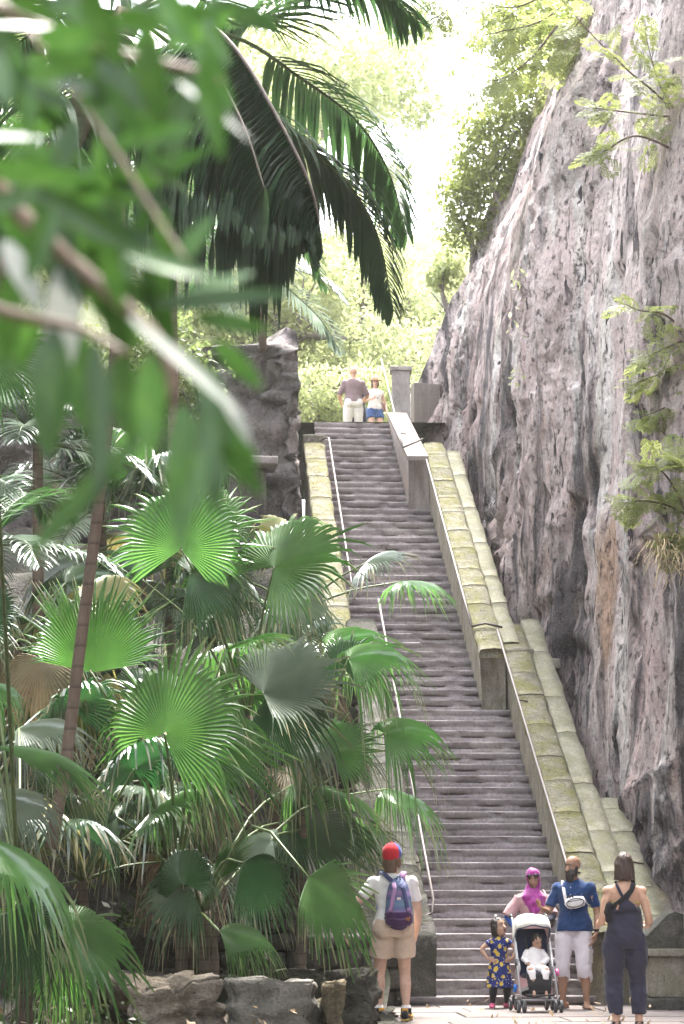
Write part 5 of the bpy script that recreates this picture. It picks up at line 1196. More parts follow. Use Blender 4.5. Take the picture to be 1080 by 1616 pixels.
class Body:
    """jointed figure, forward = +y, its own right hand = +x; joints in metres for standing height h"""
    def __init__(s, h, female=False, child=0.0, lean=0.0, bulk=1.0):
        s.h = h; s.f = female; s.ch = child; s.b = bulk
        hs = 1.0 + 0.55 * child                      # head grows for children
        s.hs = h * hs
        leg = 0.52 - 0.07 * child
        s.zhip = h * leg; s.zwaist = h * (0.615 - 0.05 * child); s.zsh = h * (0.815 - 0.045 * child); s.zneck = h * (0.845 - 0.06 * child)
        s.hipw = h * (0.056 if not female else 0.058); s.shw = h * ((0.112 if not female else 0.099) - 0.012 * child)
        s.l_ua, s.l_fa = h * 0.172 * (1 - 0.1 * child), h * 0.150 * (1 - 0.1 * child)
        s.l_th, s.l_sh = s.zhip * 0.50, s.zhip * 0.435
        s.lean = lean
    def head(s, m, c, turn=0.0, nod=0.0, tilt=0.0, face=True):
        """skull, jaw, nose, ears; c = centre of head"""
        k = s.hs; R_ = Matrix.Rotation(-turn, 3, 'Z') @ Matrix.Rotation(nod, 3, 'X') @ Matrix.Rotation(tilt, 3, 'Y'); s.R = R_; s.hc = V(c)
        def at(x, y, z): return V(c) + R_ @ V((x * k, y * k, z * k))
        s.at = at
        m.blob(at(0, -0.006, 0.016), (0.0445 * k, 0.056 * k, 0.052 * k), R_, 16)
        m.blob(at(0, 0.012, -0.020), (0.037 * k, 0.040 * k, 0.048 * k), R_, 14)
        m.blob(at(0, 0.028, -0.050), (0.022 * k, 0.022 * k, 0.017 * k), R_, 10)
        m.tube([at(0, 0.046, 0.006), at(0, 0.055, -0.010), at(0, 0.060, -0.019)], [0.006 * k, 0.0085 * k, 0.010 * k], 8, R_ @ V((0, 1, 0)), dome=True)
        for sx in (-1, 1):
            m.blob(at(sx * 0.0455, -0.006, -0.006), (0.006 * k, 0.011 * k, 0.018 * k), R_, 8)
            m.blob(at(sx * 0.020, 0.040, 0.011), (0.014 * k, 0.009 * k, 0.005 * k), R_, 8)
        m.blob(at(0, 0.046, -0.034), (0.014 * k, 0.007 * k, 0.006 * k), R_, 8)
    def face(s, parent, iris=(0.03, 0.02, 0.015), brow=(0.03, 0.02, 0.015), lip=(0.30, 0.12, 0.11), closed=False):
        k = s.hs; R_ = s.R
        for sx in (-1, 1):
            m = MB(); m.blob(s.at(sx * 0.020, 0.0425, 0.0015), (0.0085 * k, 0.006 * k, (0.0045 if not closed else 0.0015) * k), R_, 8); m.build('eye', FM('eye_white', (0.6, 0.56, 0.52)) if not closed else FM('lash', brow), parent, local=True)
            if not closed: m = MB(); m.blob(s.at(sx * 0.020, 0.0470, 0.0015), (0.0045 * k, 0.003 * k, 0.0045 * k), R_, 8); m.build('iris', FM('iris', iris), parent, local=True)
            m = MB(); m.tube([s.at(sx * 0.009, 0.0475, 0.0155), s.at(sx * 0.020, 0.0475, 0.0185), s.at(sx * 0.032, 0.041, 0.0145)], [(0.0026 * k, 0.003 * k)] * 3, 6, (0, 0, 1)); m.build('eyebrow', FM('brow' + str(brow), brow), parent, local=True)
        m = MB(); m.tube([s.at(-0.014, 0.0475, -0.0345), s.at(0, 0.0535, -0.0335), s.at(0.014, 0.0475, -0.0345)], [(0.003 * k, 0.0035 * k), (0.0045 * k, 0.004 * k), (0.003 * k, 0.0035 * k)], 8, (0, 1, 0)); m.build('mouth', FM('lips' + str(lip), lip), parent, local=True)
    def torso(s, m, infl=0.0, z0=None, z1=None, skirt=None):
        """rings from hips to neck base; infl = cloth thickness"""
        h = s.h; f = s.f; c = s.ch
        prof = [(s.zhip - 0.03 * h, 0.060, 0.052, -0.004), (s.zhip + 0.015 * h, 0.094 if f else 0.089, 0.064, -0.006), (s.zhip + 0.055 * h, 0.088 if f else 0.085, 0.060, -0.003), (s.zwaist, 0.072 if f else 0.080, 0.053, 0.0),
                (s.zwaist + 0.07 * h, 0.078 if f else 0.086, 0.056, 0.002), (s.zwaist + 0.13 * h, 0.088 if f else 0.098, 0.062, 0.003), (s.zsh - 0.032 * h, 0.094 if f else 0.106, 0.054, -0.003), (s.zsh - 0.008 * h, 0.078 if f else 0.088, 0.045, -0.007), (s.zsh + 0.012 * h, 0.054 if f else 0.060, 0.038, -0.008), (s.zneck - 0.006 * h, 0.037, 0.033, -0.008)]
        pts, rad = [], []
        for z, rx, ry, oy in prof:
            if (z0 is not None and z < z0 - 1e-6) or (z1 is not None and z > z1 + 1e-6): continue
            y = oy * h + s.lean * (z - s.zhip)
            k = 1 + c * 0.12 - (0.0 if z < s.zsh - 0.03 * h else 0.05 * c)
            pts.append(V((0, y, z))); rad.append((rx * h * s.b * k + infl, ry * h * (s.b ** 1.3) * (1 + 0.2 * c) + infl))
        m.tube(pts, rad, 24, (0, 1, 0))
    def limb_arm(s, m, side, elbow, wrist, infl=0.0, upto=1.0):
        h = s.h; sh = s.shoulder(side); k = (0.85 if s.f else 1.0) * s.b * (1 + 0.15 * s.ch); g = lambda r: r * h * k + infl
        if upto <= 1.0:
            e = sh.lerp(elbow, upto); m.tube([sh + V((-side * 0.02 * h, 0, 0.004 * h)), sh.lerp(e, 0.4), e], [g(0.031), g(0.029), g(0.029 - 0.004 * upto)], 14, (0, 1, 0.2), dome=infl == 0)
            m.blob(sh, (g(0.033), g(0.034), g(0.034)))
        else:
            q = upto - 1; w = elbow.lerp(wrist, q)
            m.tube([sh + V((-side * 0.02 * h, 0, 0.004 * h)), sh.lerp(elbow, 0.35), sh.lerp(elbow, 0.85), elbow.lerp(wrist, 0.12), elbow.lerp(wrist, min(q, 0.3)), w], [g(0.031), g(0.030), g(0.0245), g(0.0245), g(0.0245), g(0.0245 - 0.009 * q)], 14, (0, 1, 0.2), dome=infl == 0)
            m.blob(sh, (g(0.033), g(0.034), g(0.034)))
    def shoulder(s, side): return V((side * s.shw, -0.006 * s.h + s.lean * (s.zsh - s.zhip), s.zsh - 0.032 * s.h))
    def hip(s, side): return V((side * s.hipw, 0, s.zhip))
    def leg(s, m, side, knee, ankle, infl=0.0, upto=2.0, flare=0.0):
        h = s.h; hp = s.hip(side); k = s.b * (1 + 0.12 * s.ch) * (1.04 if s.f else 1.0); g = lambda r: r * h * k + infl
        if upto <= 1.0: m.tube([hp + V((0, 0, 0.02 * h)), hp.lerp(knee, 0.35), hp.lerp(knee, upto)], [g(0.046), g(0.049) + flare * 0.4, g(0.050 - 0.016 * upto) + flare], 18, (0, 1, 0))
        else:
            q = upto - 1
            pts = [hp + V((-side * 0.006 * h, 0, 0.055 * h)), hp + V((0, 0, 0.02 * h)), hp.lerp(knee, 0.3), hp.lerp(knee, 0.8), knee.lerp(ankle, 0.05)]; rd = [g(0.024), g(0.041), g(0.049), g(0.037), g(0.032)]
            for t, r in ((0.30, 0.0335), (0.55, 0.028), (0.8, 0.021), (1.0, 0.0195)):
                if t <= q + 1e-6: pts.append(knee.lerp(ankle, t) + V((0, -0.010 * h * math.sin(math.pi * min(1, t * 1.6)) * (1 if t < 0.62 else 0), 0))); rd.append(g(r) + flare * t)
            if q < 1.0: pts.append(knee.lerp(ankle, q)); rd.append(g(float(np.interp(q, [0, .3, .55, .8, 1], [.032, .0335, .028, .021, .0195]))) + flare * q)
            m.tube(pts, rd, 16, (0, 1, 0), dome=False)
    def foot(s, m, ankle, yaw, L=None, bare=True, infl=0.0):
        h = s.h; L = L or 0.150 * h; d = V((math.sin(yaw), math.cos(yaw), 0)); z = 0.022 * h
        a = V(ankle); g = V((a.x, a.y, 0))
        m.tube([g - d * 0.040 * h + V((0, 0, z)), g + d * 0.01 * h + V((0, 0, z * 1.25)), g + d * (L * 0.45) + V((0, 0, z * 0.9)), g + d * (L * 0.68) + V((0, 0, z * 0.6))], [(0.020 * h + infl, 0.021 * h + infl), (0.021 * h + infl, 0.026 * h + infl), (0.026 * h + infl, 0.017 * h + infl), (0.023 * h + infl, 0.012 * h + infl)], 12, (0, 0, 1), dome=True)
        m.tube([a + V((0, 0, 0.01 * h)), g + V((0, 0, z * 1.3))], [0.0195 * h + infl, 0.022 * h + infl], 12, (0, 1, 0))
        if bare:
            sd = V((d.y, -d.x, 0))
            for i in range(5):
                q = (i - 2) / 2; b = g + d * (L * 0.60) + sd * q * 0.019 * h + V((0, 0, 0.009 * h)); m.tube([b, b + d * (0.035 - 0.006 * abs(i - 1.0)) * h], [0.0065 * h, 0.005 * h], 6, (0, 0, 1), dome=True)
    def hand(s, m, side, wrist, d, palm, curl=0.4, k=1.0, spread=0.08, thumb=0.6):
        """palm plus five bent fingers; d = direction of the hand, palm = palm normal"""
        h = s.h * k * (1 + 0.1 * s.ch) * (0.95 if s.f else 1.0); d = V(d).normalized(); n = V(palm); n = (n - d * n.dot(d)).normalized(); x = d.cross(n) * side   # x towards the thumb
        w = V(wrist); L = 0.056 * h
        m.tube([w - d * 0.008 * h, w + d * 0.015 * h, w + d * L * 0.65, w + d * L], [(0.0155 * h, 0.011 * h), (0.019 * h, 0.011 * h), (0.0245 * h, 0.010 * h), (0.023 * h, 0.008 * h)], 12, n, dome=True)
        for i, (o, l) in enumerate(((0.0185, 0.044), (0.0065, 0.049), (-0.0058, 0.046), (-0.0175, 0.037))):
            b = w + d * (L * 0.93) + x * o * h; a = d + x * (o * 12 * spread); a.normalize(); p = [b - d * 0.01 * h, b]; c = curl * (1 + 0.12 * i)
            for q, t in ((0.45, 0.5), (0.30, 1.2), (0.25, 1.7)):
                dd = a * math.cos(c * t) + n * math.sin(c * t); p.append(p[-1] + dd * l * h * q)
            m.tube(p, [0.0062 * h, 0.0062 * h, 0.0058 * h, 0.0052 * h, 0.0044 * h], 8, n, dome=True)
        b = w + d * 0.012 * h + x * 0.016 * h; a = (d * 0.75 + x * thumb + n * 0.35).normalized(); p1 = b + a * 0.026 * h; a2 = (d * 0.9 + x * thumb * 0.3 + n * 0.45).normalized(); p2 = p1 + a2 * 0.020 * h
        m.tube([b - a * 0.008 * h, b, p1, p2, p2 + a2 * 0.010 * h], [0.009 * h, 0.0085 * h, 0.0068 * h, 0.006 * h, 0.0045 * h], 8, n, dome=True)
FMC = {}
def FM(n, c):
    if n not in FMC: FMC[n] = plain(n, c, 0.45, 0, 30, 0.05)
    return FMC[n]
def figure(spec):
    """skin body of a person; returns (root mesh, Body, joints)"""
    b = Body(spec['h'], spec.get('female', False), spec.get('child', 0), spec.get('lean', 0), spec.get('bulk', 1.0)); h = b.h; m = MB(); j = {}
    b.torso(m)
    nk = V((0, -0.006 * h + b.lean * (b.zneck - b.zhip), b.zneck - 0.03 * h)); hc = V((spec.get('hx', 0) * h, (0.008 + spec.get('hy', 0)) * h + b.lean * (b.zneck - b.zhip), h * (1 - 0.0) - 0.068 * b.hs))
    m.tube([nk, nk.lerp(hc, 0.45), hc - V((0, 0.008 * h, 0.02 * b.hs))], [0.040 * h, 0.030 * h * (1 if not b.f else 0.9), 0.031 * h], 14, (0, 1, 0))
    b.head(m, hc, spec.get('turn', 0), spec.get('nod', 0), spec.get('tilt', 0))
    for side, key in ((1, 'r'), (-1, 'l')):
        a = spec['arm_' + key]; sh = b.shoulder(side)
        e, w = ik(sh, sh + V(a['to']) * h, b.l_ua, b.l_fa, a.get('pole', (side * 0.3, -1, -0.3)))
        b.limb_arm(m, side, e, w, 0, 2.0)
        d = V(a['hd']) if 'hd' in a else (w - e)
        b.hand(m, side, w + d.normalized() * 0.008 * h, d, a.get('palm', (-side, 0, 0)), a.get('curl', 0.4))
        j['e' + key], j['w' + key] = e, w
        g = spec['leg_' + key]; hp = b.hip(side); an = V((g['at'][0] * h, g['at'][1] * h, 0.045 * h))
        kn, an = ik(hp, an, b.l_th, b.l_sh, g.get('pole', (side * 0.12, 1, 0))); j['k' + key], j['a' + key] = kn, an
        b.leg(m, side, kn, an)
        b.foot(m, an, g.get('yaw', side * 0.15))
    m.blob((-b.hipw * .85, -0.026 * h, b.zhip), (0.040 * h, 0.040 * h, 0.05 * h)); m.blob((b.hipw * .85, -0.026 * h, b.zhip), (0.040 * h, 0.040 * h, 0.05 * h))
    o = remesh('person', m, spec['skin'], None, spec.get('vox', 0.0068) , 2)
    o.location = spec['loc']; o.rotation_euler.z = spec.get('rz', 0); OFF[o.name] = V((0, 0, 0))
    tag(o, spec['label'], 'person', spec.get('group')); return o, b, j
def shirt(o, b, j, mat, hem, infl=0.018, sleeve=0.55, z1=None, wr=0.006, name='shirt', flare=0.0, vox=0.010):
    m = MB(); h = b.h; b.torso(m, infl, hem)
    # hem ring
    zz = hem; m.tube([V((0, -0.004 * h + b.lean * (zz - b.zhip), zz)), V((0, -0.003 * h, max(zz + 0.05 * h, b.zhip + 0.03 * h))), V((0, 0, b.zwaist + 0.01 * h))], [(0.092 * h * b.b + infl + flare, 0.066 * h * b.b + infl + flare), (0.090 * h * b.b + infl + flare * 0.8, 0.066 * h * b.b + infl + flare * 0.8), (0.080 * h * b.b + infl + flare * 0.3, 0.053 * h * b.b + infl + flare * 0.3)], 24, (0, 1, 0))
    for side, key in ((1, 'r'), (-1, 'l')): b.limb_arm(m, side, j['e' + key], j['w' + key], infl * 0.5 + 0.003, sleeve)
    return remesh(name, m, mat, o, vox, 3, wr, hash(name) % 7 + b.h)
def trousers(o, b, j, mat, top, upto, infl=0.018, flare=0.0, wr=0.007, name='trousers', vox=0.010, crotch=0.0):
    m = MB(); h = b.h
    m.tube([V((0, -0.008 * h, b.zhip - 0.045 * h - crotch)), V((0, -0.008 * h, b.zhip)), V((0, -0.006 * h, b.zhip + 0.03 * h)), V((0, 0, top))], [(0.070 * h + infl, 0.052 * h + infl), (0.094 * h * b.b + infl, 0.072 * h + infl), (0.091 * h * b.b + infl, 0.066 * h + infl), (0.083 * h * b.b + infl * 0.6, 0.056 * h + infl * 0.6)], 24, (0, 1, 0))
    for side, key in ((1, 'r'), (-1, 'l')):
        b.leg(m, side, j['k' + key], j['a' + key], infl, upto, flare)
        m.blob((side * b.hipw, -0.034 * h, b.zhip + 0.005 * h), (0.050 * h + infl, 0.046 * h + infl, 0.055 * h + infl))
    return remesh(name, m, mat, o, vox, 3, wr, b.h * 3, (10, 10, 7))
def hair_cap(o, b, mat, style='short', name='hair', vox=0.007, wr=0.007):
    m = MB(); k = b.hs; R_ = b.R; at = b.at
    m.blob(at(0, -0.012, 0.022), (0.0485 * k, 0.057 * k, 0.053 * k), R_, 16)
    if style == 'bob':
        m.tube([at(0, -0.012, 0.04), at(0, -0.014, 0.0), at(0, -0.016, -0.04), at(0, -0.018, -0.085)], [(0.045 * k, 0.050 * k), (0.057 * k, 0.056 * k), (0.060 * k, 0.056 * k), (0.063 * k, 0.052 * k)], 20, R_ @ V((0, 1, 0)))
    if style == 'neck':
        m.tube([at(0, -0.03, 0.02), at(0, -0.045, -0.03), at(0, -0.045, -0.085)], [(0.045 * k, 0.025 * k), (0.044 * k, 0.025 * k), (0.036 * k, 0.018 * k)], 16, R_ @ V((0, 1, 0)))
        for sx in (-1, 1): m.blob(at(sx * 0.044, -0.015, -0.03), (0.012 * k, 0.022 * k, 0.035 * k), R_)
    if style == 'girl':
        m.tube([at(0, -0.015, 0.03), at(0, -0.03, -0.03), at(0, -0.035, -0.09)], [(0.048 * k, 0.045 * k), (0.052 * k, 0.038 * k), (0.045 * k, 0.026 * k)], 16, R_ @ V((0, 1, 0)))
        for sx in (-1, 1): m.blob(at(sx * 0.046, 0.0, -0.02), (0.010 * k, 0.02 * k, 0.04 * k), R_)
    return remesh(name, m, mat, o, vox, 1, wr, 2, (55, 55, 7))

S_FAIR = skinmat('fair_skin', (0.56, 0.36, 0.27)); S_TAN = skinmat('tanned_skin', (0.52, 0.315, 0.215)); S_BROWN = skinmat('brown_skin', (0.33, 0.185, 0.12)); S_LBROWN = skinmat('light_brown_skin', (0.44, 0.27, 0.19))
def hairmat(name, a, b):
    t = NT(name); n = t.noise(t.mapping(t.co(), (1, 1, 0.07)), 95, 5, 0.7); c = t.ramp(n, [(0.3, a), (0.55, tuple((x + y) / 2 for x, y in zip(a, b))), (0.72, b)]); t.color(c); t.rough(0.42); t.bump(n, 0.9, 0.008); return t.m
H_DARK = hairmat('dark_hair', (0.012, 0.009, 0.008), (0.06, 0.045, 0.04)); H_BROWN = hairmat('brown_hair', (0.022, 0.013, 0.011), (0.13, 0.08, 0.06)); H_AUB = hairmat('auburn_hair', (0.05, 0.026, 0.015), (0.24, 0.14, 0.08))

WHITE = clothmat('white_cotton', (0.74, 0.71, 0.70)); BLACK = clothmat('black_cloth', (0.018, 0.018, 0.02))

def loc_on(px, py):
    d = V(((px - 540) / FPX, CP - (808 - py) / FPX * SP, SP + (808 - py) / FPX * CP)); t = -CH / d.z; d *= t; return V((d.x, d.y, 0))

# ---- man in the red cap, seen from behind
sp = dict(h=1.80, skin=S_FAIR, loc=loc_on(621, 1611), rz=0.05, label='young man seen from behind in a red cap, white tee and beige shorts', turn=0.42, nod=0.10, bulk=1.0, hx=0.0,
          arm_r=dict(to=(0.035, 0.12, -0.285), pole=(0.5, -1, -0.1), hd=(-0.1, 0.5, -0.6), palm=(-1, 0, 0)), arm_l=dict(to=(-0.155, 0.02, -0.265), pole=(-0.8, -0.6, 0), hd=(-0.05, 0.05, -1), palm=(0.3, 0, 0), curl=0.5),
          leg_r=dict(at=(0.074, 0.0), yaw=0.25), leg_l=dict(at=(-0.083, 0.02), yaw=-0.45))
man, b, j = figure(sp); h = b.h
b.face(man, brow=(0.12, 0.07, 0.04))
shirt(man, b, j, WHITE, b.zhip - 0.005 * h, 0.024, 0.62, name='shirt', flare=0.022, wr=0.014)
trousers(man, b, j, clothmat('beige_cotton', (0.52, 0.40, 0.31)), b.zwaist - 0.01, 0.62, 0.028, 0.022, name='shorts')
hair_cap(man, b, H_AUB, 'neck', wr=0.001)
k = b.hs; m = MB(); m.blob(b.at(0, -0.010, 0.024), (0.0575 * k, 0.069 * k, 0.062 * k), b.R, 18)
capm = MB(); Rinv = b.R.inverted()
# cut the cap at the brow line
bm = bmesh.new(); bv = [bm.verts.new(v) for v in m.v]; [bm.faces.new([bv[i] for i in f]) for f in m.f]
pl = b.at(0, 0, -0.002); geom = bm.verts[:] + bm.edges[:] + bm.faces[:]; bmesh.ops.bisect_plane(bm, geom=geom, plane_co=pl, plane_no=b.R @ V((0, -0.14, 1)), clear_inner=True)
bm.verts.index_update(); cv = [tuple(v.co) for v in bm.verts]; cf = [tuple(v.index for v in f.verts) for f in bm.faces]; bm.free()
red = clothmat('red_cap_cloth', (0.50, 0.022, 0.035)); blue = clothmat('blue_cap_cloth', (0.045, 0.06, 0.30))
cap = mesh_obj('cap', cv, cf, [red, blue], man, True, True)
for p in cap.data.polygons:
    q = Rinv @ (V(p.center) - b.hc)
    if q.x > 0.024 * k and q.y > -0.025 * k: p.material_index = 1
m = MB(); br = [b.at(-0.042, 0.035, 0.020), b.at(-0.038, 0.075, 0.014), b.at(-0.018, 0.102, 0.009), b.at(0.018, 0.102, 0.009), b.at(0.038, 0.075, 0.014), b.at(0.042, 0.035, 0.020)]
up_ = b.R @ V((0, 0, 0.004)); m.add(br + [p + up_ for p in br], [(5, 4, 3, 2, 1, 0), (6, 7, 8, 9, 10, 11)] + [(i, (i + 1) % 6, (i + 1) % 6 + 6, i + 6) for i in range(6)]); m.build('brim', blue, cap, False, True)
m = MB(); m.blob(b.at(0, -0.010, 0.0860), 0.006 * k); m.build('button', red, cap, True, True)
for side, key in ((1, 'r'), (-1, 'l')):
    a = j['a' + key]; yaw = sp['leg_' + key]['yaw']; d = V((math.sin(yaw), math.cos(yaw), 0)); sd = V((d.y, -d.x, 0)); g = V((a.x, a.y, 0))
    m = MB(); m.tube([g + V((0, 0, 0.16)), g + V((0, 0, 0.08))], [0.046, 0.048], 14, (0, 1, 0)); m.build('sock', WHITE, man, True, True)
    m = MB(); m.tube([g - d * 0.085 + V((0, 0, 0.055)), g - d * 0.02 + V((0, 0, 0.065)), g + d * 0.09 + V((0, 0, 0.05)), g + d * 0.17 + V((0, 0, 0.036))], [(0.042, 0.05), (0.046, 0.06), (0.052, 0.042), (0.046, 0.028)], 14, (0, 0, 1), dome=True)
    m.tube([g + V((0, -0.008, 0.05)), g + V((0, -0.004, 0.13))], [0.056, 0.058], 14, (0, 1, 0)); sh_ = remesh('shoe', m, BLACK, man, 0.009, 2)
    m = MB(); m.tube([g - d * 0.095 + V((0, 0, 0.016)), g + d * 0.02 + V((0, 0, 0.016)), g + d * 0.11 + V((0, 0, 0.016)), g + d * 0.185 + V((0, 0, 0.016))], [(0.043, 0.016), (0.047, 0.016), (0.055, 0.016), (0.045, 0.015)], 14, (0, 0, 1), dome=True); m.build('sole', FM('shoe_sole', (0.62, 0.42, 0.08)), sh_, True, True)
    amber = FM('amber_leather', (0.60, 0.30, 0.03))
    m = MB(); m.box(g - d * 0.062 + V((0, 0, 0.105)), (0.062, 0.02, 0.055), Matrix.Rotation(-yaw, 3, 'Z'), 0, 0.006); m.build('heel_panel', amber, sh_, True, True)
    for q in (-1, 1):
        m = MB(); m.tube([g - d * 0.075 + sd * q * 0.046 + V((0, 0, 0.065)), g + sd * q * 0.055 + V((0, 0, 0.045)), g + d * 0.07 + sd * q * 0.055 + V((0, 0, 0.055)), g + d * 0.11 + sd * q * 0.05 + V((0, 0, 0.07))], [(0.007, 0.009), (0.008, 0.012), (0.007, 0.009), (0.003, 0.004)], 8, (0, 0, 1)); m.build('side_stripe', amber, sh_, True, True)
# backpack
bpk = empty('backpack', sp['loc'] + V((0, -0.2, 0.98)), 'striped blue and purple backpack worn by the man in the red cap', 'backpack', rz=sp['rz'])
bpk.location = sp['loc']; 
def stripes():
    t = NT('woven_stripes'); z = t.sep(t.co())[2]
    n = t.noise(t.mapping(t.co(), (3, 3, 60)), 1.0, 4, 0.7)
    c = t.ramp(t.math('ADD', t.math('MULTIPLY', t.math('SUBTRACT', z, 1.0), 2.2), t.math('MULTIPLY', t.math('SUBTRACT', n, 0.5), 0.35)), [(0.02, (0.07, 0.03, 0.10)), (0.12, (0.20, 0.15, 0.33)), (0.24, (0.30, 0.19, 0.36)), (0.34, (0.09, 0.13, 0.27)), (0.46, (0.14, 0.23, 0.34)), (0.58, (0.09, 0.10, 0.24)), (0.68, (0.22, 0.13, 0.29)), (0.8, (0.07, 0.10, 0.22)), (0.95, (0.10, 0.14, 0.27))])
    w = t.noise(t.co(), 120, 2); t.color(t.mix(t.math('MULTIPLY', w, 0.3), c, (0.03, 0.03, 0.07))); t.rough(0.8); t.bump(w, 0.3, 0.003); return t.m
SM = stripes(); PUR = clothmat('purple_canvas', (0.060, 0.024, 0.085)); NAV = clothmat('navy_strap', (0.055, 0.065, 0.15)); PINK = clothmat('mauve_strap', (0.28, 0.16, 0.30))
z0 = 0.985; zt = 1.445; yb = -0.205; xo = 0.045
m = MB(); m.tube([V((xo, yb, z0)), V((xo, yb, z0 + .03)), V((xo, yb - .01, z0 + .12)), V((xo, yb, z0 + .28)), V((xo, yb + .03, z0 + .40)), V((xo, yb + .06, z0 + .455))], [(.10, .06), (.135, .085), (.142, .10), (.130, .088), (.100, .065), (.06, .03)], 24, (0, 1, 0), dome=True); remesh('bag_body', m, SM, bpk, 0.010, 3, 0.004, 3)
m = MB(); m.tube([V((xo, yb - .01, z0 - .012)), V((xo, yb - .012, z0 + .02)), V((xo, yb - .02, z0 + .10)), V((xo, yb - .02, z0 + .125))], [(.11, .07), (.142, .095), (.149, .108), (.145, .102)], 24, (0, 1, 0), dome=False); bot = remesh('bottom_panel', m, PUR, bpk, 0.010, 2, 0.006, 5)
m = MB(); m.tube([V((xo - .10, yb - .09, z0 + .06)), V((xo, yb - .137, z0 + .055)), V((xo + .10, yb - .09, z0 + .065))], [.006] * 3, 6); m.build('zip', FM('zip_violet', (0.14, 0.07, 0.17)), bpk, True, True)
m = MB(); m.tube([V((xo - .095, yb - .075, z0 + .15)), V((xo - .07, yb - .07, z0 + .32)), V((xo, yb - .055, z0 + .40)), V((xo + .07, yb - .07, z0 + .32)), V((xo + .095, yb - .075, z0 + .15))], [.008] * 5, 6); m.build('piping', NAV, bpk, True, True)
for q in (-1, 1):
    m = MB(); m.tube([V((xo + q * .055, yb - .02, z0 + .425)), V((xo + q * .045, yb - .075, z0 + .37)), V((xo + q * .085, yb - .105, z0 + .18)), V((xo + q * .095, yb - .115, z0 + .13))], [(.022, .006)] * 4, 8, (0, 1, 0)); m.build('side_strap', PINK if q < 0 else NAV, bpk, True, True)
    m = MB(); m.box(V((xo + q * .095, yb - .120, z0 + .155)), (.04, .012, .035), None, 0, .004); m.build('leather_tab', PINK, bpk, True, True)
m = MB(); m.box(V((xo - .005, yb - .098, z0 + .265)), (.042, .008, .028), None, 0, .002); m.build('patch', FM('pale_patch', (0.6, 0.5, 0.48)), bpk, False, True)
m = MB()
for q, (x_, z_) in enumerate(((.075, .06), (.092, .055), (.105, .062))): m.tube([V((xo + x_, yb - .118 + q * .010, z0 + z_ - .018)), V((xo + x_ - .006, yb - .121 + q * .010, z0 + z_)), V((xo + x_ + .004, yb - .119 + q * .010, z0 + z_ + .018))], [.004] * 3, 6)
m.build('stitched_mark', FM('orange_thread', (0.55, 0.22, 0.05)), bpk, True, True)
m = MB(); m.tube([V((xo - .02, yb + .03, z0 + .46)), V((xo - .012, yb + .01, z0 + .49)), V((xo + .012, yb + .01, z0 + .49)), V((xo + .02, yb + .03, z0 + .46))], [.007] * 4, 6); m.build('grab_loop', NAV, bpk, True, True)
for q in (-1, 1):
    m = MB(); m.tube([V((xo + q * .05, yb + .06, z0 + .43)), V((q * .09, -0.105, 1.50)), V((q * .115, -0.01, 1.525)), V((q * .12, 0.10, 1.45)), V((q * .13, 0.13, 1.30)), V((q * .165, 0.02, 1.10)), V((xo + q * .12, yb + .05, z0 + .06))], [(.030, .009)] * 4 + [(.02, .007)] * 3, 10, (0, -0.5, 0.9)); m.build('shoulder_strap', NAV if q < 0 else PINK, bpk, True, True)

# ---- woman in dungarees, seen from behind
sp = dict(h=1.70, female=True, skin=S_TAN, loc=loc_on(990, 1626), rz=0.02, label='woman with a brown bob seen from behind in dark navy crossed back dungarees', turn=0.0, nod=0.05, bulk=1.06,
          arm_r=dict(to=(0.045, 0.115, -0.205), pole=(0.15, -1, -0.7), hd=(-0.6, 0.7, 0.15), palm=(0, 0, 1), curl=0.7), arm_l=dict(to=(-0.040, 0.125, -0.195), pole=(-0.15, -1, -0.7), hd=(0.6, 0.7, 0.15), palm=(0, 0, 1), curl=0.7),
          leg_r=dict(at=(0.070, 0.0), yaw=0.15), leg_l=dict(at=(-0.060, 0.0), yaw=-0.1))
wom, b, j = figure(sp); h = b.h; b.face(wom); hair_cap(wom, b, H_BROWN, 'bob')
DNV = clothmat('dark_navy_linen', (0.034, 0.034, 0.056)); 
m = MB(); I_ = 0.030
m.tube([V((0, -.01, b.zhip - .10)), V((0, -.012, b.zhip)), V((0, -.01, b.zhip + .06)), V((0, -.004, b.zwaist + .0)), V((0, -.002, b.zwaist + .09)), V((0, 0, b.zwaist + .13))], [(.135, .115), (.178, .140), (.178, .137), (.171, .122), (.157, .112), (.143, .105)], 24, (0, 1, 0))
for side, key in ((1, 'r'), (-1, 'l')): b.leg(m, side, j['k' + key], j['a' + key], .026, 1.80, .004)
dg = remesh('dungarees', m, DNV, wom, 0.010, 3, 0.016, 4, (9, 9, 7))
# back panel narrowing to the crossing, then two straps
def ribbon(pts, w, th, name, mat, parent, nrm=(0, -1, 0.1)):
    m = MB(); m.tube(pts, [(w, th)] * len(pts) if not isinstance(w, list) else [(q, th) for q in w], 10, nrm); return m.build(name, mat, parent, True, True)
ybk = lambda z: -0.105
ribbon([V((0, -.118, b.zwaist + .085)), V((-.005, -.118, b.zwaist + .15)), V((-.015, -.116, b.zwaist + .205))], [.135, .085, .028], .012, 'back_panel', DNV, dg)
ribbon([V((-.015, -.119, b.zwaist + .19)), V((-.055, -.117, b.zwaist + .27)), V((-.088, -.085, b.zsh + .012)), V((-.085, -.02, b.zsh + .04)), V((-.08, .07, b.zsh - .04))], .015, .006, 'strap', DNV, dg)
ribbon([V((-.015, -.121, b.zwaist + .19)), V((.045, -.121, b.zwaist + .28)), V((.072, -.088, b.zsh + .012)), V((.075, -.02, b.zsh + .045)), V((.08, .07, b.zsh - .04))], .022, .006, 'strap', DNV, dg)
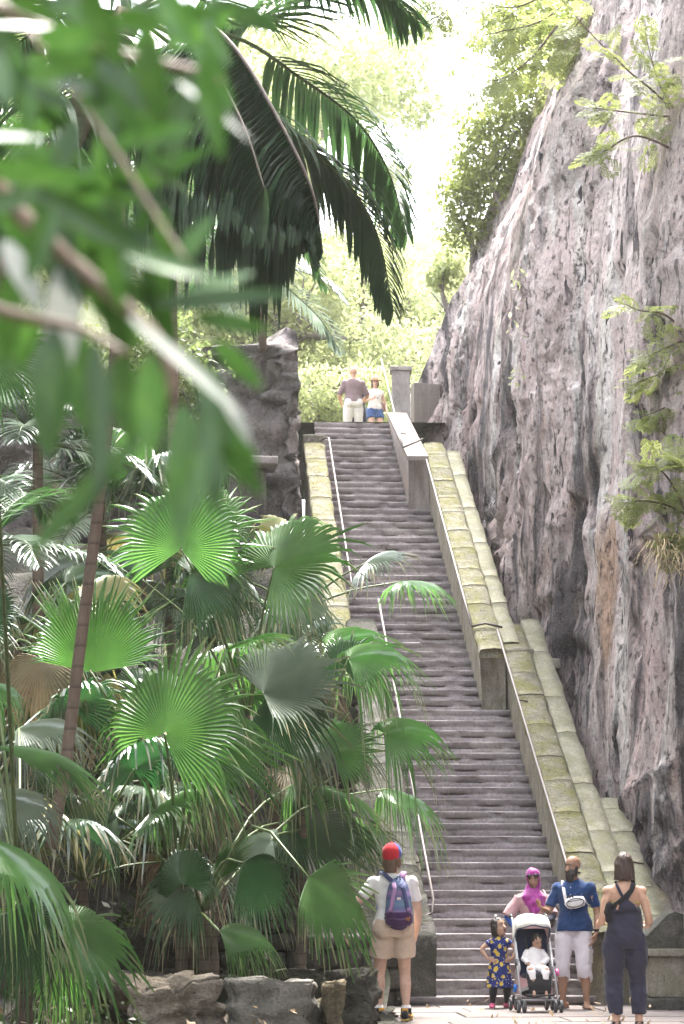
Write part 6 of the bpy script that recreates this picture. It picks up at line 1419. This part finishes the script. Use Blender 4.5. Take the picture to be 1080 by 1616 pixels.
m = MB(); m.tube([V((0, .004, b.zwaist + .165)), V((0, .004, b.zwaist + .195))], [(.154, .1065)] * 2, 26, (0, 1, 0)); m.build('bandeau', clothmat('yellow_band', (0.55, 0.48, 0.14)), wom, True, True)
for side, key in ((1, 'r'), (-1, 'l')):
    a = j['a' + key]; m = MB(); b.foot(m, a, sp['leg_' + key]['yaw'], bare=False, infl=0.006); m.v = [(x, y, z if z < 0.07 else 0.07) for x, y, z in m.v]; remesh('sandal', m, BLACK, wom, 0.009, 2)
    m = MB(); m.tube([V((a.x, a.y, .055)), V((a.x, a.y, .085))], [.042, .041], 14); m.build('ankle_strap', BLACK, wom, True, True)
bag = empty('shoulder_bag', sp['loc'], 'small black bag on a broad strap at the left side of the woman in dungarees', 'bag')
m = MB(); m.tube([V((-.165, -.02, b.zwaist + .02)), V((-.175, -.03, b.zwaist + .09)), V((-.165, -.04, b.zwaist + .15))], [(.045, .07), (.055, .085), (.04, .07)], 16, (0, 1, 0), dome=True); remesh('pouch', m, BLACK, bag, 0.010, 2, 0.004)
ribbon([V((-.16, -.08, b.zwaist + .12)), V((-.08, -.130, b.zwaist + .17)), V((-.015, -.130, b.zwaist + .225)), V((.05, -.127, b.zwaist + .29)), V((.085, -.09, b.zsh + .018)), V((.088, -.02, b.zsh + .052)), V((.06, .08, b.zsh - .04)), V((-.05, .12, b.zwaist + .15)), V((-.155, .02, b.zwaist + .12))], .024, .005, 'strap', BLACK, bag)
m = MB(); m.box(V((-.085, -.136, b.zwaist + .13)), (.016, .006, .05), Matrix.Rotation(0.3, 3, 'Y')); m.build('tag', FM('tan_tag', (0.40, 0.22, 0.12)), bag, False, True)

# ---- bearded father
sp = dict(h=1.72, skin=S_BROWN, loc=loc_on(908, 1591), rz=math.pi - 0.30, label='bald bearded man in a dark blue short sleeved shirt looking towards the woman in magenta', turn=0.55, nod=-0.12, bulk=1.05,
          arm_r=dict(to=(0.055, 0.185, -0.135), pole=(0.3, -0.5, -1), hd=(0.25, 0.7, 0.35), palm=(-0.6, 0.0, 0.8), curl=0.55), arm_l=dict(to=(-0.050, 0.06, -0.285), pole=(-0.3, -1, 0), hd=(0.25, 0.2, -1), palm=(1, 0, 0), curl=0.5),
          leg_r=dict(at=(0.070, 0.05), yaw=0.35), leg_l=dict(at=(-0.085, 0.03), yaw=-0.25))
dad, b, j = figure(sp); h = b.h; k = b.hs
b.face(dad, brow=(0.015, 0.012, 0.012), lip=(0.18, 0.08, 0.07))
m = MB(); m.tube([b.at(0, 0.030, -0.030), b.at(0, 0.038, -0.055), b.at(0, 0.040, -0.085), b.at(0, 0.030, -0.115)], [(0.036 * k, 0.024 * k), (0.037 * k, 0.026 * k), (0.030 * k, 0.022 * k), (0.012 * k, 0.010 * k)], 14, b.R @ V((0, 1, 0)), dome=True)
for sx in (-1, 1): m.tube([b.at(sx * 0.043, 0.004, 0.0), b.at(sx * 0.040, 0.016, -0.03), b.at(sx * 0.030, 0.026, -0.06)], [(0.006 * k, 0.012 * k), (0.010 * k, 0.02 * k), (0.02 * k, 0.02 * k)], 10, b.R @ V((0, 1, 0)))
m.tube([b.at(-0.020, 0.044, -0.026), b.at(0, 0.054, -0.0245), b.at(0.020, 0.044, -0.026)], [0.005 * k] * 3, 8); remesh('beard', m, H_DARK, dad, 0.006, 1, 0.004, 3, (40, 40, 30))
NAVY = clothmat('deep_blue_cotton', (0.012, 0.040, 0.125)); sh_ = shirt(dad, b, j, NAVY, b.zhip - 0.015 * h, 0.020, 0.74, name='shirt', flare=0.034, wr=0.013)
LIL = clothmat('pale_lilac_twill', (0.60, 0.54, 0.57)); tr_ = trousers(dad, b, j, LIL, b.zwaist - 0.02, 1.34, 0.026, 0.012, name='shorts', wr=0.007)
yf = 0.062 * h * 1.07 + 0.020
for z in np.linspace(b.zhip + 0.06, b.zsh - 0.04, 6):
    m = MB(); m.blob(V((0.004, yf + 0.004 - 0.03 * abs(z - b.zwaist - .12), z)), (0.007, 0.004, 0.007)); m.build('button', FM('pale_button', (0.5, 0.55, 0.62)), sh_, True, True)
ribbon([V((0, yf - 0.006, b.zhip - 0.02)), V((0, yf, b.zwaist)), V((0, yf, b.zwaist + .16)), V((0, yf - 0.035, b.zsh - .03))], .018, .004, 'placket', NAVY, sh_, (0, 1, 0))
for q in (-1, 1): ribbon([V((q * .012, yf - .045, b.zsh - .02)), V((q * .05, .035, b.zneck - .018)), V((q * .062, -.02, b.zneck + .008)), V((q * .02, -.075, b.zneck + .004))], [.016, .024, .022, .02], .006, 'collar', NAVY, sh_, (q * .6, .5, .6))
m = MB(); m.box(V((-.085, yf - .012, b.zsh - .115)), (.10, .006, .012), Matrix.Rotation(.35, 3, 'Z')); m.build('pocket_edge', FM('shirt_piping', (0.05, 0.10, 0.22)), sh_, False, True)
m = MB(); kk = b.hip(-1).lerp(j['kl'], .72); m.box(kk + V((-.082, 0.03, 0)), (.02, .11, .15), Matrix.Rotation(-.2, 3, 'Z'), 0, .006); m.box(kk + V((-.090, 0.03, .06)), (.016, .12, .045), Matrix.Rotation(-.2, 3, 'Z'), 0, .005); m.build('cargo_pocket', LIL, tr_, True, True)
for side, key in ((1, 'r'), (-1, 'l')):
    a = j['a' + key]; yaw = sp['leg_' + key]['yaw']; d = V((math.sin(yaw), math.cos(yaw), 0)); g = V((a.x, a.y, 0)); br_ = FM('brown_leather', (0.16, 0.10, 0.065))
    m = MB(); m.tube([g - d * .075 + V((0, 0, .010)), g + V((0, 0, .010)), g + d * .11 + V((0, 0, .010)), g + d * .185 + V((0, 0, .010))], [(.038, .012), (.042, .012), (.052, .012), (.042, .011)], 14, (0, 0, 1), dome=True); s_ = m.build('sandal', br_, dad, True, True)
    sd = V((d.y, -d.x, 0)); m = MB(); m.tube([g + d * .07 - sd * .052 + V((0, 0, .015)), g + d * .10 - sd * .02 + V((0, 0, .055)), g + d * .10 + sd * .02 + V((0, 0, .055)), g + d * .07 + sd * .052 + V((0, 0, .015))], [(.006, .016)] * 4, 8, d); m.build('strap', br_, s_, True, True)
fp = empty('chest_bag', sp['loc'], 'white bag with black trim strapped across the chest of the bearded man', 'bag', rz=sp['rz'])
c0 = V((-.055, yf + .050, b.zwaist + .135)); Rb = Matrix.Rotation(.18, 3, 'Y') @ Matrix.Rotation(.25, 3, 'Z')
m = MB(); m.blob(c0, (.125, .045, .072), Rb, 18); m.box(c0 - V((0, .02, 0)), (.22, .04, .12), Rb, 0, .03); bb = remesh('pouch', m, clothmat('white_nylon', (0.72, 0.69, 0.70), 0.5), fp, .009, 3, .002)
ring = [c0 + Rb @ V((.098 * math.cos(a), .037, .048 * math.sin(a) - .006)) for a in np.linspace(0, 2 * math.pi, 25)]; m = MB(); m.tube(ring, [.0045] * 25, 6, caps=False); m.build('trim', BLACK, bb, True, True)
m = MB(); m.tube([c0 + Rb @ V((-.092, .040, .016)), c0 + Rb @ V((0, .049, .02)), c0 + Rb @ V((.092, .040, .016))], [.004] * 3, 6); m.build('zip', BLACK, bb, True, True)
m = MB()
for q in (-.03, 0, .03): m.tube([c0 + Rb @ V((q + .05, .02, .062)), c0 + Rb @ V((q + .035, .03, .088))], [.011, .007], 6)
m.build('black_mark', BLACK, bb, True, True)
WN = clothmat('white_strap', (0.68, 0.65, 0.67))
ribbon([c0 + Rb @ V((.10, -.01, .03)), V((.085, yf - .005, b.zsh - .07)), V((.12, .02, b.zsh + .035)), V((.07, -.09, b.zsh - .03)), V((-.10, -.115, b.zwaist + .10)), V((-.19, -.0, b.zwaist + .09)), c0 + Rb @ V((-.11, -.01, .0))], .018, .005, 'strap', WN, fp, (0, 1, .3))
ws = MB(); ws.tube([j['wl'] + V((0, 0, .012)), j['wl'] + V((0, 0, .035))], [.034, .034], 12); ws.build('wrist_band', BLACK, dad, True, True)

# ---- mother in the magenta headscarf
sp = dict(h=1.58, female=True, skin=S_LBROWN, loc=loc_on(843, 1584), rz=math.pi + 0.15, label='woman in a magenta headscarf and dusty pink dress standing behind the pushchair', turn=0.25, nod=-0.45, tilt=0.10, bulk=1.08, hy=0.02,
          arm_r=dict(to=(0.055, 0.115, -0.235), pole=(0.8, -0.6, -0.4), hd=(0.1, 0.55, -0.5), palm=(0, -0.3, -1), curl=0.9), arm_l=dict(to=(0.055, 0.215, -0.185), pole=(-1, 0.0, -0.9), hd=(1, 0.25, 0.1), palm=(0, -1, 0.2), curl=0.35),
          leg_r=dict(at=(0.055, 0.0)), leg_l=dict(at=(-0.055, 0.0)))
mum, b, j = figure(sp); h = b.h; k = b.hs; b.face(mum, lip=(0.36, 0.12, 0.12))
ROSE = clothmat('dusty_pink_cloth', (0.50, 0.30, 0.31)); m = MB(); b.torso(m, .024, b.zhip)
m.tube([V((0, 0, b.zwaist)), V((0, -.005, b.zhip)), V((0, 0, b.zhip * .55)), V((0, 0, .035))], [(.155, .11), (.185, .14), (.20, .16), (.225, .185)], 28, (0, 1, 0))
for side, key in ((1, 'r'), (-1, 'l')):
    sh0 = b.shoulder(side); e, w = j['e' + key], j['w' + key]; m.tube([sh0, sh0.lerp(e, .5), sh0.lerp(e, .98)], [.066, .072, .085], 16, (0, 1, 0)); 
dr = remesh('dress', m, ROSE, mum, .010, 3, .010, 2, (14, 14, 3))
BLU = clothmat('blue_undersleeve', (0.014, 0.055, 0.26)); m = MB(); m.tube([b.shoulder(1).lerp(j['er'], .8), j['er'], j['er'].lerp(j['wr'], .55), j['er'].lerp(j['wr'], .95)], [.042, .044, .038, .032], 14); m.build('undersleeve', BLU, mum, True, True)
m = MB(); m.tube([b.shoulder(-1).lerp(j['el'], .8), j['el'], j['el'].lerp(j['wl'], .55), j['el'].lerp(j['wl'], .8)], [.043, .045, .040, .036], 14); m.build('undersleeve', clothmat('dark_sleeve', (0.03, 0.03, 0.06)), mum, True, True)
def scarfmat():
    t = NT('magenta_scarf'); n = t.noise(t.co(), 16, 6, 0.7, 1.0); t.color(t.ramp(n, [(0.35, (0.20, 0.012, 0.16)), (0.5, (0.42, 0.025, 0.27)), (0.62, (0.36, 0.06, 0.34)), (0.72, (0.45, 0.16, 0.40))])); t.rough(0.6); t.p.inputs['Sheen Weight'].default_value = 0.3; return t.m
SC = scarfmat(); m = MB()
# hood: shell with a face opening
m.blob(b.at(0, -.012, .012), (.056 * k, .064 * k, .064 * k), b.R, 20)
m.tube([b.at(0, -.018, .0), b.at(0, -.012, -.05), V((0, .01, b.zneck - .01)), V((.0, .03, b.zsh - .05)), V((0, .055, b.zsh - .15)), V((.01, .095, b.zsh - .245))], [(.055 * k, .050 * k), (.053 * k, .048 * k), (.095, .085), (.160, .125), (.130, .122), (.03, .06)], 24, (0, 1, .1), dome=True)
sc = remesh('headscarf', m, SC, mum, .009, 2, .010, 6, (12, 12, 12))
# push scarf out of the face opening
me_ = sc.data; fc = b.at(0, .045, -.012); Ri = b.R.inverted()
bm = bmesh.new(); bm.from_mesh(me_); dele = []
for v in bm.verts:
    q = Ri @ (v.co - b.hc)
    if q.y > .012 * k and (q.x / (.038 * k)) ** 2 + ((q.z + .008 * k) / (.050 * k)) ** 2 < 1: dele.append(v)
bmesh.ops.delete(bm, geom=dele, context='VERTS'); bm.to_mesh(me_); bm.free()
sg = empty('sunglasses', sp['loc'], 'black sunglasses pushed up on the magenta headscarf', 'sunglasses', rz=sp['rz']); BG = FM('black_lens', (0.008, 0.008, 0.01)); BG.node_tree.nodes['Principled BSDF'].inputs['Roughness'].default_value = .12
for sx in (-1, 1):
    m = MB(); m.blob(b.at(sx * .024, .055, .043), (.0185 * k, .007 * k, .0135 * k), b.R @ Matrix.Rotation(.5, 3, 'X'), 14); m.build('lens', BG, sg, True, True)
m = MB(); m.tube([b.at(-.008, .060, .045), b.at(.008, .060, .045)], [.004] * 2, 6)
for sx in (-1, 1): m.tube([b.at(sx * .042, .050, .044), b.at(sx * .060, .03, .030), b.at(sx * .062, -.01, .010)], [.004] * 3, 6)
m.build('frame', BG, sg, True, True)
hb = empty('handbag', sp['loc'], 'grey pink shoulder bag hanging behind the woman in the headscarf', 'bag', rz=sp['rz'])
m = MB(); m.tube([V((-.21, -.06, b.zwaist - .05)), V((-.225, -.06, b.zwaist + .08)), V((-.21, -.05, b.zwaist + .16))], [(.06, .10), (.065, .11), (.05, .09)], 16, (0, 1, 0), dome=True); remesh('bag_body', m, clothmat('grey_leather', (0.12, 0.10, 0.11)), hb, .010, 2, .004)
ribbon([V((-.22, -.06, b.zwaist + .17)), V((-.19, -.055, b.zsh - .03)), V((-.145, -.02, b.zsh + .035)), V((-.165, .06, b.zsh - .06)), V((-.21, .02, b.zwaist + .15))], .022, .006, 'strap', clothmat('pink_strap', (0.42, 0.25, 0.28)), hb, (-.5, 0, .6))

# ---- girl in the blue and yellow dress
sp = dict(h=1.02, female=True, child=1.0, skin=S_LBROWN, loc=loc_on(789, 1590), rz=math.pi + 0.15, label='little girl with hands on hips in a blue dress printed with yellow flowers', turn=-0.55, nod=0.22, bulk=1.0, vox=0.0055,
          arm_r=dict(to=(0.055, 0.045, -0.195), pole=(1.2, -0.55, 0.0), hd=(-0.8, 0.5, -0.3), palm=(-0.3, -0.6, 0), curl=0.3), arm_l=dict(to=(-0.055, 0.045, -0.195), pole=(-1.2, -0.55, 0.0), hd=(0.8, 0.5, -0.3), palm=(0.3, -0.6, 0), curl=0.3),
          leg_r=dict(at=(0.085, 0.0)), leg_l=dict(at=(-0.085, 0.0)))
girl, b, j = figure(sp); h = b.h; k = b.hs; b.face(girl, lip=(0.34, 0.13, 0.12)); hair_cap(girl, b, H_DARK, 'girl', vox=.006)
def floral():
    t = NT('flower_print'); co = t.co(); v = t.n.new('ShaderNodeTexVoronoi'); v.inputs['Scale'].default_value = 17; t.l.new(t.mapping(co, (1, 1, .85)), v.inputs['Vector'])
    ds = t.math('ADD', v.outputs['Distance'], t.math('MULTIPLY', t.noise(co, 45, 3), .28)); c = t.ramp(ds, [(.50, (0.60, 0.44, 0.06)), (.53, (0.52, 0.38, 0.10)), (.555, (0.012, 0.022, 0.15))])
    v2 = t.n.new('ShaderNodeTexVoronoi'); v2.inputs['Scale'].default_value = 30; t.l.new(t.mapping(co, (1, 1, 1), (.3, .2, .7)), v2.inputs['Vector'])
    c = t.mix(t.ramp(v2.outputs['Distance'], [(.20, 1), (.24, 0)]), c, (0.45, 0.44, 0.50)); t.color(c); t.rough(.8); return t.m
FLO = floral(); m = MB(); b.torso(m, .012, b.zwaist - .01)
m.tube([V((0, 0, b.zwaist + .05)), V((0, 0, b.zwaist)), V((0, 0, b.zhip)), V((0, 0, b.zhip * .72)), V((0, 0, b.zhip * .50))], [(.085, .068), (.092, .074), (.125, .105), (.145, .125), (.165, .140)], 24, (0, 1, 0))
for side, key in ((1, 'r'), (-1, 'l')): sh0 = b.shoulder(side); m.tube([sh0, sh0.lerp(j['e' + key], .42)], [.036, .044], 12)
d_ = remesh('dress', m, FLO, girl, .007, 2, .006, 1, (26, 26, 3))
for z, rx in ((b.zhip * .73, .150), (b.zwaist - .005, .096)):
    m = MB(); m.tube([V((0, 0, z)), V((0, 0, z + .012))], [(rx, rx * .84)] * 2, 24, (0, 1, 0)); m.build('frill', FLO, d_, True, True)
m = MB()
for side, key in ((1, 'r'), (-1, 'l')): b.leg(m, side, j['k' + key], j['a' + key], .008, 2.0)
remesh('leggings', m, BLACK, girl, .007, 2)
for side, key in ((1, 'r'), (-1, 'l')):
    m = MB(); b.foot(m, j['a' + key], side * .25, bare=False, infl=.010); m.v = [(x, y, min(z, .058)) for x, y, z in m.v]; remesh('shoe', m, FM('hot_pink', (0.72, 0.10, 0.24)), girl, .006, 2)
m = MB(); m.blob(b.at(.012, -.005, .078), .012 * k); m.build('hair_bow', FM('white_bow', (0.7, 0.66, 0.66)), girl, True, True)

# ---- pushchair
spl = loc_on(846, 1597); pc_ = empty('pushchair', spl, 'white hooded folding pushchair with a dark seat and double wheels', 'pushchair', rz=0.10)
SIL = plain('brushed_frame', (0.45, 0.45, 0.47), .35, .6, 40, .1); DKB = clothmat('navy_seat', (0.018, 0.024, 0.05)); CRE = clothmat('cream_hood', (0.66, 0.63, 0.58), .7); TY = plain('grey_tyre', (0.07, 0.07, 0.075), .7); WH_ = plain('wheel_hub', (0.42, 0.42, 0.44), .4, .3)
def bar(pts, r, name, mat, par, **kw): m = MB(); m.tube(pts, [r] * len(pts), 8); return m.build(name, mat, par, True, True)
wx = .205                                          # front is -y
for sx in (-1, 1):
    for (y, rad) in ((-.25, .072), (.27, .075)):
        for q in (-.032, .032):
            c0 = V((sx * wx + q, y, rad)); m = MB(); ring = [c0 + V((0, math.cos(a) * (rad - .018), math.sin(a) * (rad - .018))) for a in np.linspace(0, 2 * math.pi, 21)]; m.tube(ring, [(.016, .018)] * 21, 8, (1, 0, 0), caps=False); w_ = m.build('wheel', TY, pc_, True, True)
            m = MB(); m.tube([c0 - V((.012, 0, 0)), c0 + V((.012, 0, 0))], [rad - .034] * 2, 14); m.build('hub', WH_, w_, True, True)
        bar([V((sx * wx - .05, y, rad)), V((sx * wx + .05, y, rad))], .008, 'axle', SIL, pc_)
        bar([V((sx * wx, y, rad)), V((sx * wx, y + (.03 if y < 0 else -.03), rad + .10))], .014, 'fork', plain('dark_plastic', (.03, .03, .035), .5) if 'dark_plastic' not in bpy.data.materials else bpy.data.materials['dark_plastic'], pc_)
    bar([V((sx * wx, -.22, .16)), V((sx * .205, -.02, .48)), V((sx * .195, .20, .83)), V((sx * .20, .30, 1.00)), V((sx * .20, .36, 1.05))], .012, 'side_tube', SIL, pc_)
    bar([V((sx * wx, .24, .17)), V((sx * .205, .05, .45)), V((sx * .20, -.05, .58))], .011, 'rear_tube', SIL, pc_)
    bar([V((sx * .20, .33, 1.03)), V((sx * .20, .44, 1.06)), V((sx * .20, .47, 1.02))], .018, 'handle_grip', BLACK, pc_)
    bar([V((sx * .205, .02, .47)), V((sx * .215, -.01, .52)), V((sx * .205, .03, .57))], .016, 'hinge', bpy.data.materials['dark_plastic'], pc_)
bar([V((-wx, -.235, .14)), V((wx, -.235, .14))], .010, 'cross_tube', SIL, pc_); bar([V((-wx, .24, .17)), V((wx, .24, .17))], .010, 'cross_tube', SIL, pc_)
bar([V((-.16, -.275, .195)), V((0, -.29, .19)), V((.16, -.275, .195))], .012, 'foot_rest', bpy.data.materials['dark_plastic'], pc_)
def panel(pts, th, name, mat, par, wr=.004):
    m = MB(); m.tube([V(p) for p in pts[0]], pts[1], 16, pts[2]); return remesh(name, m, mat, par, .009, 2, wr)
panel(([(0, -.20, .42), (0, .02, .38), (0, .07, .40)], [(.165, .022), (.17, .024), (.165, .03)], (0, 0, 1)), 0, 'seat', DKB, pc_)
panel(([(0, .06, .38), (0, .12, .55), (0, .24, .82), (0, .27, .90)], [(.165, .025), (.18, .025), (.185, .025), (.17, .02)], (0, 1, -.4)), 0, 'backrest', DKB, pc_)
panel(([(0, -.20, .42), (0, -.25, .30), (0, -.27, .21)], [(.15, .016), (.14, .014), (.13, .012)], (0, 1, 0)), 0, 'leg_rest', BLACK, pc_)
for sx in (-1, 1): panel(([(sx * .185, -.05, .46), (sx * .19, .08, .56), (sx * .19, .18, .74)], [(.012, .05), (.012, .07), (.012, .06)], (0, 1, -.3)), 0, 'side_panel', clothmat('white_side', (0.62, 0.61, 0.62)), pc_)
# hood: curved shell from the back over the top to a front lip
m = MB(); nu, nv = 13, 9; vs = []
for i in range(nu):
    a = math.pi * i / (nu - 1)
    for q in range(nv):
        t = q / (nv - 1); ang = -.55 + 1.55 * t            # from behind over the top
        r = .26; y = .20 - r * math.sin(ang) * 1.0; zc = .80 + r * math.cos(ang)
        w = .205; zz = .78 + (zc - .78) * (math.sin(a) ** .28) ; yy = .22 + (y - .22) * (math.sin(a) ** .35)
        vs.append((w * math.cos(a) * (1 - .05 * t), yy, zz + .008 * math.sin(12 * t + 5 * a)))
hd = mesh_obj('hood', vs, grid_faces(nu, nv), CRE, pc_, True, True); sm = hd.modifiers.new('thick', 'SOLIDIFY'); sm.thickness = .010
lip = [vs[i * nv + nv - 1] for i in range(nu)]; bar(lip, .009, 'hood_rim', clothmat('navy_piping', (0.05, 0.07, 0.12)), hd)
lip = [vs[i * nv + 4] for i in range(nu)]; bar([V(p) + V((0, 0, .006)) for p in lip], .005, 'hood_rib', CRE, hd)
for sx in (-1, 1): bar([V((sx * .075, .20, .80)), V((sx * .06, .06, .58)), V((sx * .03, -.03, .44))], .010, 'harness', BLACK, pc_)
panel(([(0, .02, .20), (0, .12, .22), (0, .22, .21)], [(.16, .05), (.17, .06), (.15, .05)], (0, 0, 1)), 0, 'basket', BLACK, pc_)
bar([V((-.22, -.02, .30)), V((-.24, -.02, .22))], .022, 'toy', FM('bright_blue_toy', (0.02, 0.16, 0.55)), pc_)
bar([V((.24, .02, .46)), V((.25, -.01, .40))], .022, 'toy', FM('pink_toy', (0.70, 0.12, 0.32)), pc_)

# ---- baby asleep in it: seated figure made directly
SK = S_LBROWN; Rz = Matrix.Rotation(0.10, 4, 'Z'); m = MB(); k = .66
class BB: pass
bb = Body(.66, True, 1.0); bb.hs = .66 * 1.75
hip = V((0, .02, .47)); chest = V((.01, .085, .66)); m.tube([hip, hip.lerp(chest, .5) + V((0, -.015, 0)), chest, chest + V((0, .01, .03))], [(.075, .06), (.08, .065), (.075, .055), (.04, .04)], 16, (0, 1, 0), dome=True)
hc = V((.035, .055, .765)); m.tube([chest, hc], [.035, .035], 12); bb.head(m, hc, math.pi - .35, -.35, .25)
for sx in (-1, 1):
    kn = V((sx * .078, -.175, .46)); an = V((sx * .060, -.235, .275)); m.tube([hip + V((sx * .04, 0, 0)), kn], [.052, .040], 12, dome=True); m.tube([kn, kn.lerp(an, .4), an], [.038, .036, .024], 12, dome=True)
    m.tube([an + V((0, .02, -.01)), an + V((sx * .006, -.03, -.045)), an + V((sx * .008, -.05, -.075))], [(.02, .02), (.022, .017), (.018, .011)], 10, (0, 1, 0), dome=True)
    for i in range(5): p = an + V((sx * .008 + (i - 2) * .0075, -.050, -.075)); m.tube([p, p + V((0, -.006, -.018))], [.0045, .004], 6, dome=True)
    s0 = chest + V((sx * .075, 0, .0)); e = s0 + V((sx * .055, -.04, -.09)); w = V((sx * .055, -.075, .50)) if sx > 0 else V((sx * .085, -.06, .52)); m.tube([s0, e, w], [.030, .027, .020], 10, dome=True)
    bb.hand(m, -sx, w, V((-sx * .4, -.6, -.5)), V((0, .2, -1)), .5, 1.0)
baby = remesh('person', m, SK, None, .0055, 2); baby.location = spl; baby.rotation_euler.z = .10; tag(baby, 'dark haired baby asleep in white clothes in the pushchair', 'person'); OFF[baby.name] = V((0, 0, 0))
bb.face(baby, closed=True, brow=(0.05, 0.03, 0.02)); hair_cap(baby, bb, H_DARK, 'short', vox=.006)
WB = clothmat('white_babywear', (0.76, 0.73, 0.72)); m = MB(); m.tube([hip - V((0, 0, .02)), hip.lerp(chest, .5) + V((0, -.015, 0)), chest, chest + V((0, .01, .035))], [(.085, .07), (.09, .075), (.087, .065), (.055, .05)], 16, (0, 1, 0))
for sx in (-1, 1):
    s0 = chest + V((sx * .075, 0, 0)); e = s0 + V((sx * .055, -.04, -.09)); w = V((sx * .055, -.075, .50)) if sx > 0 else V((sx * .085, -.06, .52)); m.tube([s0, e, e.lerp(w, .8)], [.040, .036, .028], 12)
remesh('top', m, WB, baby, .007, 2, .004, 1, (20, 20, 20))
m = MB()
for sx in (-1, 1): kn = V((sx * .078, -.175, .46)); an = V((sx * .060, -.235, .275)); m.tube([hip + V((sx * .04, 0, 0)), kn, kn.lerp(an, .15), kn.lerp(an, .58)], [.062, .050, .050, .043], 12)
m.blob(hip, (.09, .075, .06)); remesh('leggings', m, WB, baby, .007, 2, .004, 2, (20, 20, 20))

# ---- figures at the stair head
def up_loc(px, Y): x = P(px, 660, Y).x; v = Y - D0 - SL * (x + SL * 21 - 1.9); return V((x, Y, TOPZ + 0.0 + max(0, v - TOPV) * 0.0667))
sp = dict(h=1.70, skin=S_TAN, loc=up_loc(558, 48.6), rz=0.1, label='bald man seen from behind at the stair head in mauve shirt and white trousers', turn=-0.2, nod=-0.1, bulk=1.14, vox=.010,
          arm_r=dict(to=(0.02, 0.16, -0.20), pole=(0.7, -1, -0.3)), arm_l=dict(to=(-0.03, 0.15, -0.22), pole=(-0.7, -1, -0.3)), leg_r=dict(at=(0.075, 0.0)), leg_l=dict(at=(-0.075, 0.0)))
o, b, j = figure(sp); h = b.h; shirt(o, b, j, clothmat('mauve_shirt', (0.22, 0.155, 0.16)), b.zhip + .02, .026, 0.95, vox=.013); trousers(o, b, j, clothmat('cream_trousers', (0.70, 0.65, 0.61)), b.zwaist + .02, 1.95, .026, vox=.013)
m = MB(); m.tube([V((0, 0, b.zwaist - .05)), V((0, 0, b.zwaist - .01))], [(.172, .125)] * 2, 24, (0, 1, 0)); m.build('belt', BLACK, o, True, True)
m = MB(); [m.blob(j['a' + q] * 1.0 + V((0, .06, -.04)), (.05, .13, .045)) for q in 'rl']; m.build('shoe', FM('brown_shoe', (.12, .08, .06)), o, True, True)
sp = dict(h=1.60, female=True, skin=S_FAIR, loc=up_loc(592, 49.4), rz=math.pi + .35, label='woman in a straw hat, white top and denim shorts at the stair head', turn=0.2, nod=-0.1, bulk=1.0, vox=.010,
          arm_r=dict(to=(0.03, 0.17, -0.13), pole=(0.6, -1, -0.5)), arm_l=dict(to=(-0.06, 0.05, -0.28), pole=(-0.6, -1, 0)), leg_r=dict(at=(0.05, 0.0)), leg_l=dict(at=(-0.05, 0.02)))
o, b, j = figure(sp); h = b.h; k = b.hs; b.face(o); hair_cap(o, b, H_BROWN, 'girl', vox=.009); shirt(o, b, j, clothmat('white_top', (0.72, 0.68, 0.64)), b.zhip + .03, .02, .16, vox=.012); trousers(o, b, j, clothmat('denim', (0.05, 0.10, 0.24)), b.zwaist - .02, .42, .022, .012, name='shorts', vox=.012)
m = MB(); m.tube([b.at(0, -.008, .030), b.at(0, -.008, .055), b.at(0, -.008, .082)], [(.056 * k, .062 * k), (.052 * k, .058 * k), (.040 * k, .045 * k)], 20, b.R @ V((0, 1, 0))); m.tube([b.at(0, -.006, .024), b.at(0, -.006, .032)], [(.098 * k, .104 * k), (.094 * k, .10 * k)], 24, b.R @ V((0, 1, 0))); m.build('straw_hat', plain('straw_weave', (0.48, 0.32, 0.20), .8, 0, 60, .2), o, True, True)
bg2 = empty('handbag', sp['loc'], 'brown shoulder bag at the hip of the woman in the straw hat', 'bag', rz=sp['rz']); m = MB(); m.box(V((-.17, -.03, b.zhip + .10)), (.09, .22, .22), None, .01, .03); m.build('bag_body', FM('tan_leather', (.22, .13, .10)), bg2, True, True); ribbon([V((-.17, -.03, b.zhip + .2)), V((-.02, .12, b.zwaist + .12)), V((.09, .03, b.zsh + .02))], .012, .004, 'strap', FM('tan_leather', (.22, .13, .10)), bg2, (0, 1, 0))
sp = dict(h=1.66, skin=S_LBROWN, loc=up_loc(566, 49.9), rz=math.pi, label='person in dark trousers almost hidden behind the bald man in mauve', bulk=0.95, vox=.012,
          arm_r=dict(to=(0.03, 0.12, -0.25), pole=(0.6, -1, -0.5)), arm_l=dict(to=(-0.12, 0.06, -0.24), pole=(-0.6, -1, 0)), leg_r=dict(at=(0.06, 0.0)), leg_l=dict(at=(-0.06, 0.0)))
o, b, j = figure(sp); shirt(o, b, j, clothmat('dark_top', (0.03, 0.035, 0.06)), b.zhip, .02, .6, vox=.014); trousers(o, b, j, clothmat('dark_trousers', (0.025, 0.028, 0.045)), b.zwaist, 1.95, .018, vox=.014); hair_cap(o, b, H_DARK, 'short', vox=.010)
